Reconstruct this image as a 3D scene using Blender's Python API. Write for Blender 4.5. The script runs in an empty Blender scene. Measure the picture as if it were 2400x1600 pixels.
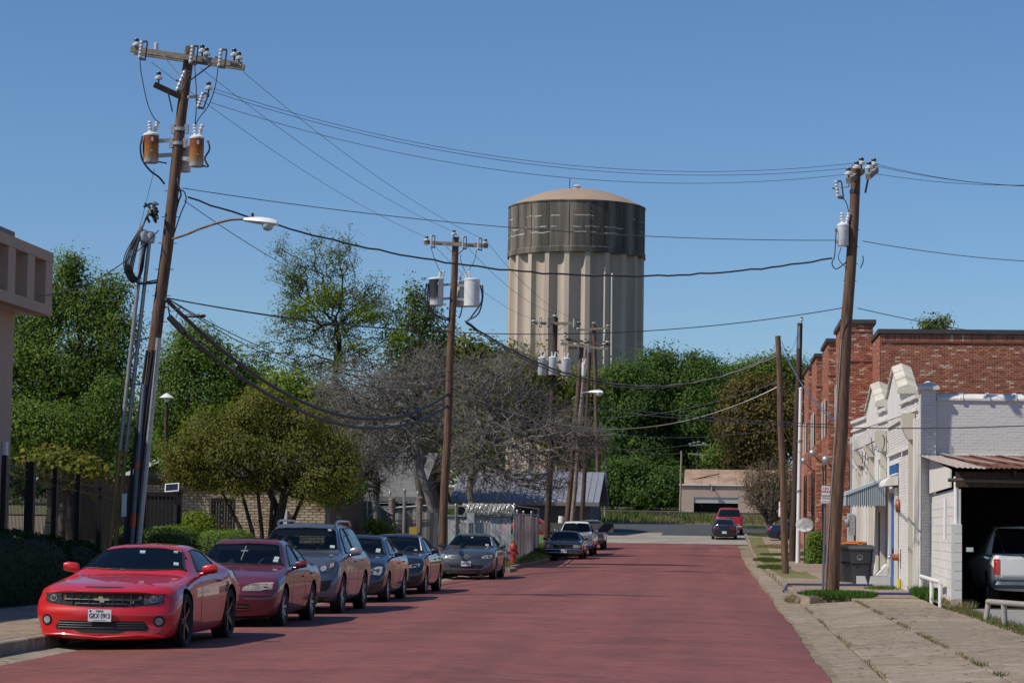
import bpy, bmesh, math, random
import numpy as np
from mathutils import Vector, Matrix
from mathutils.bvhtree import BVHTree
from mathutils.geometry import delaunay_2d_cdt

random.seed(7)
rng = np.random.default_rng(7)
SC = bpy.context.scene
COL = SC.collection
PI = math.pi
rad = math.radians

# ------------------------------------------------------------------ camera
CAM_F = 5617.0            # focal length in pixels of the 2400 px wide photograph
CAM_H = 1.68              # eye height
YAW, PITCH, ROLL = rad(4.966), rad(4.416), rad(0.85)
_f = Vector((-math.sin(YAW) * math.cos(PITCH), math.cos(YAW) * math.cos(PITCH), math.sin(PITCH)))
_r0 = Vector((math.cos(YAW), math.sin(YAW), 0))
_u0 = _r0.cross(_f)
_r = math.cos(ROLL) * _r0 + math.sin(ROLL) * _u0
_u = -math.sin(ROLL) * _r0 + math.cos(ROLL) * _u0
cam_data = bpy.data.cameras.new('camera')
cam_data.sensor_width = 36
cam_data.lens = CAM_F / 2400 * 36
cam_data.clip_end = 3000
cam = bpy.data.objects.new('camera', cam_data)
COL.objects.link(cam)
mw = Matrix((( _r.x, _u.x, -_f.x, 0), (_r.y, _u.y, -_f.y, 0), (_r.z, _u.z, -_f.z, CAM_H), (0, 0, 0, 1)))
cam.matrix_world = mw
SC.camera = cam

def ray(px, py):
    return _f + _r * ((px - 1200) / CAM_F) - _u * ((py - 800) / CAM_F)

def at(px, py, Y):
    """world point seen at photograph pixel (px, py) at the distance Y down the street"""
    d = ray(px, py)
    return Vector((0, 0, CAM_H)) + d * (Y / d.y)

# ------------------------------------------------------------------ light
SUN_EL, SUN_AZ = rad(48), math.atan2(-0.88, -0.475)     # azimuth measured from +Y towards +X
world = bpy.data.worlds.new('World')
SC.world = world
world.use_nodes = True
nt = world.node_tree
nt.nodes.clear()
sky = nt.nodes.new('ShaderNodeTexSky')
sky.sky_type = 'NISHITA'
sky.sun_disc = False
sky.sun_elevation = SUN_EL
sky.sun_rotation = SUN_AZ % (2 * PI)
sky.altitude = 100
sky.air_density = 1.0
sky.dust_density = 0.0
sky.ozone_density = 10.0
bg = nt.nodes.new('ShaderNodeBackground')
bg.inputs['Strength'].default_value = 0.088
wo = nt.nodes.new('ShaderNodeOutputWorld')
nt.links.new(sky.outputs[0], bg.inputs[0])
nt.links.new(bg.outputs[0], wo.inputs[0])
sd = bpy.data.lights.new('sun', 'SUN')
sd.energy = 3.9
sd.angle = rad(0.53)
sd.color = (1.0, 0.93, 0.82)
sun = bpy.data.objects.new('sun', sd)
COL.objects.link(sun)
sv = Vector((math.sin(SUN_AZ) * math.cos(SUN_EL), math.cos(SUN_AZ) * math.cos(SUN_EL), math.sin(SUN_EL)))
sun.rotation_euler = sv.to_track_quat('Z', 'Y').to_euler()
sun.location = (-60, 20, 80)
SC.view_settings.view_transform = 'Standard'
SC.view_settings.look = 'None'
SC.view_settings.exposure = 0.15
SC.view_settings.gamma = 1
SC.view_settings.use_curve_mapping = False
SC.render.engine = 'CYCLES'
SC.cycles.max_bounces = 5
SC.cycles.diffuse_bounces = 3
SC.cycles.glossy_bounces = 3
SC.cycles.transmission_bounces = 4
SC.cycles.transparent_max_bounces = 6
SC.cycles.use_denoising = True

# ------------------------------------------------------------------ objects and names
def tag(o, label=None, cat=None, group=None, kind=None):
    if label: o['label'] = label
    if cat: o['category'] = cat
    if group: o['group'] = group
    if kind: o['kind'] = kind
    return o

def empty(name, loc=(0, 0, 0), label=None, cat=None, group=None, rz=0, parent=None):
    o = bpy.data.objects.new(name, None)
    o.empty_display_size = .2
    COL.objects.link(o)
    o.location = loc
    o.rotation_euler = (0, 0, rz)
    if parent: o.parent = parent
    return tag(o, label, cat, group)

def link(name, me, parent=None, loc=None):
    o = bpy.data.objects.new(name, me)
    COL.objects.link(o)
    if parent: o.parent = parent
    if loc is not None: o.location = loc
    return o

def copy_tree(o, parent=None):
    c = o.copy()
    COL.objects.link(c)
    c.parent = parent
    for ch in list(o.children):
        copy_tree(ch, c)
    return c

class MB:
    """collects simple solids and links them as ONE mesh object"""
    def __init__(s):
        s.v, s.f, s.m = [], [], []
    def add(s, vs, fs, mi=0):
        b = len(s.v)
        s.v += [tuple(p) for p in vs]
        s.f += [tuple(b + i for i in f) for f in fs]
        s.m += [mi] * len(fs)
    def box(s, c, size, rz=0, mi=0, R=None, taper=1.0):
        x, y, z = size[0] / 2, size[1] / 2, size[2] / 2
        vs = [(-x, -y, -z), (x, -y, -z), (x, y, -z), (-x, y, -z),
              (-x * taper, -y * taper, z), (x * taper, -y * taper, z), (x * taper, y * taper, z), (-x * taper, y * taper, z)]
        M = R if R is not None else (Matrix.Rotation(rz, 3, 'Z') if rz else None)
        c = Vector(c)
        vs = [c + (M @ Vector(p) if M is not None else Vector(p)) for p in vs]
        s.add(vs, [(0, 3, 2, 1), (4, 5, 6, 7), (0, 1, 5, 4), (1, 2, 6, 5), (2, 3, 7, 6), (3, 0, 4, 7)], mi)
    def bb(s, lo, hi, mi=0):
        s.box([(a + b) / 2 for a, b in zip(lo, hi)], [abs(b - a) for a, b in zip(lo, hi)], mi=mi)
    def beam(s, a, b, w, h, mi=0, up=(0, 0, 1)):
        a, b = Vector(a), Vector(b)
        d = (b - a).normalized()
        r = d.cross(Vector(up))
        if r.length < 1e-4: r = d.cross(Vector((0, 1, 0)))
        r.normalize()
        u = r.cross(d)
        vs = []
        for p in (a, b):
            for sx, sz in ((-1, -1), (1, -1), (1, 1), (-1, 1)):
                vs.append(p + r * (sx * w / 2) + u * (sz * h / 2))
        s.add(vs, [(0, 1, 2, 3), (7, 6, 5, 4), (0, 4, 5, 1), (1, 5, 6, 2), (2, 6, 7, 3), (3, 7, 4, 0)], mi)
    def tube(s, pts, r, n=6, mi=0, cap=True):
        pts = [Vector(p) for p in pts]
        rs = r if isinstance(r, (list, tuple)) else [r] * len(pts)
        vs, fs = [], []
        ref = None
        for i, p in enumerate(pts):
            d = (pts[min(i + 1, len(pts) - 1)] - pts[max(i - 1, 0)])
            if d.length < 1e-9: d = Vector((0, 0, 1))
            d.normalize()
            if ref is None:
                ref = d.cross(Vector((0, 0, 1)))
                if ref.length < .05: ref = d.cross(Vector((0, 1, 0)))
            ref = ref - d * ref.dot(d)
            ref.normalize()
            q = d.cross(ref)
            for k in range(n):
                a = 2 * PI * k / n
                vs.append(p + (ref * math.cos(a) + q * math.sin(a)) * rs[i])
        for i in range(len(pts) - 1):
            for k in range(n):
                k2 = (k + 1) % n
                fs.append((i * n + k, i * n + k2, (i + 1) * n + k2, (i + 1) * n + k))
        if cap:
            fs.append(tuple(range(n - 1, -1, -1)))
            fs.append(tuple((len(pts) - 1) * n + k for k in range(n)))
        s.add(vs, fs, mi)
    def lathe(s, prof, c=(0, 0, 0), n=16, axis='Z', mi=0, R=None, cap=True):
        """prof: list of (radius, height)"""
        c = Vector(c)
        vs, fs = [], []
        for r, h in prof:
            for k in range(n):
                a = 2 * PI * k / n
                if axis == 'Z': p = Vector((r * math.cos(a), r * math.sin(a), h))
                elif axis == 'Y': p = Vector((r * math.sin(a), h, r * math.cos(a)))
                else: p = Vector((h, r * math.cos(a), r * math.sin(a)))
                if R is not None: p = R @ p
                vs.append(c + p)
        for i in range(len(prof) - 1):
            for k in range(n):
                k2 = (k + 1) % n
                fs.append((i * n + k, i * n + k2, (i + 1) * n + k2, (i + 1) * n + k))
        if cap:
            fs.append(tuple(range(n - 1, -1, -1)))
            fs.append(tuple((len(prof) - 1) * n + k for k in range(n)))
        s.add(vs, fs, mi)
    def prism(s, poly, off, mi=0):
        """poly: list of 3D points (flat), extruded along the vector off"""
        n = len(poly)
        off = Vector(off)
        vs = [Vector(p) for p in poly] + [Vector(p) + off for p in poly]
        fs = [tuple(range(n - 1, -1, -1)), tuple(range(n, 2 * n))]
        for i in range(n):
            j = (i + 1) % n
            fs.append((i, j, n + j, n + i))
        s.add(vs, fs, mi)
    def mesh(s, name, mats, smooth=None, fix=True):
        me = bpy.data.meshes.new(name)
        me.from_pydata(s.v, [], s.f)
        mats = mats if isinstance(mats, (list, tuple)) else [mats]
        for m in mats: me.materials.append(m)
        if len(mats) > 1: me.polygons.foreach_set('material_index', s.m)
        if fix:
            bm = bmesh.new(); bm.from_mesh(me)
            bmesh.ops.recalc_face_normals(bm, faces=bm.faces)
            bm.to_mesh(me); bm.free()
        if smooth is not None:
            me.polygons.foreach_set('use_smooth', [True] * len(me.polygons))
            me.set_sharp_from_angle(angle=rad(smooth))
        me.update()
        return me
    def build(s, name, mats, parent=None, loc=None, smooth=None, fix=True):
        return link(name, s.mesh(name, mats, smooth, fix), parent, loc)

def np_mesh(name, verts, faces, mat, tint=None):
    """fast mesh from numpy arrays; faces is an (m, k) array"""
    me = bpy.data.meshes.new(name)
    nv, (nf, k) = len(verts), faces.shape
    me.vertices.add(nv)
    me.vertices.foreach_set('co', np.asarray(verts, dtype=np.float32).ravel())
    me.loops.add(nf * k)
    me.loops.foreach_set('vertex_index', faces.astype(np.int32).ravel())
    me.polygons.add(nf)
    me.polygons.foreach_set('loop_start', np.arange(0, nf * k, k, dtype=np.int32))
    me.update(calc_edges=True)
    me.validate()
    if tint is not None:
        a = me.attributes.new('tint', 'FLOAT', 'POINT')
        a.data.foreach_set('value', np.asarray(tint, dtype=np.float32))
    me.materials.append(mat)
    return me

# ------------------------------------------------------------------ materials
MATS = {}
def mat(name, col, rough=.7, metal=0., var=.15, scale=4., col2=None, bump=0., bscale=30., coat=0., stretch=None, spec=None, detail=6.):
    if name in MATS: return MATS[name]
    m = bpy.data.materials.new(name)
    m.use_nodes = True
    n = m.node_tree.nodes; l = m.node_tree.links
    p = n['Principled BSDF']
    p.inputs['Roughness'].default_value = rough
    p.inputs['Metallic'].default_value = metal
    if spec is not None: p.inputs['Specular IOR Level'].default_value = spec
    if coat:
        p.inputs['Coat Weight'].default_value = coat
        p.inputs['Coat Roughness'].default_value = .04
    tc = n.new('ShaderNodeTexCoord')
    src = tc.outputs['Object']
    if stretch:
        mp = n.new('ShaderNodeMapping')
        mp.inputs['Scale'].default_value = stretch
        l.new(src, mp.inputs[0]); src = mp.outputs[0]
    if var or col2:
        nz = n.new('ShaderNodeTexNoise')
        nz.inputs['Scale'].default_value = scale
        nz.inputs['Detail'].default_value = detail
        nz.inputs['Roughness'].default_value = .65
        l.new(src, nz.inputs['Vector'])
        rp = n.new('ShaderNodeValToRGB')
        rp.color_ramp.elements[0].position = .3
        rp.color_ramp.elements[1].position = .7
        a = [c * (1 - var) for c in col]; b = [min(1, c * (1 + var)) for c in (col2 or col)]
        rp.color_ramp.elements[0].color = (*a, 1)
        rp.color_ramp.elements[1].color = (*b, 1)
        l.new(nz.outputs['Fac'], rp.inputs[0])
        l.new(rp.outputs[0], p.inputs['Base Color'])
    else:
        p.inputs['Base Color'].default_value = (*col, 1)
    if bump:
        n2 = n.new('ShaderNodeTexNoise')
        n2.inputs['Scale'].default_value = bscale
        n2.inputs['Detail'].default_value = 8
        l.new(src, n2.inputs['Vector'])
        bp = n.new('ShaderNodeBump')
        bp.inputs['Strength'].default_value = bump
        bp.inputs['Distance'].default_value = .02
        l.new(n2.outputs['Fac'], bp.inputs['Height'])
        l.new(bp.outputs[0], p.inputs['Normal'])
    MATS[name] = m
    return m

def add_cracks(m, scale=(.55, 1.6, 1), width=.007, dark=.45):
    """thin dark cracks and dirt blotches over a cast surface"""
    n = m.node_tree.nodes; l = m.node_tree.links; p = n['Principled BSDF']
    src = p.inputs['Base Color'].links[0].from_socket
    tc = n.new('ShaderNodeTexCoord'); mp = n.new('ShaderNodeMapping'); mp.inputs['Scale'].default_value = scale
    l.new(tc.outputs['Object'], mp.inputs[0])
    nz = n.new('ShaderNodeTexNoise'); nz.inputs['Scale'].default_value = 2.5; nz.inputs['Detail'].default_value = 6
    l.new(mp.outputs[0], nz.inputs['Vector'])
    ad = n.new('ShaderNodeMix'); ad.data_type = 'RGBA'; ad.blend_type = 'ADD'; ad.inputs[0].default_value = .35
    l.new(mp.outputs[0], ad.inputs[6]); l.new(nz.outputs['Color'], ad.inputs[7])
    vo = n.new('ShaderNodeTexVoronoi'); vo.feature = 'DISTANCE_TO_EDGE'; vo.inputs['Scale'].default_value = 1.0
    l.new(ad.outputs[2], vo.inputs['Vector'])
    n2 = n.new('ShaderNodeTexNoise'); n2.inputs['Scale'].default_value = 1.3; n2.inputs['Detail'].default_value = 4
    l.new(tc.outputs['Object'], n2.inputs['Vector'])
    mu = n.new('ShaderNodeMath'); mu.operation = 'MULTIPLY'; mu.inputs[1].default_value = width * 2
    l.new(n2.outputs['Fac'], mu.inputs[0])
    lt = n.new('ShaderNodeMath'); lt.operation = 'LESS_THAN'; l.new(vo.outputs['Distance'], lt.inputs[0]); l.new(mu.outputs[0], lt.inputs[1])
    r2 = ramp(n, [(.38, (.82, .80, .77)), (.55, (1, 1, 1))]); l.new(n2.outputs['Fac'], r2.inputs[0])
    m1 = n.new('ShaderNodeMix'); m1.data_type = 'RGBA'; m1.blend_type = 'MULTIPLY'; m1.inputs[0].default_value = 1
    l.new(src, m1.inputs[6]); l.new(r2.outputs[0], m1.inputs[7])
    m2 = n.new('ShaderNodeMix'); m2.data_type = 'RGBA'; l.new(lt.outputs[0], m2.inputs[0]); l.new(m1.outputs[2], m2.inputs[6]); m2.inputs[7].default_value = (.07, .06, .045, 1)
    l.new(m2.outputs[2], p.inputs['Base Color'])

def ramp(n, stops):
    rp = n.new('ShaderNodeValToRGB')
    cr = rp.color_ramp
    while len(cr.elements) < len(stops): cr.elements.new(.5)
    for e, (pos, c) in zip(cr.elements, stops):
        e.position = pos; e.color = (*c, 1)
    return rp

def leaf_mat(name, c0, c1, c2=None, trans=.35):
    """leaf colour differs from leaf to leaf through the 'tint' attribute"""
    m = bpy.data.materials.new(name)
    m.use_nodes = True
    n = m.node_tree.nodes; l = m.node_tree.links
    n.clear()
    at_ = n.new('ShaderNodeAttribute'); at_.attribute_name = 'tint'
    rp = ramp(n, [(0, c0), (.55, c1), (1, c2 or c1)])
    l.new(at_.outputs['Fac'], rp.inputs[0])
    d = n.new('ShaderNodeBsdfPrincipled'); d.inputs['Roughness'].default_value = .7
    d.inputs['Specular IOR Level'].default_value = .15
    t = n.new('ShaderNodeBsdfTranslucent')
    mx = n.new('ShaderNodeMixShader'); mx.inputs[0].default_value = trans
    o = n.new('ShaderNodeOutputMaterial')
    l.new(rp.outputs[0], d.inputs['Base Color'])
    hs = n.new('ShaderNodeHueSaturation'); hs.inputs['Value'].default_value = 1.3; hs.inputs['Saturation'].default_value = 1.15
    l.new(rp.outputs[0], hs.inputs['Color'])
    l.new(hs.outputs[0], t.inputs['Color'])
    l.new(d.outputs[0], mx.inputs[1]); l.new(t.outputs[0], mx.inputs[2]); l.new(mx.outputs[0], o.inputs[0])
    MATS[name] = m
    return m

def paint(name, col, flake=.0, rough=.35):
    m = mat(name, col, rough=rough, metal=flake, var=.03, scale=3, coat=1.0)
    return m

concrete = mat('concrete', (.25, .195, .145), .9, col2=(.34, .275, .21), var=.10, scale=6, bump=.35, bscale=24)
concrete_old = mat('old_concrete', (.20, .15, .105), .9, col2=(.32, .255, .19), var=.10, scale=5, bump=.5, bscale=18)
concrete_far = mat('grey_concrete', (.24, .215, .175), .9, col2=(.31, .285, .235), var=.1, scale=.5)
asphalt = mat('asphalt', (.05, .05, .052), .85, col2=(.065, .065, .068), var=.1, scale=.8, bump=.2)
soil = mat('soil', (.17, .13, .085), .95, col2=(.24, .19, .12), scale=1.2, bump=.3)
dry_grass = mat('dry_grass_ground', (.10, .11, .035), .95, col2=(.17, .15, .06), scale=1.5, bump=.4, bscale=60)
lawn = mat('lawn_ground', (.055, .10, .02), .95, col2=(.10, .14, .03), scale=2, bump=.5, bscale=60)
gravel = mat('gravel', (.20, .19, .18), .95, col2=(.34, .33, .31), scale=14, bump=.8, bscale=60)
ballast = mat('ballast', (.20, .165, .12), .95, col2=(.36, .31, .23), scale=3, bump=.9, bscale=8)
wood_pole = mat('pole_wood', (.034, .018, .012), .85, col2=(.17, .098, .06), var=.2, scale=1.7, stretch=(14, 14, .8), bump=.5, bscale=3)
wood_grey = mat('weathered_wood', (.17, .14, .11), .9, col2=(.30, .26, .21), scale=1.4, stretch=(3, 12, 12), bump=.3, bscale=4)
wood_dark = mat('creosote_wood', (.035, .022, .017), .85, col2=(.075, .045, .03), scale=1.0, stretch=(14, 14, .8), bump=.4, bscale=3)
steel = mat('galvanised_steel', (.36, .37, .38), .5, metal=.6, var=.2, scale=9)
steel_dark = mat('dark_steel', (.05, .05, .055), .5, metal=.4, var=.2)
black = mat('black_paint', (.012, .012, .013), .45, var=.1)
rubber = mat('rubber', (.016, .016, .017), .8, var=.15)
cable_m = mat('cable_sheath', (.02, .022, .027), .5, var=0)
wire_m = mat('bare_wire', (.10, .105, .115), .5, metal=.3, var=0)
porcelain = mat('porcelain', (.62, .63, .64), .2, var=.05)
porcelain_dark = mat('dark_porcelain', (.03, .025, .025), .25, var=.05)
tank_grey = mat('tank_grey', (.50, .52, .54), .4, var=.06, scale=3)
white_paint = mat('white_paint', (.72, .70, .66), .7, var=.05, scale=2)
white_metal = mat('white_metal', (.74, .74, .73), .4, var=.04)
chrome = mat('chrome', (.75, .75, .76), .12, metal=1, var=0)
pink = mat('pink_stucco', (.45, .32, .245), .9, var=.06, scale=1.5, bump=.2, bscale=60)
pink_panel = mat('pale_panel', (.62, .55, .50), .9, var=.05, scale=1.2)
# ------------------------------------------------------------------ terrain
_py = [-30, 100, 112, 124, 132, 140, 150, 165, 180, 205, 222, 236, 250, 267, 330, 450, 900]
_pz = [0, 0, .02, .08, .18, .30, .55, 1.05, 1.52, 2.1, 2.5, 3.05, 3.15, 3.5, 5.5, 9, 14]
_fy = np.arange(-30, 901, 1.0)
_fz = np.convolve(np.pad(np.interp(_fy, _py, _pz), 5, mode='edge'), np.ones(11) / 11, mode='valid')
def gz(Y):
    return float(np.interp(Y, _fy, _fz))

def ground(px, py, dz=0.):
    d = ray(px, py)
    lo, hi = 20., 320.
    Y = lo
    while Y < hi:
        p = Vector((0, 0, CAM_H)) + d * (Y / d.y)
        if p.z <= gz(Y) + dz: break
        Y += .25
    return Vector((p.x, p.y, gz(Y) + dz))

def sheet(name, x0, x1, y0, y1, dz, m, step=2.5, cols=1, kind='structure', parent=None):
    ys = list(np.arange(y0, y1, step)) + [y1]
    fx0 = x0 if callable(x0) else (lambda y: x0)
    fx1 = x1 if callable(x1) else (lambda y: x1)
    fz = dz if callable(dz) else (lambda x, y: dz)
    vs, fs = [], []
    for y in ys:
        a, b = fx0(y), fx1(y)
        for c in range(cols + 1):
            x = a + (b - a) * c / cols
            vs.append((x, y, gz(y) + fz(x, y)))
    w = cols + 1
    for i in range(len(ys) - 1):
        for c in range(cols):
            fs.append((i * w + c, i * w + c + 1, (i + 1) * w + c + 1, (i + 1) * w + c))
    me = bpy.data.meshes.new(name)
    me.from_pydata(vs, [], fs)
    me.materials.append(m)
    o = link(name, me, parent)
    if kind and not parent: tag(o, kind=kind)
    return o

sheet('ground', -300, 300, -20, 890, -.06, soil, step=6, cols=12)

# brick paved street: rows of pavers run across the street
def road_material():
    m = bpy.data.materials.new('brick_paving'); m.use_nodes = True
    n = m.node_tree.nodes; l = m.node_tree.links; p = n['Principled BSDF']
    tc = n.new('ShaderNodeTexCoord')
    bt = n.new('ShaderNodeTexBrick')
    bt.inputs['Scale'].default_value = 1
    bt.inputs['Brick Width'].default_value = .21; bt.inputs['Row Height'].default_value = .105
    bt.inputs['Mortar Size'].default_value = .008
    bt.inputs['Color1'].default_value = (.185, .052, .045, 1)
    bt.inputs['Color2'].default_value = (.25, .074, .060, 1)
    bt.inputs['Mortar'].default_value = (.15, .075, .06, 1)
    l.new(tc.outputs['Object'], bt.inputs['Vector'])
    nz = n.new('ShaderNodeTexNoise'); nz.inputs['Scale'].default_value = .55; nz.inputs['Detail'].default_value = 9; nz.inputs['Roughness'].default_value = .7
    l.new(tc.outputs['Object'], nz.inputs['Vector'])
    r1 = ramp(n, [(.3, (.74, .70, .70)), (.5, (1, 1, 1)), (.72, (1.20, 1.17, 1.14))])
    l.new(nz.outputs['Fac'], r1.inputs[0])
    mx = n.new('ShaderNodeMix'); mx.data_type = 'RGBA'; mx.blend_type = 'MULTIPLY'; mx.inputs[0].default_value = 1
    l.new(bt.outputs['Color'], mx.inputs[6]); l.new(r1.outputs[0], mx.inputs[7])
    # streaks of worn rows and patches of grit
    mp = n.new('ShaderNodeMapping'); mp.inputs['Scale'].default_value = (.5, 5.0, 1)
    l.new(tc.outputs['Object'], mp.inputs[0])
    n2 = n.new('ShaderNodeTexNoise'); n2.inputs['Scale'].default_value = 1.1; n2.inputs['Detail'].default_value = 8; n2.inputs['Roughness'].default_value = .75
    l.new(mp.outputs[0], n2.inputs['Vector'])
    r2 = ramp(n, [(.30, (.74, .71, .70)), (.44, (.98, .98, .98)), (.62, (1, 1, 1)), (.78, (1.22, 1.14, 1.04))])
    l.new(n2.outputs['Fac'], r2.inputs[0])
    m2 = n.new('ShaderNodeMix'); m2.data_type = 'RGBA'; m2.blend_type = 'MULTIPLY'; m2.inputs[0].default_value = 1
    l.new(mx.outputs[2], m2.inputs[6]); l.new(r2.outputs[0], m2.inputs[7])
    # wheel lanes run along the street, pits and grit are scattered over it
    mp3 = n.new('ShaderNodeMapping'); mp3.inputs['Scale'].default_value = (.9, .035, 1); l.new(tc.outputs['Object'], mp3.inputs[0])
    n4 = n.new('ShaderNodeTexNoise'); n4.inputs['Scale'].default_value = 1.0; n4.inputs['Detail'].default_value = 5; l.new(mp3.outputs[0], n4.inputs['Vector'])
    r4 = ramp(n, [(.32, (.82, .84, .86)), (.5, (1, 1, 1)), (.68, (1.14, 1.16, 1.18))]); l.new(n4.outputs['Fac'], r4.inputs[0])
    m4 = n.new('ShaderNodeMix'); m4.data_type = 'RGBA'; m4.blend_type = 'MULTIPLY'; m4.inputs[0].default_value = 1
    l.new(m2.outputs[2], m4.inputs[6]); l.new(r4.outputs[0], m4.inputs[7])
    mp5 = n.new('ShaderNodeMapping'); mp5.inputs['Scale'].default_value = (6, 11, 1); l.new(tc.outputs['Object'], mp5.inputs[0])
    n5 = n.new('ShaderNodeTexNoise'); n5.inputs['Scale'].default_value = 1.0; n5.inputs['Detail'].default_value = 7; n5.inputs['Roughness'].default_value = .7; l.new(mp5.outputs[0], n5.inputs['Vector'])
    r5 = ramp(n, [(.30, (.45, .42, .40)), (.40, (.95, .95, .95)), (.62, (1, 1, 1)), (.72, (1.3, 1.28, 1.25))]); l.new(n5.outputs['Fac'], r5.inputs[0])
    m5 = n.new('ShaderNodeMix'); m5.data_type = 'RGBA'; m5.blend_type = 'MULTIPLY'; m5.inputs[0].default_value = 1
    l.new(m4.outputs[2], m5.inputs[6]); l.new(r5.outputs[0], m5.inputs[7])
    # tar filled cracks
    mp6 = n.new('ShaderNodeMapping'); mp6.inputs['Scale'].default_value = (.09, .28, 1); l.new(tc.outputs['Object'], mp6.inputs[0])
    n6 = n.new('ShaderNodeTexNoise'); n6.inputs['Scale'].default_value = 1.0; n6.inputs['Detail'].default_value = 9; n6.inputs['Roughness'].default_value = .62; l.new(mp6.outputs[0], n6.inputs['Vector'])
    sb = n.new('ShaderNodeMath'); sb.operation = 'SUBTRACT'; sb.inputs[1].default_value = .5; l.new(n6.outputs['Fac'], sb.inputs[0])
    ab = n.new('ShaderNodeMath'); ab.operation = 'ABSOLUTE'; l.new(sb.outputs[0], ab.inputs[0])
    r6 = ramp(n, [(0, (.62, .60, .60)), (.003, (.70, .68, .68)), (.007, (1, 1, 1))]); l.new(ab.outputs[0], r6.inputs[0])
    m6 = n.new('ShaderNodeMix'); m6.data_type = 'RGBA'; m6.blend_type = 'MULTIPLY'; m6.inputs[0].default_value = 1
    l.new(m5.outputs[2], m6.inputs[6]); l.new(r6.outputs[0], m6.inputs[7])
    l.new(m6.outputs[2], p.inputs['Base Color'])
    p.inputs['Roughness'].default_value = .78
    bp = n.new('ShaderNodeBump'); bp.inputs['Strength'].default_value = .5; bp.inputs['Distance'].default_value = .012
    n3 = n.new('ShaderNodeTexNoise'); n3.inputs['Scale'].default_value = 22; n3.inputs['Detail'].default_value = 6
    l.new(tc.outputs['Object'], n3.inputs['Vector'])
    l.new(n3.outputs['Fac'], bp.inputs['Height']); l.new(bp.outputs[0], p.inputs['Normal'])
    return m
road_m = road_material()
def wav(k, a):
    return lambda y: a + .03 * math.sin(y * .31 + k) + .012 * math.sin(y * 1.3 + k) + .010 * math.sin(y * 3.1 + 2 * k) + .008 * math.sin(y * 7.3)
road_r = wav(1, 1.3)
road_l0 = wav(3, -8.25)
road_l = lambda y: road_l0(y) + (0 if y < 84 else min(.35, (y - 84) * .1))
def crown(x, y):           # the street is slightly crowned and wavy
    t = (x + 3.5) / 4.8
    return .05 * (1 - t * t) + .004 * math.sin(x * 1.7 + y * .22) + .003 * math.sin(y * .9)
sheet('brick_road', road_l, road_r, 14, 155, crown, road_m, step=.4, cols=24)
sheet('concrete_road', lambda y: road_l(155) - .3 - (y - 155) * .02, lambda y: 1.9, 155.01, 176, lambda x, y: .03, concrete_far, step=1, cols=4)
sheet('cross_street', lambda y: -7.5 + 4.5 * math.exp(-((y - 175.5) / 9) ** 1.0) * 0 - 2.2 * max(0, min(1, (y - 176) / 10)), 70, 176.01, 204, lambda x, y: .045, asphalt, step=1.5, cols=10)
sheet('asphalt_patch', -4.0, .6, 170, 176.0, lambda x, y: .036, asphalt, step=1)

def slab_piece(parent, name, x0, x1, y0, y1, z0, z1, m, t=.14, g=.012, jig=.008):
    """one cast slab: top slopes from z0 (left) to z1 (right), with a chamfered rim"""
    dz = [random.uniform(-jig, jig) for _ in range(4)]
    x0 += g; x1 -= g; y0 += g; y1 -= g
    c = .02
    ga, gb = gz(y0), gz(y1)
    top = [(x0 + c, y0 + c, ga + z0 + dz[0]), (x1 - c, y0 + c, ga + z1 + dz[1]), (x1 - c, y1 - c, gb + z1 + dz[2]), (x0 + c, y1 - c, gb + z0 + dz[3])]
    rim = [(x0, y0, ga + z0 + dz[0] - .014), (x1, y0, ga + z1 + dz[1] - .014), (x1, y1, gb + z1 + dz[2] - .014), (x0, y1, gb + z0 + dz[3] - .014)]
    bot = [(p[0], p[1], p[2] - t) for p in rim]
    b = MB()
    b.add(top + rim + bot, [(0, 1, 2, 3), (4, 5, 1, 0), (5, 6, 2, 1), (6, 7, 3, 2), (7, 4, 0, 3), (8, 9, 5, 4), (9, 10, 6, 5), (10, 11, 7, 6), (11, 8, 4, 7)])
    return b.build(name, m, parent, fix=False)
CONC = [concrete, concrete_old, mat('worn_concrete', (.225, .175, .125), .92, col2=(.31, .25, .185), var=.10, scale=8, bump=.5, bscale=40)]

for m_ in CONC: add_cracks(m_)
# right side: gutter, driveway apron, pavement
pave = tag(sheet('pavement', 1.2, 5.02, 16, 172, -.012, soil, step=3, cols=2))
y = 18.
while y < 170:
    ln = random.uniform(2.6, 3.4)
    if y < 130: slab_piece(pave, 'gutter_slab', 1.1, 1.9, y, y + ln, -.03, .02, random.choice(CONC), g=.006)
    y += ln
y = 18.
while y < 54.5:
    ln = min(random.uniform(1.7, 2.3), 55 - y)
    slab_piece(pave, 'apron_slab', 1.9, 3.12, y, y + ln, .025, .115, random.choice(CONC))
    y += ln
y = 17.
while y < 56:
    ln = random.uniform(2.0, 2.9)
    slab_piece(pave, 'concrete_slab', 3.12, 4.78 - max(0, 1 - abs(y - 50) / 9) * .15, y, y + ln, .12, .15, random.choice(CONC))
    y += ln
y = 57.5
while y < 168:
    ln = random.uniform(1.5, 1.9) if y < 92 else random.uniform(2.6, 3.4)
    k = random.choice(CONC)
    slab_piece(pave, 'concrete_slab', 3.35 if y < 92 else 3.0, 4.97, y, y + ln, .15, .17, k)
    if y < 78 or (y > 95 and int(y) % 3 == 0): slab_piece(pave, 'concrete_slab', 2.1, 3.35 if y < 92 else 3.0, y, y + ln, .15, .15, random.choice(CONC))
    y += ln
y = 55.6
while y < 172:
    ln = random.uniform(2.2, 3.2)
    if not (64 < y < 66.5 or 83 < y < 85):
        j = random.uniform(-.05, .05)
        slab_piece(pave, 'kerb_stone', 1.9 + j, 2.1 + j, y, y + ln, .165, .165, random.choice(CONC), t=.25)
    y += ln
verge = sheet('verge', 2.05, 5.0, 62, 172, .12, dry_grass, step=3, cols=2)
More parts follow.
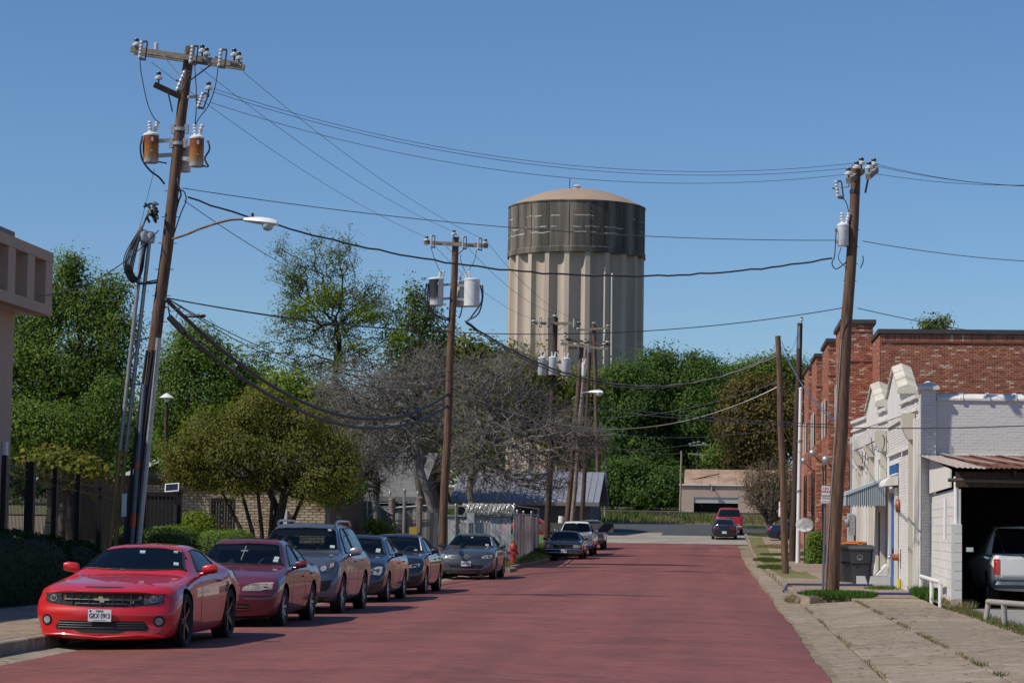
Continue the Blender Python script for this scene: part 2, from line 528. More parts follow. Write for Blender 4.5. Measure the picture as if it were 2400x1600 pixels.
# broken kerb end where the apron begins
for i in range(7):
    b = MB(); s_ = random.uniform(.16, .34)
    b.box((1.95 + random.uniform(-.15, .25), 55.3 + i * .28, .04 + random.uniform(0, .06)), (s_, s_ * 1.3, .16), rz=random.uniform(0, 3), taper=.75)
    b.build('kerb_stone', concrete_old, pave)

# left side: kerb, gutter, pavement
walk = sheet('left_pavement', -12.2, -8.9, 14, 81, .10, soil, step=4)
y = 15.
while y < 80:
    ln = min(3.0, 80.6 - y)
    slab_piece(walk, 'kerb_stone', -8.93, -8.72, y, y + ln, .18, .18, concrete, t=.3, g=.004, jig=.004)
    slab_piece(walk, 'gutter_slab', -8.72, -8.0, y, y + ln, .02, -.03, random.choice(CONC), g=.006)
    y += ln
y = 15.
while y < 80:
    ln = random.uniform(1.4, 1.7)
    slab_piece(walk, 'concrete_slab', -10.4, -8.93, y, y + ln, .185, .18, random.choice(CONC))
    slab_piece(walk, 'concrete_slab', -11.9, -10.4, y, y + ln, .19, .185, random.choice(CONC))
    y += ln
sheet('yard', -60, -11.9, 14, 81, .14, soil, step=4, cols=4)
sheet('yard_floor', -60, -8.9, 81.2, 87.5, .06, concrete_old, step=3, cols=3)
sheet('driveway', -9.5, -7.9, 80.6, 87.4, .055, concrete, step=1.5)
def bank(x, y):
    t = max(0, min(1, (-8.25 - x) / 1.6)); e = max(0, min(1, (y - 87.4) / 2))
    return .03 + (.15 + .30 * t * t * (3 - 2 * t)) * min(1, e + .3)
isl_x = lambda y: -8.25 + .55 * math.exp(-((y - 89.5) / 2.2) ** 2) + (.05 * max(0, y - 112))*0
sheet('grass_bank', -40, isl_x, 87.4, 156, bank, lawn, step=1.2, cols=26)
y = 88.
isl = sheet('kerb_base', lambda y: isl_x(y) - .02, lambda y: isl_x(y) + .16, 87.6, 117, .02, soil, step=1)
while y < 116:
    ln = 1.4
    slab_piece(isl, 'kerb_stone', isl_x(y + .7) - .02, isl_x(y + .7) + .17, y, y + ln, .15, .15, concrete_old, t=.2, g=.004)
    y += ln
sheet('rail_bank', -80, 60, 204.01, 240, .05, dry_grass, step=2, cols=6)
sheet('railway_ballast', -90, 60, 240.01, 251, .03, ballast, step=2, cols=3)
sheet('far_lot', -8, 60, 251.1, 268, .03, soil, step=4, cols=3)
sheet('wooded_ground', -200, 120, 268.1, 600, .03, mat('leaf_litter', (.05, .05, .025), .95, col2=(.10, .09, .04), scale=.6), step=8, cols=6)
sheet('gravel_lot', 4.98, 30, 14, 60.2, .10, gravel, step=2.5, cols=4)
rails = empty('railway_track', (-15, 246, gz(246)), 'dark railway track crossing beyond the end of the street', 'railway track')
for dy in (-.72, .72):
    b = MB(); b.bb((-75, 246 + dy - .04, gz(246) + .14), (60, 246 + dy + .04, gz(246) + .32))
    o = b.build('rail', steel_dark); o.parent = rails; o.matrix_parent_inverse = Matrix.Translation(rails.location).inverted()
b = MB()
for i in range(220): b.box((-75 + i * .6, 246, gz(246) + .07), (.24, 2.6, .16))
o = b.build('sleepers', wood_dark); o['kind'] = 'stuff'; o.parent = rails; o.matrix_parent_inverse = Matrix.Translation(rails.location).inverted()

# ------------------------------------------------------------------ grass and weeds
grass_m = leaf_mat('grass_blade', (.035, .075, .012), (.075, .13, .022), (.16, .17, .05), .3)
weed_m = leaf_mat('weed_leaf', (.03, .085, .012), (.055, .13, .02), (.09, .16, .03), .3)
straw_m = leaf_mat('dry_blade', (.16, .13, .06), (.24, .20, .10), (.12, .13, .04), .2)
bank_m = leaf_mat('bank_blade', (.075, .10, .03), (.125, .145, .045), (.21, .19, .085), .3)
def grass(name, pts, h, w, m, kind='stuff', label=None, cat=None, lean=.35):
    P = np.asarray(pts, dtype=float); N = len(P)
    ang = rng.uniform(0, 2 * PI, N); d = np.stack([np.cos(ang), np.sin(ang), np.zeros(N)], 1)
    hh = h * rng.uniform(.5, 1.2, N); ww = w * rng.uniform(.6, 1.3, N)
    la = rng.uniform(0, 2 * PI, N); ll = lean * hh * rng.uniform(.1, 1.3, N)
    tip = P + np.stack([np.cos(la) * ll, np.sin(la) * ll, hh], 1)
    V = np.stack([P - d * ww[:, None], P + d * ww[:, None], tip], 1).reshape(-1, 3)
    F = np.arange(3 * N).reshape(-1, 3)
    t = np.repeat(np.clip(rng.normal(.45, .25, N), 0, 1), 3)
    o = link(name, np_mesh(name, V, F, m, t))
    return tag(o, label, cat, kind=kind)
def scatter(poly_fn, n, x0, x1, y0, y1, z=.15):
    out = []
    while len(out) < n:
        x, y_ = random.uniform(x0, x1), random.uniform(y0, y1)
        if poly_fn is None or poly_fn(x, y_): out.append((x, y_, gz(y_) + (z(x, y_) if callable(z) else z)))
    return out
ell = lambda cx, cy, rx, ry: (lambda x, y_: ((x - cx) / rx) ** 2 + ((y_ - cy) / ry) ** 2 < random.uniform(.5, 1.05))
grass('grass', scatter(lambda x, y_: x < isl_x(y_) - .05, 26000, -14, -7.6, 88, 136, lambda x, y_: bank(x, y_) - .02), .17, .012, grass_m)
grass('grass', scatter(None, 7000, -7.6 - 22, -7.6, 206, 239, .05), .38, .06, grass_m)
grass('grass', scatter(lambda x, y_: math.sin(x * .7) + math.sin(y_ * .5 + x * .2) > -.8, 9000, -8, 22, 205, 239, .05), .26, .06, straw_m)
grass('grass', scatter(lambda x, y_: math.sin(x * .5 + 2) + math.sin(y_ * .45) > .1, 3000, -8, 22, 205, 238, .05), .30, .06, bank_m)
clumps = []
for _ in range(46):
    cx, cy = random.uniform(-26, -1) , random.uniform(206, 226)
    clumps += scatter(None, 70, cx - 1.1, cx + 1.1, cy - 1.1, cy + 1.1, .05)
grass('weeds', clumps, .8, .07, bank_m)
# strips of turf between the driveways on the right
for (px, py, rx, ry, n) in ((1800, 1313, .75, 5, 4500), (1812, 1330, .7, 4.5, 4500), (1880, 1312, 1.0, 3.0, 2200), (1845, 1300, 1.6, 3.0, 3000), (1830, 1281, 1.5, 4, 3000),
                            (1890, 1275, 1.2, 4, 1500), (1790, 1254, 1.2, 4, 2000), (1770, 1236, 1.3, 5, 2200), (1900, 1297, 1.3, 2.5, 1500)):
    c = ground(px, py, .15)
    grass('grass', scatter(ell(c.x, c.y, rx, ry), n, c.x - rx, c.x + rx, c.y - ry, c.y + ry, .155), .09, .012, grass_m if py > 1290 else (straw_m if random.random() < .5 else grass_m))
# the weeds round the foot of the big pole, along the wall and in the joints
grass('weeds', scatter(ell(2.9, 58.2, .95, 1.35), 4200, 1.9, 3.9, 56.8, 59.8, .13), .15, .015, weed_m, lean=.6)
grass('weeds', scatter(ell(5.1, 58.6, .5, 2.6), 2600, 4.7, 5.5, 55.6, 61.2, .14), .24, .014, weed_m, lean=.5)
grass('weeds', scatter(ell(5.2, 53.0, .35, 2.4), 1200, 4.9, 5.6, 50.6, 55.6, .13), .15, .012, straw_m, lean=.6)
grass('weeds', scatter(None, 4200, 4.62, 5.05, 18, 50.5, .12), .10, .010, straw_m, lean=.8)
grass('weeds', scatter(None, 1500, 4.62, 5.1, 30, 50.5, .12), .11, .010, grass_m, lean=.8)
jn = [(3.12 + random.gauss(0, .03), y_, .115) for y_ in np.random.default_rng(3).uniform(20, 56, 1500) if math.sin(y_ * 1.1) + math.sin(y_ * .37 + 1) > -.3]
jn += [(1.9 + random.gauss(0, .02), y_, .02) for y_ in np.random.default_rng(4).uniform(20, 56, 900) if math.sin(y_ * .9) > -.2]
grass('weeds', jn, .05, .006, straw_m, lean=1.2)
jg = []
for cy in (29.3, 36.5, 27.2, 44):
    jg += scatter(ell(3.14, cy, .10, .4), 60, 3.0, 3.3, cy - .5, cy + .5, .11)
grass('weeds', jg, .055, .006, grass_m, lean=.8)
grass('weeds', scatter(ell(1.9, 57, .35, 1.6), 900, 1.5, 2.4, 55.3, 58.8, .03), .14, .008, straw_m, lean=.9)
grass('weeds', scatter(ell(4.4, 65.3, .5, 1.2), 400, 3.9, 4.95, 64, 67, .16), .12, .01, weed_m, lean=.7)
# dry leaves and twigs lying on the apron, grit on the bricks
lv = np.array([(random.uniform(1.4, 4.7), random.uniform(24, 56), 0) for _ in range(500)])
lv[:, 2] = np.where(lv[:, 0] < 1.9, .045, np.where(lv[:, 0] < 3.1, .035 + (lv[:, 0] - 1.9) / 1.2 * .09, .155))
a = rng.uniform(0, 2 * PI, len(lv)); s_ = rng.uniform(.012, .04, len(lv))
d1 = np.stack([np.cos(a), np.sin(a), 0 * a], 1) * s_[:, None]; d2 = np.stack([-np.sin(a), np.cos(a), 0 * a + .2], 1) * s_[:, None] * .6
V = np.stack([lv - d1, lv + d2, lv + d1, lv - d2], 1).reshape(-1, 3)
tag(link('fallen_leaves', np_mesh('fallen_leaves', V, np.arange(len(V)).reshape(-1, 4), straw_m, np.repeat(rng.uniform(0, 1, len(lv)), 4))), kind='stuff')
# ------------------------------------------------------------------ masonry
def adopt(o, parent):
    """make o a child without moving it"""
    o.parent = parent
    o.matrix_parent_inverse = Matrix.Translation(parent.location).inverted() if not any(parent.rotation_euler) else parent.matrix_basis.inverted()
    return o

def masonry(parent, O, U, width, height, N, bl, bh, mats, wts, n_parts, joint=.011, depth=.03, bond=.5, jit=.004, part='brick', stuff='brickwork', keep=None, first=None):
    """courses of separate bricks in front of a mortar bed: the first n_parts (by 'first' order) as parts, the rest joined"""
    O, U, N = Vector(O), Vector(U).normalized(), Vector(N).normalized()
    Zv = Vector((0, 0, 1))
    nm = len(mats)
    def brick_geo(l):
        x, z = (l - joint) / 2, (bh - joint) / 2
        c = .004
        vs = [(-x, 0, -z), (x, 0, -z), (x, 0, z), (-x, 0, z), (-x + c, depth, -z + c), (x - c, depth, -z + c), (x - c, depth, z - c), (-x + c, depth, z - c)]
        fs = [(4, 5, 6, 7), (0, 1, 5, 4), (1, 2, 6, 5), (2, 3, 7, 6), (3, 0, 4, 7)]
        return vs, fs
    R = Matrix((U, N, Zv)).transposed()
    spots = []
    rows = int(height / bh)
    for r in range(rows):
        off = (r % 2) * bl * bond
        x = -off
        while x < width - .01:
            a, b = max(0, x), min(width, x + bl)
            x += bl
            if b - a < .05: continue
            c = O + U * ((a + b) / 2) + Zv * ((r + .5) * bh)
            if keep and not keep((a + b) / 2, (r + .5) * bh): continue
            spots.append((c, b - a))
    if first: spots.sort(key=first)
    cache = {}
    ib = MB()
    for i, (c, l) in enumerate(spots):
        mi = random.choices(range(nm), wts)[0]
        c = c + N * random.uniform(-jit, jit)
        if i < n_parts:
            key = (round(l, 2), mi)
            if key not in cache:
                b = MB(); vs, fs = brick_geo(l); b.add([R @ Vector(v) for v in vs], fs)
                cache[key] = b.mesh(part, mats[mi], fix=False)
            o = link(part, cache[key], None, c)
            adopt(o, parent)
        else:
            vs, fs = brick_geo(l)
            ib.add([c + R @ Vector(v) for v in vs], fs, mi)
    if ib.v:
        o = ib.build(stuff, mats, fix=False); o['kind'] = 'stuff'
        adopt(o, parent)

def part(b, name, m, parent, smooth=None, label=None):
    o = b.build(name, m, smooth=smooth)
    if label: o['label'] = label
    return adopt(o, parent)

red1 = mat('red_brick', (.40, .155, .095), .9, var=.2, scale=9)
red2 = mat('dark_red_brick', (.28, .105, .068), .9, var=.2, scale=9)
red3 = mat('orange_brick', (.47, .20, .12), .9, var=.2, scale=9)
red4 = mat('buff_brick', (.60, .43, .32), .9, var=.15, scale=9)
red_mortar = mat('brick_mortar', (.25, .155, .115), .95, var=.15, scale=6)
RED = [red1, red2, red3, red4]
coping_dark = mat('dark_coping', (.055, .05, .045), .6, var=.1)

# ---------------------------------------------------------------- brick building on the right
bb_ = empty('brick_building', (5.0, 94.6, 0), 'tall red brick building with stepped piers and dark metal coping behind the white building', 'building')
b = MB(); b.bb((6.3, 94.64, -.3), (26, 97, 9.45)); b.bb((6.28, 97, -.3), (26, 150, 9.45)); part(b, 'wall', red_mortar, bb_)
b = MB(); b.bb((6.18, 94.5, 9.45), (26.2, 97.2, 9.62)); b.bb((6.181, 97.2, 9.45), (6.6, 99.1, 9.62)); part(b, 'coping', coping_dark, bb_)
masonry(bb_, (6.3, 94.64, 5.55), (1, 0, 0), 7.0, 3.6, (0, -1, 0), .215, .075, RED, (.50, .24, .18, .08), 300, first=lambda s: -s[0].z)
# soldier course under the coping
b = MB()
for i in range(84): b.box((6.34 + i * .085, 94.62, 9.29), (.072, .05, .25), mi=random.choices(range(4), (.5, .3, .15, .05))[0])
o = part(b, 'soldier_course', RED, bb_); o['kind'] = 'stuff'
b = MB(); b.bb((6.28, 94.56, 9.10), (13.3, 94.66, 9.14)); part(b, 'string_course', red2, bb_)
masonry(bb_, (6.28, 99.0, 3.0), (0, -1, 0), 4.36, 6.4, (-1, 0, 0), .215, .075, RED, (.52, .3, .15, .03), 0)
glass_dark = mat('window_glass', (.015, .018, .022), .06, var=0, spec=.7)
for (y0, y1, zt) in ((99.0, 104.6, 10.2), (112.0, 118.0, 10.45), (125.6, 131.4, 10.75), (136.5, 143.0, 10.9)):
    p = adopt(empty('pier', (5.03, y0, 0)), bb_)
    b = MB(); b.bb((5.06, y0 + .03, -.2), (6.27, y1, zt)); part(b, 'pier_core', red_mortar, p)
    masonry(p, (5.06, y0 + .03, .3), (1, 0, 0), 1.2, zt - .3, (0, -1, 0), .215, .075, RED, (.42, .24, .22, .12), 0)
    masonry(p, (5.06, y1, .3), (0, -1, 0), y1 - y0 - .03, zt - .3, (-1, 0, 0), .215, .075, RED, (.6, .22, .15, .03), 0)
    b = MB(); b.bb((4.93, y0 - .1, zt + .002), (6.4, y1 + .1, zt + .17)); part(b, 'coping', coping_dark, p)
    b = MB(); b.bb((4.98, y0 - .04, zt - .34), (6.3, y0 + .02, zt - .30)); b.bb((4.99, y0 - .04, zt - 1.55), (6.3, y0 + .02, zt - 1.50)); part(b, 'string_course', red2, p)
    # tall arched windows of the street face
    for k in range(2):
        yc = y0 + (y1 - y0) * (.28 + .44 * k)
        b = MB()
        pts = [(4.97, yc - .55, 1.6), (4.97, yc + .55, 1.6), (4.97, yc + .55, 4.0)] + [(4.97, yc + .55 * math.cos(a), 4.0 + .9 * math.sin(a)) for a in [PI * j / 6 for j in range(1, 6)]] + [(4.97, yc - .55, 4.0)]
        b.prism(pts, (.06, 0, 0)); part(b, 'window', glass_dark, p)
        b = MB(); b.bb((4.96, yc - .5, 6.2), (5.05, yc + .5, 7.8)); o = part(b, 'window', glass_dark, p)
        b = MB(); b.bb((4.94, yc - .58, 6.1), (4.965, yc - .5, 7.9)); b.bb((4.94, yc + .5, 6.1), (4.965, yc + .58, 7.9)); part(b, 'window_frame', white_paint, p)
b = MB(); b.bb((5.3, 144, 0), (20, 160, 8.4)); part(b, 'rear_wing', red1, bb_)

# ---------------------------------------------------------------- white building
wp1 = mat('white_brick_paint', (.60, .58, .535), .8, var=.05, scale=1.6, col2=(.72, .70, .665), bump=.25, bscale=40, stretch=(2, 2, .45))
wp2 = mat('white_brick_paint_b', (.60, .585, .555), .8, var=.05, scale=.9, col2=(.67, .655, .625), bump=.25, bscale=40, stretch=(1.5, 1.5, .5))
wp3 = mat('stained_coping', (.50, .455, .36), .8, var=.14, scale=1.3, col2=(.62, .58, .49))
wb = empty('white_building', (5.0, 60.4, 0), 'white painted brick building with two stepped gables on its street front', 'building')
side_z = 5.0
b = MB(); b.bb((5.42, 60.62, 0), (17, 61.1, side_z)); part(b, 'side_wall', wp2, wb)
masonry(wb, (5.39, 60.62, 3.62), (1, 0, 0), 5.2, 1.36, (0, -1, 0), .21, .075, [wp2], (1,), 300, joint=.005, depth=.005, jit=.0018, first=lambda s: s[0].x)
b = MB(); b.bb((5.39, 60.54, 3.42), (17, 60.615, 3.62)); part(b, 'lintel_band', wp3, wb)
for i in range(9):       # saddle-backed coping tiles with collars
    x0 = 5.42 + i * .66
    t = adopt(empty('coping_tile', (x0, 60.9, side_z)), wb)
    prof = [(-.21, 0), (-.21, .05), (-.10, .15), (0, .175), (.10, .15), (.21, .05), (.21, 0)]
    dz = random.uniform(-.01, .01)
    b = MB(); b.prism([(x0, 60.78 + a, side_z + dz + c) for a, c in prof], (.57, 0, 0)); part(b, 'tile_body', wp1, t)
    b = MB(); b.prism([(x0 + .57, 60.78 + a * 1.15, side_z + dz + c * 1.16 - .002) for a, c in prof], (.09, 0, 0)); part(b, 'tile_collar', wp1, t)
# corner pier
pr = adopt(empty('corner_pier', (5.0, 60.4, 0)), wb)
b = MB(); b.bb((5.03, 60.43, 0), (5.39, 60.97, 5.24)); part(b, 'pier_core', wp2, pr)
masonry(pr, (5.03, 60.43, .2), (1, 0, 0), .36, 5.04, (0, -1, 0), .21, .075, [wp1, wp2], (.5, .5), 0, joint=.008, depth=.014)
b = MB(); b.bb((4.95, 60.35, 5.24), (5.47, 61.05, 5.33)); b.box((5.21, 60.7, 5.40), (.50, .66, .14), taper=.12); part(b, 'pier_cap', wp1, pr)
# street front
fz = lambda y: 5.06 + (y - 61) * .022
b = MB()
b.add([(5.02, 60.97, 0), (5.36, 60.97, 0), (5.36, 60.97, fz(61)), (5.02, 60.97, fz(61)), (5.02, 91, 0), (5.36, 91, 0), (5.36, 91, fz(91)), (5.02, 91, fz(91))],
      [(0, 1, 2, 3), (7, 6, 5, 4), (0, 3, 7, 4), (3, 2, 6, 7), (2, 1, 5, 6)])
part(b, 'front_wall', wp1, wb)
b = MB(); b.bb((5.37, 61.2, 0), (16.9, 91, 4.7)); part(b, 'roof_deck', coping_dark, wb)
masonry(wb, (5.02, 91, 3.95), (0, -1, 0), 30.0, 1.2, (-1, 0, 0), .21, .075, [wp1, wp2], (.6, .4), 0, joint=.010, depth=.012, jit=.005)
masonry(wb, (5.02, 67.6, .25), (0, -1, 0), 6.6, 3.6, (-1, 0, 0), .21, .075, [wp1, wp2], (.6, .4), 0, joint=.007, depth=.008, jit=.002)
for (ya, yb) in ((61.05, 66.9), (72.0, 76.3), (82.2, 91)):       # parapet coping
    n = int((yb - ya) / .66)
    for i in range(n):
        y0 = ya + (yb - ya) * i / n; y1 = ya + (yb - ya) * (i + 1) / n - .02
        b = MB(); z0 = fz((y0 + y1) / 2) + random.uniform(-.02, .02)
        b.prism([(4.93, y0, z0), (4.93, y0, z0 + .09), (5.19, y0, z0 + .17), (5.45, y0, z0 + .09), (5.45, y0, z0)], (0, y1 - y0, random.uniform(-.015, .015)))
        part(b, 'coping_tile', wp1, wb)
    b = MB(); b.beam((4.98, ya, fz(ya) - .28), (4.98, yb, fz(yb) - .28), .07, .07); part(b, 'ledge', wp1, wb)
for (ya, ym, yb, zl, zp) in ((66.95, 69.2, 71.9, 5.60, 6.28), (76.4, 78.9, 82.1, 5.72, 6.36)):
    g = adopt(empty('gable', (5.0, ym, fz(ym))), wb)
    b = MB(); b.prism([(4.99, ya, fz(ya) - .3), (4.99, yb, fz(yb) - .3), (4.99, yb, zl + .02), (4.99, ym, zp), (4.99, ya, zl)], (.40, 0, 0)); part(b, 'gable_wall', wp1, g)
    for (pa, pb) in (((ya - .10, zl - .0), (ym, zp)), ((yb + .10, zl + .02), (ym, zp))):   # three lapped tiles a side
        for k in range(3):
            t0, t1 = k / 3, (k + 1) / 3 + (.03 if k < 2 else 0)
            lift = .028 * k + .004
            q0 = (pa[0] + (pb[0] - pa[0]) * t0, pa[1] + (pb[1] - pa[1]) * t0 + lift)
            q1 = (pa[0] + (pb[0] - pa[0]) * t1, pa[1] + (pb[1] - pa[1]) * t1 + lift)
            b = MB()
            prof = [(4.92, 0), (4.92, .07), (5.19, .17), (5.46, .07), (5.46, 0)]
            b.prism([(x, q0[0], q0[1] + z) for x, z in prof], (0, q1[0] - q0[0], q1[1] - q0[1]))
            part(b, 'coping_tile', wp3, g)
    b = MB(); b.bb((4.90, ya - .16, zl - .09), (5.48, ya + .02, zl + .01)); part(b, 'kneeler', wp3, g)
# pilasters, ledges and rain heads of the front
b = MB(); b.bb((4.91, 61.0, 0), (5.01, 61.5, 4.55)); b.bb((4.93, 76.2, 0), (5.01, 76.9, 4.7)); b.bb((4.93, 82.0, 0), (5.01, 82.7, 4.8)); b.bb((4.92, 88.5, 0), (5.01, 90.9, 5.2)); part(b, 'pilaster', wp1, wb)
b = MB(); b.bb((4.92, 63.0, 3.86), (5.0, 66.4, 3.94)); b.bb((4.93, 66.8, 3.88), (5.0, 71.5, 3.96)); b.bb((4.94, 72.6, 3.92), (5.0, 76, 3.99)); b.bb((4.94, 83, 3.95), (5.0, 88, 4.02)); b.bb((4.94, 67, 4.74), (4.99, 71.8, 4.80)); part(b, 'ledge', wp1, wb)
cream = mat('cream_metal', (.55, .51, .43), .6, var=.05)
for (yc, z0, z1, w) in ((61.95, 4.05, 4.72, .36), (72.6, 4.1, 4.72, .34), (78.2, 4.1, 4.5, .36), (84.6, 4.0, 4.5, .36)):
    rh = adopt(empty('rain_head', (4.8, yc, z0)), wb)
    b = MB(); b.prism([(4.66, yc - w / 2, z1), (4.99, yc - w / 2, z1), (4.99, yc - w / 2, z0), (4.80, yc - w / 2, z0), (4.66, yc - w / 2, z0 + .3)], (0, w, 0)); part(b, 'rain_box', cream, rh)
    b = MB(); b.bb((4.83, yc - .09, .2), (4.985, yc + .09, z0)); part(b, 'downspout', cream, rh)
blue = mat('blue_paint', (.02, .115, .36), .5, var=.06, scale=3)
dr = adopt(empty('door', (5.0, 68.9, .15)), wb)
b = MB(); b.bb((4.965, 67.9, .16), (5.0, 68.88, 2.72)); b.bb((4.965, 68.9, .16), (5.0, 69.9, 2.72)); part(b, 'door_leaf', blue, dr)
b = MB(); b.bb((4.90, 67.72, .16), (5.0, 67.88, 2.8)); b.bb((4.90, 69.92, .16), (5.0, 70.1, 2.8)); b.bb((4.90, 67.72, 2.80), (5.0, 70.1, 2.92)); part(b, 'door_frame', wp1, dr)
b = MB(); b.box((4.94, 68.8, 1.15), (.06, .05, .12)); part(b, 'handle', steel_dark, dr)
wn = adopt(empty('window', (4.98, 69.2, 3.5)), wb)
b = MB(); b.bb((4.962, 67.75, 3.34), (5.0, 70.7, 3.6)); part(b, 'blue_board', mat('blue_board', (.02, .10, .31), .5, var=.15, scale=4), wn)
b = MB(); b.bb((4.955, 67.68, 3.60), (5.0, 70.77, 3.64)); b.bb((4.955, 67.68, 3.30), (5.0, 70.77, 3.34)); part(b, 'window_frame', wp2, wn)
b = MB(); pts = [(4.55, 67.7 + .0, 2.98)]
hood = [(4.62 + .38 * (1 - math.cos(a)) * 1.0, math.sin(a)) for a in [PI / 2 * j / 6 for j in range(7)]]
b.prism([(x, 67.6, 3.0 + .26 * s) for x, s in hood] + [(4.99, 67.6, 3.0), (4.62, 67.6, 2.97)], (0, 2.6, 0)); part(b, 'door_hood', wp1, wb)
board_w = mat('board_paint', (.55, .52, .48), .8, var=.08, scale=2, stretch=(4, 4, .6))
b = MB(); b.bb((4.96, 72.9, .2), (4.995, 76.1, 3.2)); part(b, 'boarding', board_w, wb)
b = MB(); b.bb((4.955, 74.2, .2), (4.985, 75.2, 2.3)); part(b, 'doorway', mat('dark_opening', (.03, .027, .025), .9, var=.1), wb)
for yy in (73.6, 74.1, 75.3): b = MB(); b.bb((4.93, yy, .2), (4.96, yy + .1, 3.1)); part(b, 'batten', board_w, wb)
b = MB(); b.bb((4.955, 83.4, 1.0), (4.995, 87.6, 3.6)); part(b, 'window_board', board_w, wb)
# striped awning
aw_l = mat('awning_pale', (.42, .49, .53), .7, var=.04); aw_d = mat('awning_blue', (.04, .065, .10), .7, var=.05)
aw = empty('awning', (4.4, 74, 2.5), 'blue and white striped shed awning on the white building front', 'awning')
X0, X1, ZB = 3.78, 4.9, 2.46
zt = lambda x: 2.80 + (x - X0) / (X1 - X0) * .46
n = 40
for i in range(n):
    xa = X0 + (X1 - X0) * i / n; xb = X0 + (X1 - X0) * (i + 1) / n - .001
    for ye in (71.5, 76.2):
        if ye > 75 and i % 3: continue
        b = MB(); d = .012 if i % 2 else 0
        b.prism([(xa, ye - d, ZB), (xb, ye - d, ZB), (xb, ye - d, zt(xb) - .03), (xa, ye - d, zt(xa) - .03)], (0, .014, 0))
        part(b, 'awning_stripe', aw_d if i % 2 == 0 else aw_l, aw)
b = MB(); b.prism([(X0 - .03, 71.46, zt(X0) - .05), (X1, 71.46, zt(X1) - .05), (X1, 71.46, zt(X1) + .03), (X0 - .03, 71.46, zt(X0) + .05)], (0, 4.8, 0)); part(b, 'awning_top', aw_l, aw)
for i in range(40):
    b = MB(); ya = 71.5 + i * .118; b.bb((X0 - .012 - (.006 if i % 2 else 0), ya, ZB), (X0, ya + .116, zt(X0) - .05)); part(b, 'awning_stripe', aw_d if i % 2 == 0 else aw_l, aw)

def simple(name, b, m, label, cat, group=None, smooth=None):
    return tag(b.build(name, m, smooth=smooth), label, cat, group)
copper = mat('red_brass', (.34, .11, .06), .5, metal=.3, var=.2)
b = MB(); b.lathe([(.02, 0), (.17, 0), (.20, .05), (.17, .12), (.05, .15)], (4.9, 67.2, 2.42), 14, axis='X'); simple('alarm_bell', b, copper, 'round reddish alarm bell on the white wall above the standpipe valve', 'bell', smooth=40)
sv_ = empty('standpipe_valve', (4.9, 66.9, 1.0), 'red brass standpipe valve sticking out of the white wall beside the blue door', 'valve')
b = MB(); b.lathe([(.09, 0), (.09, .16), (.12, .17), (.12, .22)], (4.78, 66.9, 1.0), 12, axis='X'); part(b, 'valve_body', copper, sv_, 40)
b = MB(); b.lathe([(.05, 0), (.07, .03), (.07, .09), (.02, .10)], (4.68, 66.9, 1.0), 10, axis='X'); part(b, 'valve_cap', chrome, sv_, 40)
b = MB(); b.bb((4.965, 66.75, .75), (4.985, 67.05, 1.25)); part(b, 'back_plate', white_paint, sv_)
mb_ = empty('meter_box', (4.85, 86, 1.5), 'grey electric meter boxes on the far end of the white building', 'meter box')
b = MB(); b.bb((4.7, 88.0, 1.3), (4.92, 88.6, 2.35)); part(b, 'cabinet', tank_grey, mb_)
b = MB(); b.lathe([(.16, 0), (.16, .12), (.10, .16)], (4.56, 87.6, 2.0), 14, axis='X'); b.bb((4.72, 87.3, 1.55), (4.92, 87.9, 2.3)); part(b, 'meter', steel, mb_, 40)
b = MB(); b.tube([(4.82, 88.3, 2.35), (4.82, 88.3, 4.9)], .04, 8); part(b, 'conduit', steel, mb_)
st = empty('entrance_step', (4.4, 72.5, .1), 'white painted concrete step in front of the boarded doorway', 'step')
b = MB(); b.bb((3.98, 69.9, .12), (4.95, 72.2, .42)); part(b, 'step_block', wp2, st)
b = MB(); b.prism([(4.62, 71.0, .421), (4.93, 71.0, .421), (4.93, 71.0, .75)], (0, 1.0, 0)); part(b, 'ramp_wedge', wp1, st)
b = MB(); b.tube([(4.92, 66.2, .1), (4.92, 66.2, .42)], .06, 10); simple('yellow_bollard', b, mat('yellow_paint', (.62, .50, .05), .6, var=.08), 'short yellow post at the foot of the white wall', 'bollard')
b = MB(); b.lathe([(.19, 4.6), (.19, 5.25), (.24, 5.26), (.24, 5.36), (.05, 5.45)], (9.2, 66, 0), 16); simple('roof_vent', b, mat('blue_grey_metal', (.20, .25, .30), .5, metal=.4), 'blue grey round vent on the white building roof', 'vent', smooth=40)

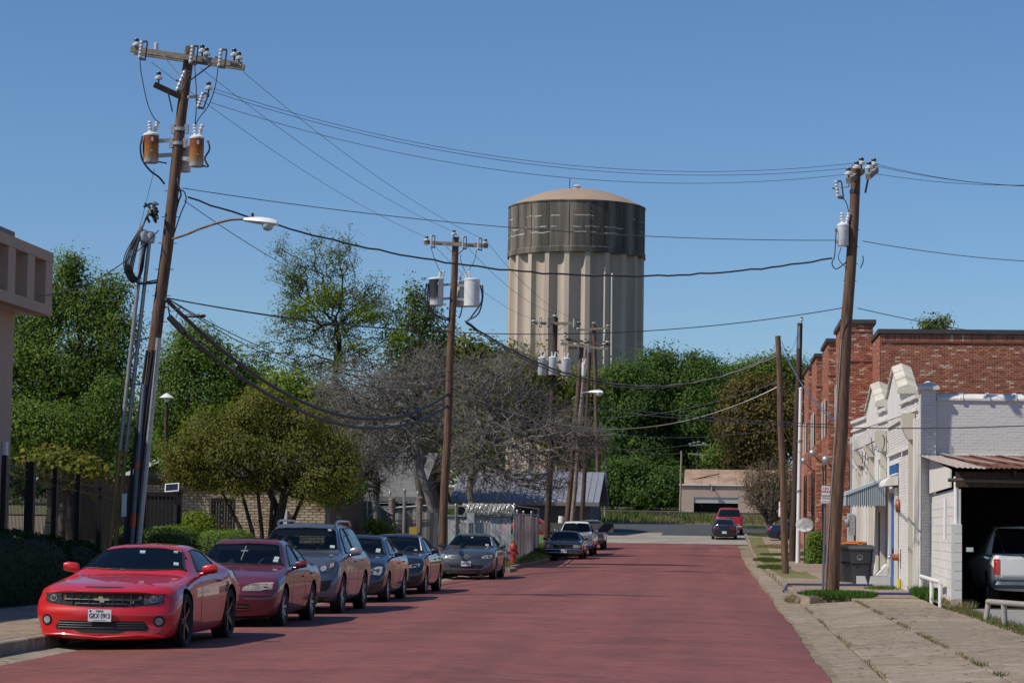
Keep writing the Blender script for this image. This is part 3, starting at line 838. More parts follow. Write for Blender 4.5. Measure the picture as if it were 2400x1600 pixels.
# ---------------------------------------------------------------- carport
rust = mat('rusty_tin', (.105, .035, .022), .75, metal=.15, var=.25, scale=2.2, col2=(.19, .07, .04), stretch=(3, .7, 1))
tin_pale = mat('bare_tin', (.42, .34, .29), .6, metal=.2, var=.2, scale=2, stretch=(3, .6, 1))
cp = empty('carport', (5.05, 51.4, 0), 'open carport with rusty corrugated tin roof and white block wall', 'carport')
x = 4.93; i = 0
while x < 13:
    w = .66
    pale = i in (0,)
    nn = 18
    vs, fs = [], []
    for j in range(nn * 1 + 1):
        xx = x + w * j / nn
        zz = .016 * math.cos(j * 2 * PI / 3 * 1.0 + i) + (.012 if i % 2 else 0)
        for k in range(5):
            t = k / 4
            vs.append((xx, 50.9 + t * 9.62, 3.05 + t * .56 + zz - .02 * math.sin(t * PI) + .01 * math.sin(xx * 3)))
    for j in range(nn):
        for k in range(4): fs.append((j * 5 + k, j * 5 + k + 1, (j + 1) * 5 + k + 1, (j + 1) * 5 + k))
    b = MB(); b.add(vs, fs); part(b, 'roof_sheet', tin_pale if pale else rust, cp)
    if i:      # bent pale flashing strip on the lap
        pts = [(x - .05 + .30 * (1 - t) ** 2 * 1.2, 52.2 + t * 8.2, 3.08 + (1.3 + t * 8.2) / 9.75 * .56 + .035) for t in [q / 6 for q in range(7)]]
        b = MB()
        for q in range(6): b.beam(pts[q], pts[q + 1], .10, .012)
        part(b, 'lap_strip', tin_pale, cp)
    x += w + random.choice([0, 0, .02]); i += 1
b = MB(); b.bb((5.0, 51.35, 2.66), (14, 51.45, 2.98)); part(b, 'fascia', wood_dark, cp)
b = MB(); b.tube([(4.82, 51.2, 2.80), (14, 51.2, 2.72)], .04, 8); part(b, 'beam_pipe', mat('grey_pipe', (.10, .09, .08), .6, metal=.2), cp)
b = MB()
for k in range(6): b.beam((6.2 + k * 1.3, 51.0, 2.95), (6.2 + k * 1.3, 60.5, 3.48), .05, .12)
part(b, 'rafters', wood_dark, cp)
dark_in = mat('shaded_interior', (.020, .019, .018), .95, var=.2, scale=1)  # near-black colour paints in the shade inside the carport and garage
b = MB(); b.bb((5.4, 60.42, 0), (15, 60.49, 3.4)); part(b, 'back_wall', dark_in, cp)  # added dark sheet hiding the white side wall, carries the painted shade
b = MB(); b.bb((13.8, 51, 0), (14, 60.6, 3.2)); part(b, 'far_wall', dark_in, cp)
b = MB(); b.bb((5.31, 51.5, .02), (13.8, 60.6, .115)); part(b, 'floor', mat('shaded_floor', (.03, .03, .03), .9), cp)  # floor colour darkened to stand in for shade under the roof
ply = mat('plywood', (.62, .585, .52), .85, var=.12, scale=2, stretch=(6, 6, 1), col2=(.70, .67, .61))
wx = lambda y: 4.93 + (y - 51.4) / 8.9 * .31         # the side wall runs slightly askew
for (ya, yb) in ((51.8, 55.9), (55.93, 60.3)):
    b = MB(); sl = lambda y: 2.98 + (y - 50.9) / 9.75 * .56
    b.prism([(wx(ya) - .02, ya, 2.66), (wx(yb) - .02, yb, 2.66), (wx(yb) - .02, yb, sl(yb)), (wx(ya) - .02, ya, sl(ya))], (.03, 0, 0)); part(b, 'plywood_panel', ply, cp)
cm = [mat('white_block', (.62, .60, .57), .85, var=.05, scale=2, bump=.3, bscale=50), mat('white_block_b', (.66, .64, .61), .85, var=.05, scale=2, bump=.3, bscale=50)]
b = MB(); b.prism([(wx(51.75) + .05, 51.75, 0), (wx(60.35) + .05, 60.35, 0), (wx(60.35) + .2, 60.35, 0), (wx(51.75) + .2, 51.75, 0)], (0, 0, 2.62)); part(b, 'block_core', cm[0], cp)
b = MB(); b.bb((4.975, 51.45, 0), (5.12, 51.749, 1.88)); part(b, 'pillar_core', cm[0], cp)
masonry(cp, (wx(60.35) + .05, 60.35, .1), (wx(51.75) - wx(60.35), -8.6, 0), 8.6, 2.5, (-8.6, wx(60.35) - wx(51.75), 0), .40, .195, cm, (.5, .5), 120, joint=.004, depth=.012, jit=.0015, part='concrete_block')
rusty_block = mat('rust_stained_block', (.36, .20, .10), .9, var=.3, scale=5, col2=(.55, .45, .36))
for r in range(9):
    b = MB(); b.bb((4.905, 51.36, .1 + r * .197), (5.125, 51.445 if r else 51.46, .1 + (r + 1) * .197 - .008)); part(b, 'concrete_block', rusty_block if r == 0 else cm[r % 2], cp)
b = MB(); b.tube([(5.02, 51.5, 1.88), (5.02, 51.5, 2.88)], .05, 10); part(b, 'post', white_metal, cp, 40)
b = MB(); b.tube([(wx(53.2) - .05, 53.2, 1.55), (wx(53.2) - .05, 53.15, 2.45)], .035, 8); part(b, 'plastic_pipe', white_metal, cp, 40)
# pipe rails by the drive
def pipe_rail(name, pts, label, r, m, tops):
    o = empty(name, pts[0], label, 'pipe rail')
    for p, t in zip(pts, tops):
        b = MB(); b.tube([Vector(p) - Vector((0, 0, .1)), t], r, 10); part(b, 'post', m, o, 40)
    b = MB(); q = list(tops); b.tube([Vector(q[0]) - (Vector(q[1]) - Vector(q[0])).normalized() * .06] + q[1:-1] + [Vector(q[-1]) + (Vector(q[-1]) - Vector(q[-2])).normalized() * .06], r * 1.02, 10); part(b, 'top_rail', m, o, 40)
    return o
pts = [Vector((5.0, 60.1, .14)), Vector((4.93, 56.3, .13)), Vector((4.92, 54.0, .13))]
pipe_rail('pipe_rail', pts, 'white pipe rail on three posts in the weeds by the block wall', .05, white_metal, [p + Vector((0, 0, .47)) for p in pts])
p1, p2, p3 = ground(2308, 1457, .12), ground(2355, 1468, .12), Vector((5.7, 37.5, .12))
pipe_rail('pipe_rail', [p1, p2, p3], 'leaning bare grey pipe rail at the edge of the gravel lot', .05, mat('worn_pipe', (.34, .31, .28), .7, metal=.2, var=.2, scale=14), [at(2317, 1409, p1.y + .05), at(2353, 1412, p2.y), p3 + Vector((0, 0, .42))])

# ---------------------------------------------------------------- pink building on the left
pk = empty('pink_building', (-16.95, 59.6, 0), 'pink stucco building with deep recessed panels under its roof edge', 'building')
PX, PY, PZ0, PZ1 = -16.95, 59.6, 6.84, 8.46
b = MB(); b.bb((-38, 18, 0), (PX - .80, PY - .6, PZ0 + .03)); part(b, 'wall', pink, pk)
b = MB(); b.bb((-38, 17, PZ0 + .02), (PX - .36, PY - .05, PZ1 - .03)); part(b, 'upper_band', pink_panel, pk)
b = MB(); b.bb((PX - .35, 17, PZ1 - .26), (PX, PY, PZ1)); part(b, 'top_beam', pink, pk)
b = MB(); b.bb((PX - .35, 17, PZ0), (PX, PY, PZ0 + .26)); part(b, 'bottom_beam', pink, pk)
for i in range(22):
    y1 = PY - i * 1.62
    b = MB(); b.bb((PX - .35, y1 - .62, PZ0 + .265), (PX - .012, y1 - .001, PZ1 - .265)); part(b, 'rib', pink, pk)
b = MB(); b.bb((-38, 16.5, PZ1 + .01), (PX - .55, PY - 1.6, PZ1 + .34)); part(b, 'roof_parapet', mat('dark_parapet', (.13, .125, .13), .7, var=.1), pk)
b = MB(); b.bb((PX - .79, PY - 1.3, .4), (PX - .70, PY - 1.1, 3.6)); part(b, 'downpipe', white_metal, pk)

# ---------------------------------------------------------------- iron fence, gate, solar panel
A, B = at(8, 1180, 55.2), at(328, 1180, 66.3); A.z, B.z = .3, .15
fn = empty('iron_fence', A, 'tall black iron picket fence behind the dark hedges', 'fence')
topz = lambda t: 3.08 - .62 * t
NP = 6
pk_b = MB()
for i in range(NP + 1):
    a = A.lerp(B, i / NP); zt_ = topz(i / NP)
    w_ = .11 if i == 1 else .06
    b = MB(); b.bb((a.x - w_, a.y - w_, .1), (a.x + w_, a.y + w_, zt_ + .10)); part(b, 'post', black, fn)
    if i == NP: break
    c = A.lerp(B, (i + 1) / NP); z2 = topz((i + 1) / NP)
    b = MB()
    for hz in (-.34, -.12): b.beam((a.x, a.y, zt_ + hz), (c.x, c.y, z2 + hz), .04, .035)
    b.beam((a.x, a.y, .5), (c.x, c.y, .5), .04, .035)
    part(b, 'rail', black, fn)
    n = 19
    for k in range(1, n):
        p = a.lerp(c, k / n); zz = zt_ + (z2 - zt_) * k / n
        pk_b.box((p.x, p.y, zz / 2 + .15), (.012, .012, zz - .2))
o = part(pk_b, 'pickets', black, fn); o['kind'] = 'stuff'
def board_gate(name, pxa, pxb, pyt, pyb, Y, label, nb=9):
    a, c = at(pxa, pyt, Y), at(pxb, pyt, Y)
    z0, z1 = .15, a.z
    g = empty(name, (a.x, Y, z0), label, 'gate')
    w = (c.x - a.x) / nb
    for k in range(nb):
        b = MB(); b.bb((a.x + k * w + .008, Y + .04, z0), (a.x + (k + 1) * w - .008, Y + .065 + random.uniform(0, .012), z1 - .06)); part(b, 'board', black, g)
    b = MB(); b.bb((a.x, Y, z1 - .12), (c.x, Y + .035, z1)); b.bb((a.x, Y, z0), (a.x + .07, Y + .034, z1 - .121)); b.bb((c.x - .07, Y, z0), (c.x, Y + .034, z1 - .121)); part(b, 'frame', black, g)
    return g
board_gate('board_gate', 334, 416, 1152, 1250, 67.3, 'wide black gate below the small solar panel')
board_gate('board_gate', 494, 552, 1166, 1260, 80, 'narrow black gate beside the green bush and pale brick wall')
for k in range(2):
    c = at(418, 1158 + k, 67.6); b = MB(); b.bb((c.x - .1, 67.5, .1), (c.x + .1, 67.7, c.z + .05)) if k == 0 else b.box((c.x, 67.6, c.z + .1), (.26, .26, .1))
    if k == 0: gp = empty('gate_post', (c.x, 67.6, .1), 'black square gate post at the end of the wide gate', 'post')
    part(b, 'shaft' if k == 0 else 'cap', black, gp)
c = at(403, 1142, 66.5)
sp = empty('solar_panel', (c.x, 66.5, .2), 'small white framed solar panel on a pole above the black gate', 'solar panel')
b = MB(); b.tube([(c.x + .1, 66.6, .2), (c.x + .1, 66.6, c.z)], .03, 8); part(b, 'pole', steel_dark, sp)
Rm = Matrix.Rotation(rad(-5), 3, 'Y') @ Matrix.Rotation(rad(-32), 3, 'X')
b = MB(); b.box(c, (.40, .03, .27), R=Rm); part(b, 'panel_frame', white_metal, sp)
cells = mat('solar_cell', (.012, .014, .035), .15, var=.1)
for ix in range(4):
    for iz in range(2):
        b = MB(); b.box(c + Rm @ Vector((-.132 + ix * .088, -.018, -.055 + iz * .11)), (.082, .012, .102), R=Rm); part(b, 'solar_cell', cells, sp)

# ---------------------------------------------------------------- pale brick building, houses
yb = [mat('tan_brick', (.36, .29, .19), .9, var=.12, scale=8), mat('cream_brick', (.43, .36, .25), .9, var=.1, scale=8), mat('brown_brick', (.29, .22, .14), .9, var=.12, scale=8)]
pb = empty('pale_brick_building', (-16.5, 85, 0), 'low flat pale brick building behind the olive tree', 'building')
b = MB(); b.bb((-24, 85.03, 0), (-13.96, 94, 3.15)); part(b, 'wall', mat('dark_mortar', (.10, .085, .065), .95), pb)
masonry(pb, (-20.6, 85.03, .3), (1, 0, 0), 6.64, 2.8, (0, -1, 0), .30, .10, yb, (.4, .4, .2), 300, joint=.016, depth=.03, first=lambda s: -s[0].z)
b = MB(); b.bb((-24.2, 84.8, 3.15), (-13.8, 94.2, 3.32)); part(b, 'roof_edge', coping_dark, pb)
b = MB(); b.bb((-15.75, 84.86, .8), (-15.35, 85.0, 2.15)); part(b, 'electric_panel', tank_grey, pb)
b = MB(); b.bb((-13.98, 84.9, .1), (-13.8, 85.1, 3.12)); part(b, 'downspout', steel_dark, pb)

def house(name, label, x0, x1, y0, y1, zb, ze, zr, wall_m, roof_m, trim_m, ridge='X', over=.5, windows=(), trim=True):
    h = empty(name, ((x0 + x1) / 2, y0, zb), label, 'house')
    b = MB(); b.bb((x0, y0, zb - .5), (x1, y1, ze)); part(b, 'wall', wall_m, h)
    o = over
    if ridge == 'X':
        ym = (y0 + y1) / 2
        for s, ya in ((-1, y0 - o), (1, y1 + o)):
            n = 12
            pl = [(x0 - o, ya, ze - .02), (x1 + o, ya, ze - .02), (x1 + o, ym, zr), (x0 - o, ym, zr)]
            b = MB(); b.prism(pl, (0, 0, .12)); part(b, 'roof', roof_m, h)
        b = MB(); b.prism([(x0, y0, ze), (x0, y1, ze), (x0, ym, zr - .05)], (.2, 0, 0)); part(b, 'gable', wall_m, h)
        b = MB(); b.prism([(x1 - .2, y0, ze), (x1 - .2, y1, ze), (x1 - .2, ym, zr - .05)], (.2, 0, 0)); part(b, 'gable', wall_m, h)
        if trim:
            b = MB(); b.bb((x0 - o, y0 - o - .06, ze - .16), (x1 + o, y0 - o - .003, ze + .11)); part(b, 'fascia', trim_m, h)
    else:
        xm = (x0 + x1) / 2
        for xa in (x0 - o, x1 + o):
            pl = [(xa, y0 - o, ze - .02), (xm, y0 - o, zr), (xm, y1 + o, zr), (xa, y1 + o, ze - .02)]
            b = MB(); b.prism(pl, (0, 0, .12)); part(b, 'roof', roof_m, h)
            b = MB(); b.beam((xa, y0 - o - .04, ze - .04), (xm, y0 - o - .04, zr - .02), .06, .22); part(b, 'rake_board', trim_m, h)
        b = MB(); b.prism([(x0, y0, ze), (x1, y0, ze), (xm, y0, zr - .06)], (0, .2, 0)); part(b, 'gable', wall_m, h)
    for (xa, xb, za, zb_) in windows:
        w = adopt(empty('window', (xa, y0, za)), h)
        b = MB(); b.bb((xa, y0 - .05, za), (xb, y0 - .01, zb_)); part(b, 'pane', glass_dark, w)
        b = MB(); b.bb((xa - .08, y0 - .07, zb_), (xb + .08, y0 - .004, zb_ + .08)); b.bb((xa - .08, y0 - .071, za - .08), (xb + .08, y0 - .004, za)); b.bb((xa - .08, y0 - .069, za), (xa, y0 - .004, zb_)); b.bb((xb, y0 - .069, za), (xb + .08, y0 - .004, zb_)); part(b, 'window_frame', trim_m, w)
    return h
shingle = mat('grey_shingle', (.115, .115, .11), .9, col2=(.17, .165, .155), scale=1.2, stretch=(1, 4, 4), bump=.4, bscale=6)
siding = mat('grey_siding', (.16, .165, .165), .8, var=.06)
a1, a2 = at(300, 1128, 118), at(530, 1128, 118)
house('house', 'pale house with grey roof and white rake boards behind the leaning pole', a1.x, a2.x, 118, 130, .2, a1.z, at(430, 1062, 118).z, siding, shingle, white_paint, 'Y', .7, [(a1.x + 1.6, a1.x + 2.6, 1.4, 2.6)])
a1, a2 = at(700, 1165, 132), at(965, 1165, 132)
house('house', 'house with broad grey shingle roof behind the bare trees', a1.x - 4, a2.x, 132, 146, .3, a1.z, at(800, 1062, 138).z, mat('grey_green_wall', (.075, .08, .075), .85), shingle, siding, 'X', .6, [(a2.x - 4, a2.x - 2.8, 1.3, 2.5), (a2.x - 8, a2.x - 6.8, 1.3, 2.5)])
a1, a2 = at(1075, 1176, 168), at(1385, 1176, 168)
met = mat('grey_metal_roof', (.22, .235, .265), .6, metal=.0, var=.08, scale=1.0, stretch=(6, .4, 1))
h3 = house('house', 'grey house with pale metal roof beyond the chain link enclosure', a1.x, a2.x, 168, 182, 1.2, a1.z, at(1250, 1108, 175).z, mat('dark_siding', (.075, .08, .09), .85), met, siding, 'X', .6, [(at(1222, 1200, 168).x, at(1248, 1200, 168).x, 1.68 + (1236 - 1207) / 33.4, 1.68 + (1236 - 1183) / 33.4)])
for i in range(1, 24):
    x = a1.x - .6 + i * (a2.x - a1.x + 1.2) / 24
    b = MB(); zr_ = at(1250, 1108, 175).z
    b.beam((x, 167.38, a1.z + .13), (x, 175, zr_ + .13), .04, .035); part(b, 'roof_seam', met, h3)
# brick garage beyond the railway
gzs = gz(267)
stuc = mat('beige_stucco', (.42, .33, .27), .9, var=.07, scale=.6)
gr = empty('garage', (3, 267, gzs), 'beige garage with half open roller door and rusty tin roof beyond the railway', 'garage')
xl, xr = -4.12, 11.5
ez = 6.55
dl, drr, dz1 = -3.36 + .65, 2.2, 5.25
b = MB(); b.bb((xl, 267, gzs - .4), (dl, 267.4, ez)); b.bb((drr, 267, gzs - .4), (xr, 267.4, ez)); b.bb((dl, 267, dz1), (drr, 267.4, ez)); b.bb((xl, 267.41, gzs - .4), (xl + .3, 282, ez)); b.bb((xl, 281.7, gzs), (xr, 282, ez)); b.bb((xr - .3, 267.41, gzs - .4), (xr, 281.69, ez)); part(b, 'wall', stuc, gr)
b = MB(); b.bb((dl + .02, 267.15, 4.62), (drr - .02, 267.25, dz1 - .01))
for k in range(4): b.bb((dl + .02, 267.11, 4.64 + k * .155), (drr - .02, 267.149, 4.74 + k * .155))
part(b, 'roller_door', mat('pale_door', (.52, .54, .55), .6, var=.05), gr)
b = MB(); b.bb((dl, 268.6, gzs - .2), (drr, 268.8, 5.4)); part(b, 'dark_interior', dark_in, gr)  # dark sheet standing in for the shade behind the half open door
b = MB(); b.bb((xl - .25, 266.8, ez), (xr + .2, 267.5, ez + .14)); part(b, 'gutter', white_paint, gr)
for i in range(56):
    b = MB(); b.bb((xl + .1 + i * .28, 266.9, ez - .26), (xl + .24 + i * .28, 266.99, ez - .04)); part(b, 'dentil', stuc, gr)
rust_far = mat('faded_rust_roof', (.26, .15, .095), .85, col2=(.40, .28, .20), var=.15, scale=.5)
for i in range(8):
    x0 = xl + .35 + i * 1.9
    b = MB(); b.prism([(x0, 267.2, ez + .15), (x0 + 1.88, 267.2, ez + .15), (x0 + 1.88, 274, 8.45), (x0, 274, 8.45)], (0, 0, .05 + .02 * (i % 2))); part(b, 'roof_sheet', rust_far, gr)
b = MB(); b.prism([(xl + .3, 267.5, ez), (xl + .3, 281.5, ez), (xl + .3, 274, 8.4)], (.1, 0, 0)); part(b, 'gable', stuc, gr)
b = MB(); b.beam((xl + .9, 269, 7.15), (xl + 4.2, 270.8, 7.95), .16, .1); part(b, 'fallen_batten', wood_dark, gr)
wl = empty('wall_lamp', (.0, 266.9, 5.9), 'dark gooseneck lamp on the garage wall above its door', 'lamp')
c = at(1668, 1143, 266.9)
b = MB(); b.tube([c + Vector((-.25, .1, .45)), c + Vector((-.22, -.35, .42)), c + Vector((0, -.5, .1))], .05, 8); part(b, 'arm', steel_dark, wl)
b = MB(); b.lathe([(.08, .25), (.16, .1), (.32, -.25)], c + Vector((.05, -.5, -.1)), 12); part(b, 'shade', steel_dark, wl, 40)

# ---------------------------------------------------------------- water tower
def tower_mat(name, dark):
    m = bpy.data.materials.new(name); m.use_nodes = True
    n = m.node_tree.nodes; l = m.node_tree.links; p = n['Principled BSDF']; p.inputs['Roughness'].default_value = .9
    tc = n.new('ShaderNodeTexCoord')
    mp = n.new('ShaderNodeMapping'); mp.inputs['Scale'].default_value = (.42, .42, .035)
    l.new(tc.outputs['Object'], mp.inputs[0])
    nz = n.new('ShaderNodeTexNoise'); nz.inputs['Scale'].default_value = 1.3; nz.inputs['Detail'].default_value = 7; nz.inputs['Roughness'].default_value = .6
    l.new(mp.outputs[0], nz.inputs['Vector'])
    if dark: rp = ramp(n, [(.30, (.042, .038, .034)), (.46, (.080, .071, .062)), (.57, (.15, .13, .108)), (.72, (.30, .255, .21))])
    else: rp = ramp(n, [(.30, (.37, .305, .24)), (.5, (.46, .385, .31)), (.7, (.52, .44, .355))])
    l.new(nz.outputs['Fac'], rp.inputs[0])
    col = rp.outputs[0]
    if dark:      # lime bled out along the cold joints: thin broken white lines
        sx = n.new('ShaderNodeSeparateXYZ'); l.new(tc.outputs['Object'], sx.inputs[0])
        n2 = n.new('ShaderNodeTexNoise'); n2.inputs['Scale'].default_value = .9; n2.inputs['Detail'].default_value = 6
        l.new(tc.outputs['Object'], n2.inputs['Vector'])
        for zc in (45.0, 43.45, 42.65):
            ad = n.new('ShaderNodeMath'); ad.operation = 'MULTIPLY_ADD'; ad.inputs[1].default_value = .5; l.new(n2.outputs['Fac'], ad.inputs[0]); l.new(sx.outputs[2], ad.inputs[2])
            sb = n.new('ShaderNodeMath'); sb.operation = 'SUBTRACT'; l.new(ad.outputs[0], sb.inputs[0]); sb.inputs[1].default_value = zc + .25
            ab = n.new('ShaderNodeMath'); ab.operation = 'ABSOLUTE'; l.new(sb.outputs[0], ab.inputs[0])
            lt = n.new('ShaderNodeMath'); lt.operation = 'LESS_THAN'; lt.inputs[1].default_value = .055; l.new(ab.outputs[0], lt.inputs[0])
            n3 = n.new('ShaderNodeTexNoise'); n3.inputs['Scale'].default_value = .55; n3.inputs['Detail'].default_value = 5; n3.noise_dimensions = '4D'; n3.inputs['W'].default_value = zc
            l.new(tc.outputs['Object'], n3.inputs['Vector'])
            gt = n.new('ShaderNodeMath'); gt.operation = 'GREATER_THAN'; gt.inputs[1].default_value = .5; l.new(n3.outputs['Fac'], gt.inputs[0])
            mu = n.new('ShaderNodeMath'); mu.operation = 'MULTIPLY'; l.new(lt.outputs[0], mu.inputs[0]); l.new(gt.outputs[0], mu.inputs[1])
            mx = n.new('ShaderNodeMix'); mx.data_type = 'RGBA'; l.new(mu.outputs[0], mx.inputs[0]); l.new(col, mx.inputs[6]); mx.inputs[7].default_value = (.50, .46, .40, 1)
            col = mx.outputs[2]
    l.new(col, p.inputs['Base Color'])
    return m
TX, TY, TR = -20.5, 340.0, 9.72
tw = empty('water_tower', (TX, TY, 5), 'fluted concrete water tower with stained dark drum and domed roof', 'water tower')
NF = 21
phi0 = rad(-4.3 - 1.9)
vs, ring = [], []
for k in range(NF):
    a0 = k * 2 * PI / NF + phi0
    wr = rad(3.9)
    ring += [(a0, TR), (a0 + wr, TR)]
    for j in range(1, 10):
        u = -1 + 2 * j / 10
        ring.append((a0 + wr + (2 * PI / NF - wr) * (j / 10), TR - .95 * math.sqrt(1 - u * u) if abs(u) < 1 else TR))
NR = len(ring)
b = MB()
vs, fs = [], []
for z in (4.0, 40.1):
    for a, r in ring: vs.append((TX + r * math.sin(a), TY - r * math.cos(a), z))
for k in range(NR): fs.append((k, (k + 1) % NR, NR + (k + 1) % NR, NR + k))
b.add(vs, fs); part(b, 'fluted_shaft', tower_mat('tower_concrete', False), tw, 35)
drum_m = tower_mat('stained_drum', True)
b = MB(); b.lathe([(TR + .16, 39.9), (TR + .16, 40.6), (TR + .02, 40.75), (TR + .02, 46.9), (TR + .12, 47.0), (TR + .12, 47.18), (TR - .1, 47.2)], (TX, TY, 0), 84, cap=True); part(b, 'drum', drum_m, tw, 35)
for k in range(NF):
    a = k * 2 * PI / NF + phi0 + rad(2)
    b = MB(); b.box((TX + (TR + .05) * math.sin(a), TY - (TR + .05) * math.cos(a), 43.8), (.45, .08, 6.0), rz=a); part(b, 'drum_rib', drum_m, tw)
dome = [(TR * (1 - j / 14), 47.19 + 2.75 * (1 - (1 - j / 14) ** 2)) for j in range(14)] + [(.02, 49.94)]
b = MB(); b.lathe(dome, (TX, TY, 0), 72); part(b, 'dome', mat('dome_concrete', (.33, .245, .175), .9, var=.1, scale=.4), tw, 60)
b = MB(); b.lathe([(.5, 49.8), (.5, 50.2), (.65, 50.25), (.3, 50.5), (.02, 50.55)], (TX, TY - .6, 0), 14); part(b, 'hatch', tank_grey, tw, 40)
b = MB(); b.tube([(TX - .95, TY - 2, 49.7), (TX - .95, TY - 2, 51.2)], .06, 6); part(b, 'antenna', steel_dark, tw)
for k in range(8):
    a = rad(14.5); z = 46.6 - k * .95
    b = MB(); b.beam((TX + (TR + .1) * math.sin(a), TY - (TR + .1) * math.cos(a), z), (TX + (TR + .5) * math.sin(a + .04), TY - (TR + .5) * math.cos(a + .04), z - .5), .08, .08); part(b, 'ladder_bracket', steel_dark, tw)
c = at(1434, 640, 329.6)
b = MB(); b.tube([(c.x + .1, 329.9, 18), (c.x, 330.1, c.z - .3), (c.x, 330.6, c.z)], .13, 8); part(b, 'overflow_pipe', mat('pale_pipe', (.52, .47, .42), .7), tw)
# ------------------------------------------------------------------ vehicles
glass_car = mat('car_glass', (.008, .011, .016), .04, var=0, spec=.4)
def see_through(name, tint, ior=1.5):
    m = bpy.data.materials.new(name); m.use_nodes = True
    n = m.node_tree.nodes; l = m.node_tree.links; n.clear()
    t = n.new('ShaderNodeBsdfTransparent'); t.inputs[0].default_value = (*tint, 1)
    g = n.new('ShaderNodeBsdfGlossy'); g.inputs['Roughness'].default_value = .02
    f = n.new('ShaderNodeFresnel'); f.inputs['IOR'].default_value = ior
    x = n.new('ShaderNodeMixShader'); o = n.new('ShaderNodeOutputMaterial')
    l.new(f.outputs[0], x.inputs[0]); l.new(t.outputs[0], x.inputs[1]); l.new(g.outputs[0], x.inputs[2]); l.new(x.outputs[0], o.inputs[0])
    return m
glass_clear = see_through('clear_car_glass', (.50, .56, .54))
glass_tint = see_through('tinted_car_glass', (.14, .16, .19))
cabin_m = mat('cabin_trim', (.035, .034, .033), .8, var=.1)
seat_m = mat('seat_cloth', (.075, .072, .068), .9, var=.15)
wheel_m = mat('wheel_grip', (.10, .095, .09), .5, var=0)
def densify(pts, step=.06):
    out = []
    for i in range(len(pts)):
        a, b = Vector(pts[i]), Vector(pts[(i + 1) % len(pts)])
        k = max(1, int((b - a).length / step))
        out += [a.lerp(b, j / k) for j in range(k)]
    return out
gasket = mat('window_gasket', (.010, .010, .011), .5, var=0)
plastic = mat('black_plastic', (.018, .018, .019), .6, var=.1)
arch_m = mat('wheel_well', (.006, .006, .006), .95, var=0)
lamp_clear = mat('lamp_lens', (.30, .31, .32), .12, var=.5, scale=38, coat=1)
lamp_smoke = mat('smoked_lens', (.06, .06, .06), .08, var=.5, scale=40, coat=1)
lamp_amber = mat('amber_lens', (.16, .085, .05), .15, var=.1, coat=1)
lamp_red = mat('red_lens', (.42, .015, .012), .12, var=.15, scale=20, coat=1)
alloy = mat('alloy', (.56, .57, .58), .35, metal=.45, var=.05)
alloy_dark = mat('dark_alloy', (.03, .03, .033), .35, metal=.6, var=.1)
plate_m = mat('number_plate', (.70, .71, .72), .5, var=.03)
ink = mat('plate_ink', (.02, .025, .05), .6, var=0)
sticker = mat('sticker', (.38, .46, .49), .6, var=.1, scale=60)
gold = mat('gold_badge', (.55, .42, .24), .3, metal=.6, var=.05)

def lettering(text, size, m, parent, loc, rot, name='lettering', align='CENTER', sx=1., bold=0.):
    cu = bpy.data.curves.new(name, 'FONT')
    cu.body = text; cu.size = size; cu.align_x = align; cu.align_y = 'CENTER'; cu.extrude = .001; cu.offset = bold
    t = bpy.data.objects.new(name, cu); COL.objects.link(t)
    dg = bpy.context.evaluated_depsgraph_get()
    me = bpy.data.meshes.new_from_object(t.evaluated_get(dg))
    bpy.data.objects.remove(t); bpy.data.curves.remove(cu)
    me.materials.clear(); me.materials.append(m)
    o = link(name, me)
    M4 = Matrix.Translation(Vector(loc)) @ rot.to_4x4() @ Matrix.Diagonal((sx, 1, 1, 1))
    me.transform(M4)
    if parent: o.parent = parent
    return o
FRONT = Matrix(((0, 0, -1), (-1, 0, 0), (0, 1, 0)))     # text reads from the front (-x) of a vehicle, in its own axes
BACK = Matrix(((0, 0, 1), (1, 0, 0), (0, 1, 0)))
TOCAM = Matrix(((1, 0, 0), (0, 0, -1), (0, 1, 0)))      # reads for someone looking down the street

def chaikin(p, it=2):
    for _ in range(it):
        q = [p[0]]
        for a, b in zip(p[:-1], p[1:]):
            q.append((a[0] * .75 + b[0] * .25, a[1] * .75 + b[1] * .25))
            q.append((a[0] * .25 + b[0] * .75, a[1] * .25 + b[1] * .75))
        q.append(p[-1]); p = q
    return p

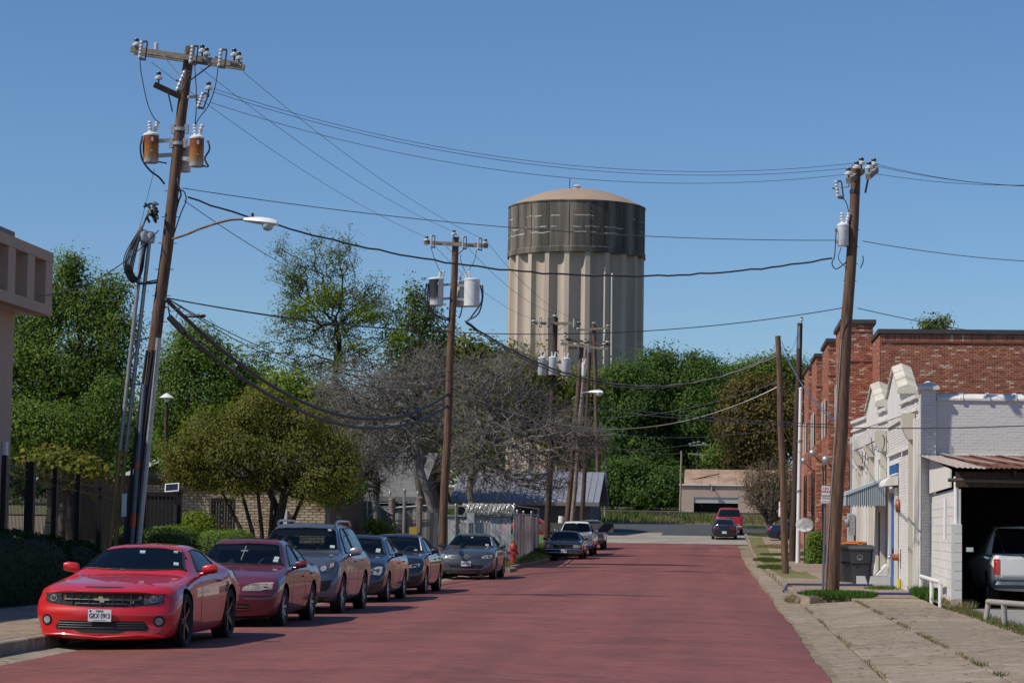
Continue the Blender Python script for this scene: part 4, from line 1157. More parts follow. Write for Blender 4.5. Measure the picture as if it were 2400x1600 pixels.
def hull(S, body_m):
    """one closed body from cross sections along x, rounded in plan at both ends, with the wheel arches cut out"""
    L, W = S['L'], S['W']
    T = sorted(S['table'])
    keys = ['ws', 'zb', 'wm', 'zm', 'wt', 'zt', 'wr', 'zr', 'zc']
    X = np.array([t[0] for t in T])
    xs = np.unique(np.round(np.concatenate([np.linspace(0, L, S.get('n', 90)), [.03, .07, .12, L - .03, L - .07, L - .12]]), 4))
    D = {}
    fine = np.linspace(0, L, 400)
    k = S.get('smooth', 13)
    for i, key in enumerate(keys):
        y = np.interp(fine, X, [t[1 + i] for t in T])
        yy = np.pad(y, k // 2, mode='edge')
        yy = np.convolve(yy, np.ones(k) / k, mode='valid')
        yy = np.convolve(np.pad(yy, k // 4, mode='edge'), np.ones(2 * (k // 4) + 1) / (2 * (k // 4) + 1), mode='valid')
        D[key] = np.interp(xs, fine, yy)
    nose, tail = S.get('nose', [(0, 0), (2, 0)]), S.get('tail', [(0, 0), (2, 0)])
    pa, pb, xd = S.get('plan_f', .28), S.get('plan_r', .18), S.get('xd', .95)
    def deform(x, y, z):
        u = abs(y) / (W / 2)
        if x < xd:
            f = (1 - x / xd) ** 1.7
            x = x + f * (pa * u ** 2.3 + float(np.interp(z, [q[0] for q in nose], [q[1] for q in nose])))
        if L - x < xd:
            f = (1 - (L - x) / xd) ** 1.7
            x = x - f * (pb * u ** 2.3 + float(np.interp(z, [q[0] for q in tail], [q[1] for q in tail])))
        return (x, y, z)
    rings = []
    for i, x in enumerate(xs):
        g = {key: float(D[key][i]) for key in keys}
        e = min(x, L - x)
        sh = 1 - .07 * max(0, 1 - e / .12) ** 2
        zmid = (g['zb'] + g['zt']) / 2
        P = [(0, g['zb'] - .025), (g['ws'] - .10, g['zb']), (g['ws'], g['zb'] + .05), (g['wm'], g['zm']), (g['wm'] - .005, g['zm'] + (g['zt'] - g['zm']) * .55), (g['wt'], g['zt'] - .02), (g['wt'] - .03, g['zt'] + .015),
             (g['wr'], g['zr']), (g['wr'] * .72, g['zr'] * .35 + g['zc'] * .65), (0, g['zc'])]
        P = chaikin(P, 2)
        P = [(y * sh, zmid + (z - zmid) * (1 - (1 - sh) * .8)) for y, z in P]
        rings.append([(x, y, z) for y, z in P])
    K = len(rings[0])
    bm = bmesh.new()
    right = [[bm.verts.new(deform(*p)) for p in r] for r in rings]
    left = [[right[i][j] if j in (0, K - 1) else bm.verts.new(deform(p[0], -p[1], p[2])) for j, p in enumerate(r)] for i, r in enumerate(rings)]
    for i in range(len(rings) - 1):
        for j in range(K - 1):
            bm.faces.new((right[i][j], right[i][j + 1], right[i + 1][j + 1], right[i + 1][j]))
            bm.faces.new((left[i][j], left[i + 1][j], left[i + 1][j + 1], left[i][j + 1]))
    Mc = 14
    for idx in (0, len(rings) - 1):
        rows = []
        for j in range(K):
            a, c = rings[idx][j], None
            if j in (0, K - 1): rows.append([right[idx][j]] * (Mc + 1)); continue
            row = [left[idx][j]]
            for m_ in range(1, Mc):
                t = -1 + 2 * m_ / Mc
                row.append(bm.verts.new(deform(a[0], a[1] * t, a[2])))
            row.append(right[idx][j]); rows.append(row)
        for j in range(K - 1):
            for m_ in range(Mc):
                q = []
                for v in (rows[j][m_], rows[j][m_ + 1], rows[j + 1][m_ + 1], rows[j + 1][m_]):
                    if v not in q: q.append(v)
                if len(q) >= 3:
                    try: bm.faces.new(q)
                    except ValueError: pass
    bmesh.ops.remove_doubles(bm, verts=bm.verts, dist=.00002)
    bmesh.ops.recalc_face_normals(bm, faces=bm.faces)
    me = bpy.data.meshes.new('body')
    bm.to_mesh(me); bm.free()
    me.materials.append(body_m); me.materials.append(arch_m)
    o = bpy.data.objects.new('body', me); COL.objects.link(o)
    # wheel wells
    cut = MB()
    for xw in (S['fo'], S['fo'] + S['wb']):
        for s in (-1, 1):
            ra = S['r'] + S.get('gap', .055)
            prof = [(ra, s * (W / 2 - .30)), (ra, s * (W / 2 + .3))]
            if s < 0: prof = prof[::-1]
            cut.lathe(prof, (xw, 0, S['r'] + .015), 36, axis='Y')
    cm_ = cut.mesh('well', arch_m)
    co = bpy.data.objects.new('well', cm_); COL.objects.link(co)
    md = o.modifiers.new('wells', 'BOOLEAN'); md.operation = 'DIFFERENCE'; md.object = co; md.solver = 'EXACT'
    try: md.material_mode = 'TRANSFER'
    except Exception: pass
    bpy.context.view_layer.update()
    dg = bpy.context.evaluated_depsgraph_get()
    res = bpy.data.meshes.new_from_object(o.evaluated_get(dg))
    bpy.data.objects.remove(o); bpy.data.objects.remove(co)
    res.name = 'body'
    res.polygons.foreach_set('use_smooth', [True] * len(res.polygons))
    res.set_sharp_from_angle(angle=rad(S.get('sharp', 42)))
    return res

class Car:
    def __init__(s, S, body_m, root):
        if CAB[0] and 'cab' not in S: S['cab'] = CAB[0]
        s.S, s.root, s.body_m = S, root, body_m
        S['H'] = S.get('H', max(t[-1] for t in S['table']))
        me = hull(S, body_m)
        s.body = link('body', me, root)
        bm = bmesh.new(); bm.from_mesh(me); s.bvh = BVHTree.FromBMesh(bm); bm.free()
    def hit(s, axis, a, b):
        L = s.S['L']
        o, d = {'F': (Vector((-3, a, b)), Vector((1, 0, 0))), 'B': (Vector((L + 3, a, b)), Vector((-1, 0, 0))),
                'R': (Vector((a, 4, b)), Vector((0, -1, 0))), 'L': (Vector((a, -4, b)), Vector((0, 1, 0))), 'T': (Vector((a, b, 5)), Vector((0, 0, -1)))}[axis]
        h = s.bvh.ray_cast(o, d)
        if h[0] is None:
            p = s.bvh.find_nearest(o + d * 3.2)
            return p[0], -d
        return h[0], -d
    def patch(s, name, poly, axis, m, off=.006, thick=.03, parent=None, grid=.055, label=None, bow=0.):
        if axis == 'F' and name in ('sticker', 'rosary', 'clear_screen'):
            poly = [(s.hit('F', 0, z)[0].x, y) for y, z in poly]; axis = 'T'; off += .008
        pts = []
        n = len(poly)
        for i in range(n):
            a, b = Vector(poly[i]), Vector(poly[(i + 1) % n])
            k = max(1, int((b - a).length / grid))
            for j in range(k): pts.append(a.lerp(b, j / k))
        nb = len(pts)
        from mathutils.geometry import intersect_point_tri_2d
        xs_, ys_ = [p.x for p in pts], [p.y for p in pts]
        def inside(q):
            c = False; j = n - 1
            for i in range(n):
                a, b = poly[i], poly[j]
                if (a[1] > q[1]) != (b[1] > q[1]) and q[0] < (b[0] - a[0]) * (q[1] - a[1]) / (b[1] - a[1]) + a[0]: c = not c
                j = i
            return c
        allp = list(pts)
        gx = min(xs_) + grid / 2
        while gx < max(xs_):
            gy = min(ys_) + grid / 2
            while gy < max(ys_):
                if inside((gx, gy)) and min((Vector((gx, gy)) - p).length for p in pts) > grid * .45: allp.append(Vector((gx, gy)))
                gy += grid
            gx += grid
        V, E, Fc, ov, oe, of = delaunay_2d_cdt(allp, [], [list(range(nb))], 1, 1e-6)
        bm = bmesh.new()
        vs = []
        dirv = None
        for p in V:
            h, d = s.hit(axis, p.x, p.y)
            dirv = d
            vs.append(bm.verts.new(h + d * off))
        for f in Fc:
            try: bm.faces.new([vs[i] for i in f])
            except ValueError: pass
        bmesh.ops.recalc_face_normals(bm, faces=bm.faces)
        if bm.faces and sum((f.normal * f.calc_area() for f in bm.faces), Vector()).dot(dirv) < 0: bmesh.ops.reverse_faces(bm, faces=bm.faces)
        be = [e for e in bm.edges if len(e.link_faces) == 1] if thick > 0 else []
        r = bmesh.ops.extrude_edge_only(bm, edges=be) if be else {'geom': []}
        for v in [g for g in r['geom'] if isinstance(g, bmesh.types.BMVert)]: v.co -= dirv * (off + thick)
        for f in bm.faces: f.smooth = True
        me = bpy.data.meshes.new(name); bm.to_mesh(me); bm.free()
        me.materials.append(m)
        me.set_sharp_from_angle(angle=rad(40))
        o = link(name, me, parent or s.root)
        if label: o['label'] = label
        return o
    def both(s, name, poly, axis, m, **k):
        a = s.patch(name, poly, axis, m, **k)
        if axis in 'FBT':
            b = s.patch(name, [((-p[0], p[1]) if axis != 'T' else (p[0], -p[1])) for p in poly], axis, m, **k)
        else: b = s.patch(name, poly, 'L' if axis == 'R' else 'R', m, **k)
        return a, b
    def disc(s, name, c, r, axis, m, off=.012, n=14, parent=None, thick=.02, mirror=True):
        out = []
        for sg in ((1, -1) if mirror else (1,)):
            poly = [(sg * c[0] + r * math.cos(2 * PI * k / n), c[1] + r * math.sin(2 * PI * k / n)) for k in range(n)]
            out.append(s.patch(name, poly, axis, m, off=off, thick=thick, parent=parent[0 if sg > 0 else 1] if isinstance(parent, (list, tuple)) else parent, grid=.08))
        return out
    def bar(s, name, pts, axis, w, m, off=.012, parent=None, h=.02):
        """a raised strip following the body along 2D points"""
        if name in ('pillar_trim', 'steering_wheel'): off = .02
        b = MB(); q = []
        for i in range(len(pts) - 1):
            k = max(1, int((Vector(pts[i + 1]) - Vector(pts[i])).length / .08))
            for j in range(k): q.append(Vector(pts[i]).lerp(Vector(pts[i + 1]), j / k))
        q.append(Vector(pts[-1]))
        P = []
        for p in q:
            c, d = s.hit(axis, p.x, p.y); P.append(c + d * off)
        b.tube(P, w / 2, 6)
        return b.build(name, m, parent or s.root, smooth=50)
    def wheels(s, style, rim_m, face=.012):
        S = s.S; r, W = S['r'], S['W']
        tw_ = S.get('tw', .215); rr = r * S.get('rim', .70)
        tb = MB(); h = tw_ / 2
        tb.lathe([(rr * .98, -h * .8), (r * .90, -h), (r * .985, -h * .82), (r, -h * .5), (r, h * .5), (r * .985, h * .82), (r * .90, h), (rr * .98, h * .8)], (0, 0, 0), 30, axis='Y', cap=False)
        tyre = tb.mesh('tyre', rubber, 35)
        rb = MB()
        rb.lathe([(rr, -h * .8), (rr, h * .72), (rr * .93, h * .78), (rr * .90, h * .55), (rr * .88, -h * .2), (.03, -h * .2)], (0, 0, 0), 30, axis='Y', cap=False)
        rim = rb.mesh('rim', alloy_dark, 35)
        sb = MB()
        n, kind = style
        for k in range(n):
            a = 2 * PI * k / n + .3
            R = Matrix.Rotation(a, 3, 'Y')
            ws_ = {'thin': .16, 'thick': .26, 'twin': .10}[kind] * rr
            for dx in ((-1, 1) if kind == 'twin' else (0,)):
                b0 = R @ Vector((dx * ws_ * .9, h * .52, rr * .16)); b1 = R @ Vector((dx * ws_ * 1.1, h * .66, rr * .93))
                sb.beam(b0, b1, ws_, .03, up=(0, 1, 0))
        sb.lathe([(rr * .22, h * .30), (rr * .22, h * .62), (rr * .12, h * .70), (.01, h * .70)], (0, 0, 0), 14, axis='Y')
        sb.lathe([(rr * .90, h * .60), (rr * .99, h * .80), (rr * 1.0, h * .74)], (0, 0, 0), 30, axis='Y', cap=False)
        spk = sb.mesh('spokes', rim_m, 35)
        for xw in (S['fo'], S['fo'] + S['wb']):
            for sg in (-1, 1):
                w = empty('wheel', (xw, sg * (W / 2 - h - face), r), parent=s.root)
                if sg < 0: w.rotation_euler = (0, 0, PI)
                for nm, me in (('tyre', tyre), ('rim', rim), ('spokes', spk)): link(nm, me, w)
    def mirrors(s, x, y, z, m, size=(.11, .20, .13), arm=None):
        for sg in (-1, 1):
            b = MB()
            prof = [(0, -.5), (.36, -.46), (.5, -.2), (.5, .2), (.38, .44), (0, .5)]
            n = 14; vs = []; fs = []
            for i, (rr, tt) in enumerate(prof):
                for k in range(n):
                    a = 2 * PI * k / n
                    ca, sa = math.cos(a), math.sin(a)
                    q = (abs(ca) ** .6 * (1 if ca > 0 else -1) * rr, abs(sa) ** .6 * (1 if sa > 0 else -1) * rr)
                    vs.append((x + q[0] * size[0] * 1.2, sg * (y + tt * size[1]), z + q[1] * size[2] + (.01 if tt > 0 else 0)))
            for i in range(len(prof) - 1):
                for k in range(n): fs.append((i * n + k, i * n + (k + 1) % n, (i + 1) * n + (k + 1) % n, (i + 1) * n + k))
            b.add(vs, fs)
            b.tube([(x + .02, sg * (y - size[1] * .75), z - size[2] * .55), (x, sg * (y - size[1] * .2), z - size[2] * .35)], .028, 8)
            o = b.build('mirror', m, s.root, smooth=50)
            g = MB(); g.box((x + size[0] * .58, sg * y, z), (.012, size[1] * .8, size[2] * .75)); g.build('mirror_glass', chrome, o)
    def plate(s, z, y=0, text='', axis='F', state=None, w=.305, h=.155, foot=None, off=.02, tsize=.085):
        c, d = s.hit(axis, y, z)
        p = empty('number_plate', c + d * off, parent=s.root)
        b = MB(); b.box((0, 0, 0), (.008, w, h)); b.build('plate_sheet', plate_m, p)
        R = FRONT if axis == 'F' else BACK
        sgn = -1 if axis == 'F' else 1
        if text: lettering(text, tsize, ink, p, (sgn * .0055, 0, -.008 if state else 0), R, 'plate_number', sx=.72, bold=.002)
        if state: lettering(state, .034, ink, p, (sgn * .0055, 0, h / 2 - .023), R, 'plate_state', bold=.001)
        if foot:
            b = MB(); b.bb((sgn * .0045, -w * .28, -h / 2 + .012), (sgn * .0055, w * .28, -h / 2 + .018)); b.bb((sgn * .0045, w * .36, h / 2 - .035), (sgn * .0055, w * .44, h / 2 - .012)); b.build('plate_marks', ink, p)
        return p
    def glazing(s, front, sides, rear, wide=.03, m=None, tint=None):
        S = s.S
        hollow = bool(front) and bool(rear) and 'cab' in S
        m = (tint or glass_clear) if hollow else (m or glass_car)
        cuts = []
        def ring(name, pts, axis, off):
            q = [s.hit(axis, p[0], p[1]) for p in densify(pts)]
            b = MB(); b.tube([c + d * off for c, d in q] + [q[0][0] + q[0][1] * off], .013, 6)
            return b.build(name, gasket, s.root, smooth=60)
        def plan(poly, axis):
            zs = [p[1] for p in poly]; lo = min(zs); pl = []
            for i in range(len(poly)):
                a, b = poly[i], poly[(i + 1) % len(poly)]
                for k in range(3):
                    t = k / 3; y, z = a[0] + (b[0] - a[0]) * t, a[1] + (b[1] - a[1]) * t
                    sg = 1 if axis == 'F' else -1
                    pl.append((s.hit(axis, 0, z)[0].x + sg * .10 * (z < lo + .02) * (abs(y) / .7) ** 2, y))
            return pl
        def prism_cut(poly, axis, a, b):
            c = MB()
            if axis == 'T': c.prism([(p[0], p[1], a) for p in poly], (0, 0, b - a))
            elif axis == 'R': c.prism([(p[0], a, p[1]) for p in poly], (0, b - a, 0))
            else: c.prism([(a, p[0], p[1]) for p in poly], (b - a, 0, 0))
            cuts.append(c)
        if front:
            pl = plan(front, 'F')
            if hollow:
                g = ring('windscreen', pl, 'T', .004)
                s.patch('windscreen_glass', grow(pl, .012), 'T', m, off=.004, thick=0, parent=g)
                prism_cut(pl, 'T', S['cab'][4] - .06, S['H'] + .4)
            else:
                g = s.patch('windscreen', grow(pl, wide * 1.3), 'T', gasket, off=.003, thick=.02)
                s.patch('windscreen_glass', pl, 'T', m, off=.008, thick=.02, parent=g)
        for poly in sides:
            for ax in 'RL':
                if hollow:
                    g = ring('side_window', poly, ax, .003)
                    s.patch('window_glass', grow(poly, .010), ax, m, off=.004, thick=0, parent=g)
                else:
                    g = s.patch('side_window', grow(poly, wide * .8), ax, gasket, off=.003, thick=.01)
                    s.patch('window_glass', poly, ax, m, off=.007, thick=.01, parent=g)
            if hollow: prism_cut(poly, 'R', -2, 2)
        if rear:
            za, zb_ = min(p[1] for p in rear), max(p[1] for p in rear)
            raked = abs(s.hit('B', 0, za)[0].x - s.hit('B', 0, zb_)[0].x) > .3
            if hollow and raked:
                pl = plan(rear, 'B')
                g = ring('rear_window', pl, 'T', .004); s.patch('rear_glass', grow(pl, .012), 'T', m, off=.004, thick=0, parent=g)
                prism_cut(pl, 'T', S['cab'][4] - .04, S['H'] + .4)
            elif hollow:
                g = ring('rear_window', rear, 'B', .004); s.patch('rear_glass', grow(rear, .012), 'B', m, off=.004, thick=0, parent=g)
                prism_cut(rear, 'B', S['cab'][3] - .45, S['L'] + .6)
            else:
                g = s.patch('rear_window', grow(rear, wide), 'B', gasket, off=.003, thick=.01)
                s.patch('rear_glass', rear, 'B', m, off=.007, thick=.01, parent=g)
        if not hollow: return
        xc, xh, xr, xb, belt, wr = S['cab']; hw = S['W'] / 2; H = S['H']
        lv = [(.48, xc + .55, xb - .05, hw - .17), (belt - .02, xc + .38, xb - .02, hw - .15), (belt + (H - belt) * .55, (xc + xh) / 2 + .22, (xr + xb) / 2 - .06, (hw + wr) / 2 - .13), (H - .085, xh + .06, xr - .05, wr - .05)]
        c = MB(); vs = []
        for z, xa, xe, hy in lv: vs += [(xa, -hy, z), (xe, -hy, z), (xe, hy, z), (xa, hy, z)]
        fs = [(3, 2, 1, 0), (12, 13, 14, 15)]
        for i in range(3):
            for k in range(4): fs.append((i * 4 + k, i * 4 + (k + 1) % 4, i * 4 + 4 + (k + 1) % 4, i * 4 + 4 + k))
        c.add(vs, fs); cuts.insert(0, c)
        obs = []
        for c in cuts:
            o = bpy.data.objects.new('cut', c.mesh('cut', cabin_m)); COL.objects.link(o); obs.append(o)
            md = s.body.modifiers.new('cut', 'BOOLEAN'); md.operation = 'DIFFERENCE'; md.object = o; md.solver = 'EXACT'; md.material_mode = 'TRANSFER'
        save = s.body.parent; s.body.parent = None
        bpy.context.view_layer.update()
        me = bpy.data.meshes.new_from_object(s.body.evaluated_get(bpy.context.evaluated_depsgraph_get()))
        s.body.modifiers.clear(); s.body.parent = save
        for o in obs: bpy.data.objects.remove(o)
        if len(me.polygons) > 500:
            me.name = 'body'; s.body.data = me
            me.polygons.foreach_set('use_smooth', [True] * len(me.polygons)); me.set_sharp_from_angle(angle=rad(S.get('sharp', 42)))
        # seats and wheel
        xs = xc + 1.22
        for sy in (-.37, .37):
            st_ = empty('seat', (xs, sy, .5), parent=s.root)
            b = MB(); b.box((-.22, 0, .02), (.50, .46, .16)); b.build('cushion', seat_m, st_)
            b = MB(); R = Matrix.Rotation(rad(14), 3, 'Y'); b.box((.12, 0, .32), (.14, .46, .58), R=R, taper=.86); b.build('backrest', seat_m, st_)
            hz = min(H - .30, 1.12) - .5 if H < 1.6 else min(H - .42, 1.3) - .5
            b = MB(); b.box((.20, 0, hz + .06), (.10, .25, .18), R=R, taper=.8); b.build('headrest', seat_m, st_)
        if xb - xs > 1.2:
            b = MB(); b.box((xs + 1.0, 0, .74), (.16, 1.16, .55), R=Matrix.Rotation(rad(16), 3, 'Y')); b.build('rear_seat', seat_m, s.root)
            for sy in (-.35, .35): b = MB(); b.box((xs + 1.08, sy, min(H - .33, 1.08)), (.10, .26, .15), taper=.85); b.build('headrest', seat_m, s.root)
        b = MB(); n = 18; ctr = Vector((xc + .66, -.37, belt + .01)); Rw = Matrix.Rotation(rad(-62), 3, 'Y')
        for k in range(n):
            p0, p1 = [ctr + Rw @ Vector((.19 * math.cos(a), .19 * math.sin(a), 0)) for a in (2 * PI * k / n, 2 * PI * (k + 1) / n)]
            b.tube([p0, p1], .016, 6, cap=False)
        b.tube([ctr + Rw @ Vector((0, -.18, 0)), ctr + Rw @ Vector((0, .18, 0))], .02, 6)
        b.build('steering_wheel', wheel_m, s.root, smooth=60)
        b = MB(); xm, zm_ = xh - .02, H - .16; b.box((xm, 0, zm_ - .03), (.03, .24, .07)); b.build('rear_view_mirror', plastic, s.root)
    def door(s, poly, handle, m=None):
        for ax in 'RL':
            d = s.patch('door', poly, ax, m or s.body_m, off=.004, thick=.012, grid=.09)
            c, dv = s.hit(ax, *handle)
            b = MB(); b.box(c + dv * .02, (.16, .03, .028)); b.build('handle', s.S.get('handle_m', m or s.body_m), d)

def grow(poly, d):
    n = len(poly)
    A = sum(poly[i][0] * poly[(i + 1) % n][1] - poly[(i + 1) % n][0] * poly[i][1] for i in range(n))
    sg = 1 if A > 0 else -1
    out = []
    for i in range(n):
        p0, p1, p2 = Vector(poly[i - 1]), Vector(poly[i]), Vector(poly[(i + 1) % n])
        e1, e2 = (p1 - p0).normalized(), (p2 - p1).normalized()
        n1, n2 = Vector((e1.y, -e1.x)) * sg, Vector((e2.y, -e2.x)) * sg
        k = 1 + n1.dot(n2)
        out.append(tuple(p1 + (n1 + n2) / max(k, .5) * d))
    return out

CAB = [None]
def car_rows(L, W, H, gc, hf, hr, xc, xh, xr, xb, dk, dr, belt, wr, fe=None, beltr=None, cab_in=.05, hood_in=.10, zm=.55, tail_w=None):
    """station table of a car: hood front / rear height, cowl, header, roof end, foot of the rear window, deck heights, belt, half roof width"""
    h = W / 2; fe = fe or hf; beltr = beltr or belt
    CAB[0] = (xc, xh, xr, xb, belt, wr)
    ws = h - .06
    return [(0, h - .10, gc + .03, h - .03, zm, h - .10, hf - .07, h - .26, hf - .025, hf),
            (.30, h - .07, gc, h - .005, zm, h - .05, fe - .01, h - .16, fe + .035, fe + .06),
            (xc * .6, ws, gc, h, zm, h - .05, (fe * .4 + belt * .6) - .03, h - .16, (fe * .4 + hr * .6) + .0, (fe * .4 + hr * .6) + .035),
            (xc, ws, gc, h, zm, h - cab_in, belt - .01, h - hood_in - .03, hr, hr + .03),
            (xh, ws, gc, h, zm, h - cab_in, belt + .0, wr, H - .055, H - .012),
            ((xh + xr) / 2, ws, gc, h, zm, h - cab_in, (belt + beltr) / 2, wr, H - .045, H),
            (xr, ws, gc, h, zm, h - cab_in, beltr, wr - .02, H - .075, H - .03),
            (xb, ws, gc, h, zm, h - cab_in - .01, beltr, h - .17, dk - .02, dk + .01),
            (L - .25, h - .07, gc + .02, h - .01, zm, h - .07, dr - .06, h - .19, dr - .01, dr + .015),
            (L, h - .12, gc + .08, h - .05, zm + .03, h - .12, dr - .12, h - .26, dr - .04, dr - .02)]

def side_windows(xc, xh, xr, xb, H, belt, beltr, bpil, fb=.34, tz=.10, rb=.42, post=.045):
    zf, zr_ = belt + .045, beltr + .05
    zt_ = H - tz
    zb_ = lambda x: zf + (zr_ - zf) * (x - xc) / (xb - xc)
    f = [(xc + fb, zb_(xc + fb)), (bpil - post, zb_(bpil)), (bpil - post, zt_), (xh + .22, zt_ - .012), (xh - .02, zt_ - .10)]
    r = [(bpil + post, zb_(bpil)), (xb - rb, zb_(xb - rb)), (xr + .06, zt_ - .07), (xr - .14, zt_ - .005), (bpil + post, zt_)]
    return [f, r]

def front_facing(S, root_name, label, paint_m, X, Yf, group='cars parked along the left kerb', cat='car', yaw=0.):
    """a vehicle whose nose looks down the street towards the camera; Yf is the axle line of its front wheels"""
    root = empty(root_name, (X, Yf - S['fo'], gz(Yf)), label, cat, group, rz=PI / 2 + yaw)
    root.rotation_euler = (0, -math.atan2(gz(Yf + S['wb']) - gz(Yf), S['wb']), PI / 2 + yaw)
    return Car(S, paint_m, root)

# ---- red coupe ---------------------------------------------------------------------------------
red_p = paint('red_paint', (.56, .007, .012), .0, .4)
S = dict(L=4.84, W=1.92, fo=.95, wb=2.85, r=.365, rim=.76, tw=.245, plan_f=.26, plan_r=.2, xd=1.0, nose=[(.1, .07), (.2, .0), (.34, .02), (.48, .0), (.56, .035), (.70, .06), (.76, .03), (1, .1)], n=100,
         table=[(0, .84, .15, .92, .45, .86, .70, .66, .765, .79), (.30, .88, .14, .945, .50, .90, .77, .78, .83, .855), (.95, .90, .15, .955, .56, .90, .84, .78, .88, .92), (1.45, .90, .15, .935, .55, .87, .90, .76, .935, .965),
                (1.55, .90, .15, .93, .55, .865, .915, .75, .95, .975), (2.42, .90, .15, .925, .55, .86, .965, .56, 1.305, 1.355), (3.0, .90, .15, .93, .55, .87, .975, .55, 1.325, 1.375), (3.45, .90, .15, .95, .56, .885, .995, .545, 1.29, 1.345),
                (3.75, .90, .15, .96, .58, .90, 1.01, .62, 1.16, 1.20), (4.25, .89, .16, .955, .58, .88, .985, .72, 1.02, 1.03), (4.6, .87, .2, .94, .6, .86, .95, .74, 1.0, 1.01), (4.84, .80, .26, .88, .62, .80, .88, .66, .95, .96)])
S['cab'] = (1.5, 2.42, 3.45, 4.1, .955, .55)
c = front_facing(S, 'coupe', 'bright red muscle coupe at the front of the parked row', red_p, -7.99, 31.7)
c.glazing([(-.73, 1.015), (0, 1.015), (.73, 1.015), (.55, 1.30), (.3, 1.31), (-.3, 1.31), (-.55, 1.30)],
          [[(2.12, 1.0), (3.28, 1.025), (3.22, 1.25), (2.9, 1.29), (2.55, 1.27)]], [(-.62, 1.08), (.62, 1.08), (.5, 1.25), (-.5, 1.25)], .025, tint=glass_tint)
g = c.patch('grille', [(-.80, .735), (-.4, .742), (0, .738), (.4, .742), (.80, .735), (.785, .63), (.72, .605), (.42, .575), (0, .560), (-.42, .575), (-.72, .605), (-.785, .63)], 'F', gasket, off=.004, thick=.02)
for z in (.655,): c.bar('grille_bar', [(-.50, z), (.50, z)], 'F', .022, steel_dark, .016, g)
for z in (.602,): c.bar('grille_bar', [(-.34, z), (.34, z)], 'F', .016, steel_dark, .014, g)
for yv in (-.39, -.28, -.16, 0, .16, .28, .39): c.bar('grille_bar', [(yv, .58 + abs(yv) * .03), (yv, .72)], 'F', .016, steel_dark, .014, g)
hl = c.both('headlamp', [(.545, .728), (.785, .722), (.772, .64), (.71, .618), (.55, .60)], 'F', lamp_smoke, off=.010)
c.disc('lamp_ring', (.665, .672), .047, 'F', steel, .016, parent=hl)
c.disc('lamp_eye', (.665, .672), .036, 'F', lamp_smoke, .019, parent=hl)
c.disc('turn_lamp', (.50, .69), .026, 'F', lamp_amber, .012, parent=hl, n=8)
low = c.patch('lower_intake', [(-.56, .385), (.56, .385), (.62, .30), (.60, .265), (.36, .265), (.24, .225), (-.24, .225), (-.36, .265), (-.60, .265), (-.62, .30)], 'F', gasket, off=.004)
for z in (.355, .325, .295): c.bar('intake_bar', [(-.57, z), (.57, z)], 'F', .012, steel_dark, .012, low)
fl = c.disc('fog_housing', (.745, .385), .074, 'F', gasket, .006)
c.disc('fog_lamp', (.745, .385), .048, 'F', lamp_clear, .014, parent=fl)
c.bar('splitter', [(-.80, .19), (-.5, .205), (0, .17), (.5, .205), (.80, .19)], 'F', .035, red_p, .012)
c.patch('hood_slot', [(-.25, .812), (0, .807), (.25, .812), (.25, .824), (0, .823), (-.25, .824)], 'F', gasket, off=.006, thick=.01)
badge = c.patch('badge', [(-.10, .672), (-.03, .672), (-.022, .697), (.038, .697), (.03, .672), (.10, .672), (.088, .648), (.02, .648), (.012, .622), (-.048, .622), (-.04, .648), (-.112, .648)], 'F', gold, off=.032, thick=.02, grid=.05)
b = MB(); cc, d = c.hit('F', -.40, .628); lettering('RS', .05, chrome, c.root, cc + d * .012, FRONT, 'trim_badge')
c.plate(.455, 0, 'GKX\u00b73963', state='TEXAS', foot=True, off=.03, tsize=.088)
c.door([(1.95, .30), (3.3, .30), (3.42, .6), (3.36, 1.0), (2.06, .97), (1.9, .6)], (3.15, .86))
c.mirrors(2.14, .985, 1.03, red_p, (.12, .22, .135))
c.wheels((5, 'thick'), alloy_dark)
for p in ([(-.055, 1.235), (.02, 1.235), (.03, 1.26), (-.045, 1.26)],): c.patch('sticker', p, 'F', sticker, off=.010, thick=.003)
c.patch('sticker', [(-.60, 1.10), (-.53, 1.10), (-.52, 1.128), (-.59, 1.128)], 'F', sticker, off=.010, thick=.003)
c.patch('sticker', [(-.50, 1.268), (-.44, 1.268), (-.44, 1.282), (-.49, 1.285)], 'F', sticker, off=.010, thick=.003)
for z0 in (.62, .68, .74, .80): c.patch('side_gill', [(3.42, z0 * .5 + .34), (3.45, z0 * .5 + .34), (3.47, z0 * .5 + .48), (3.44, z0 * .5 + .48)][:4], 'L', gasket, off=.003, thick=.004) if z0 == .62 else None
for k in range(4): c.both('side_gill', [(3.48 + k * .04, .70), (3.495 + k * .04, .70), (3.505 + k * .04, .84), (3.49 + k * .04, .84)], 'R', gasket, off=.003, thick=.004)

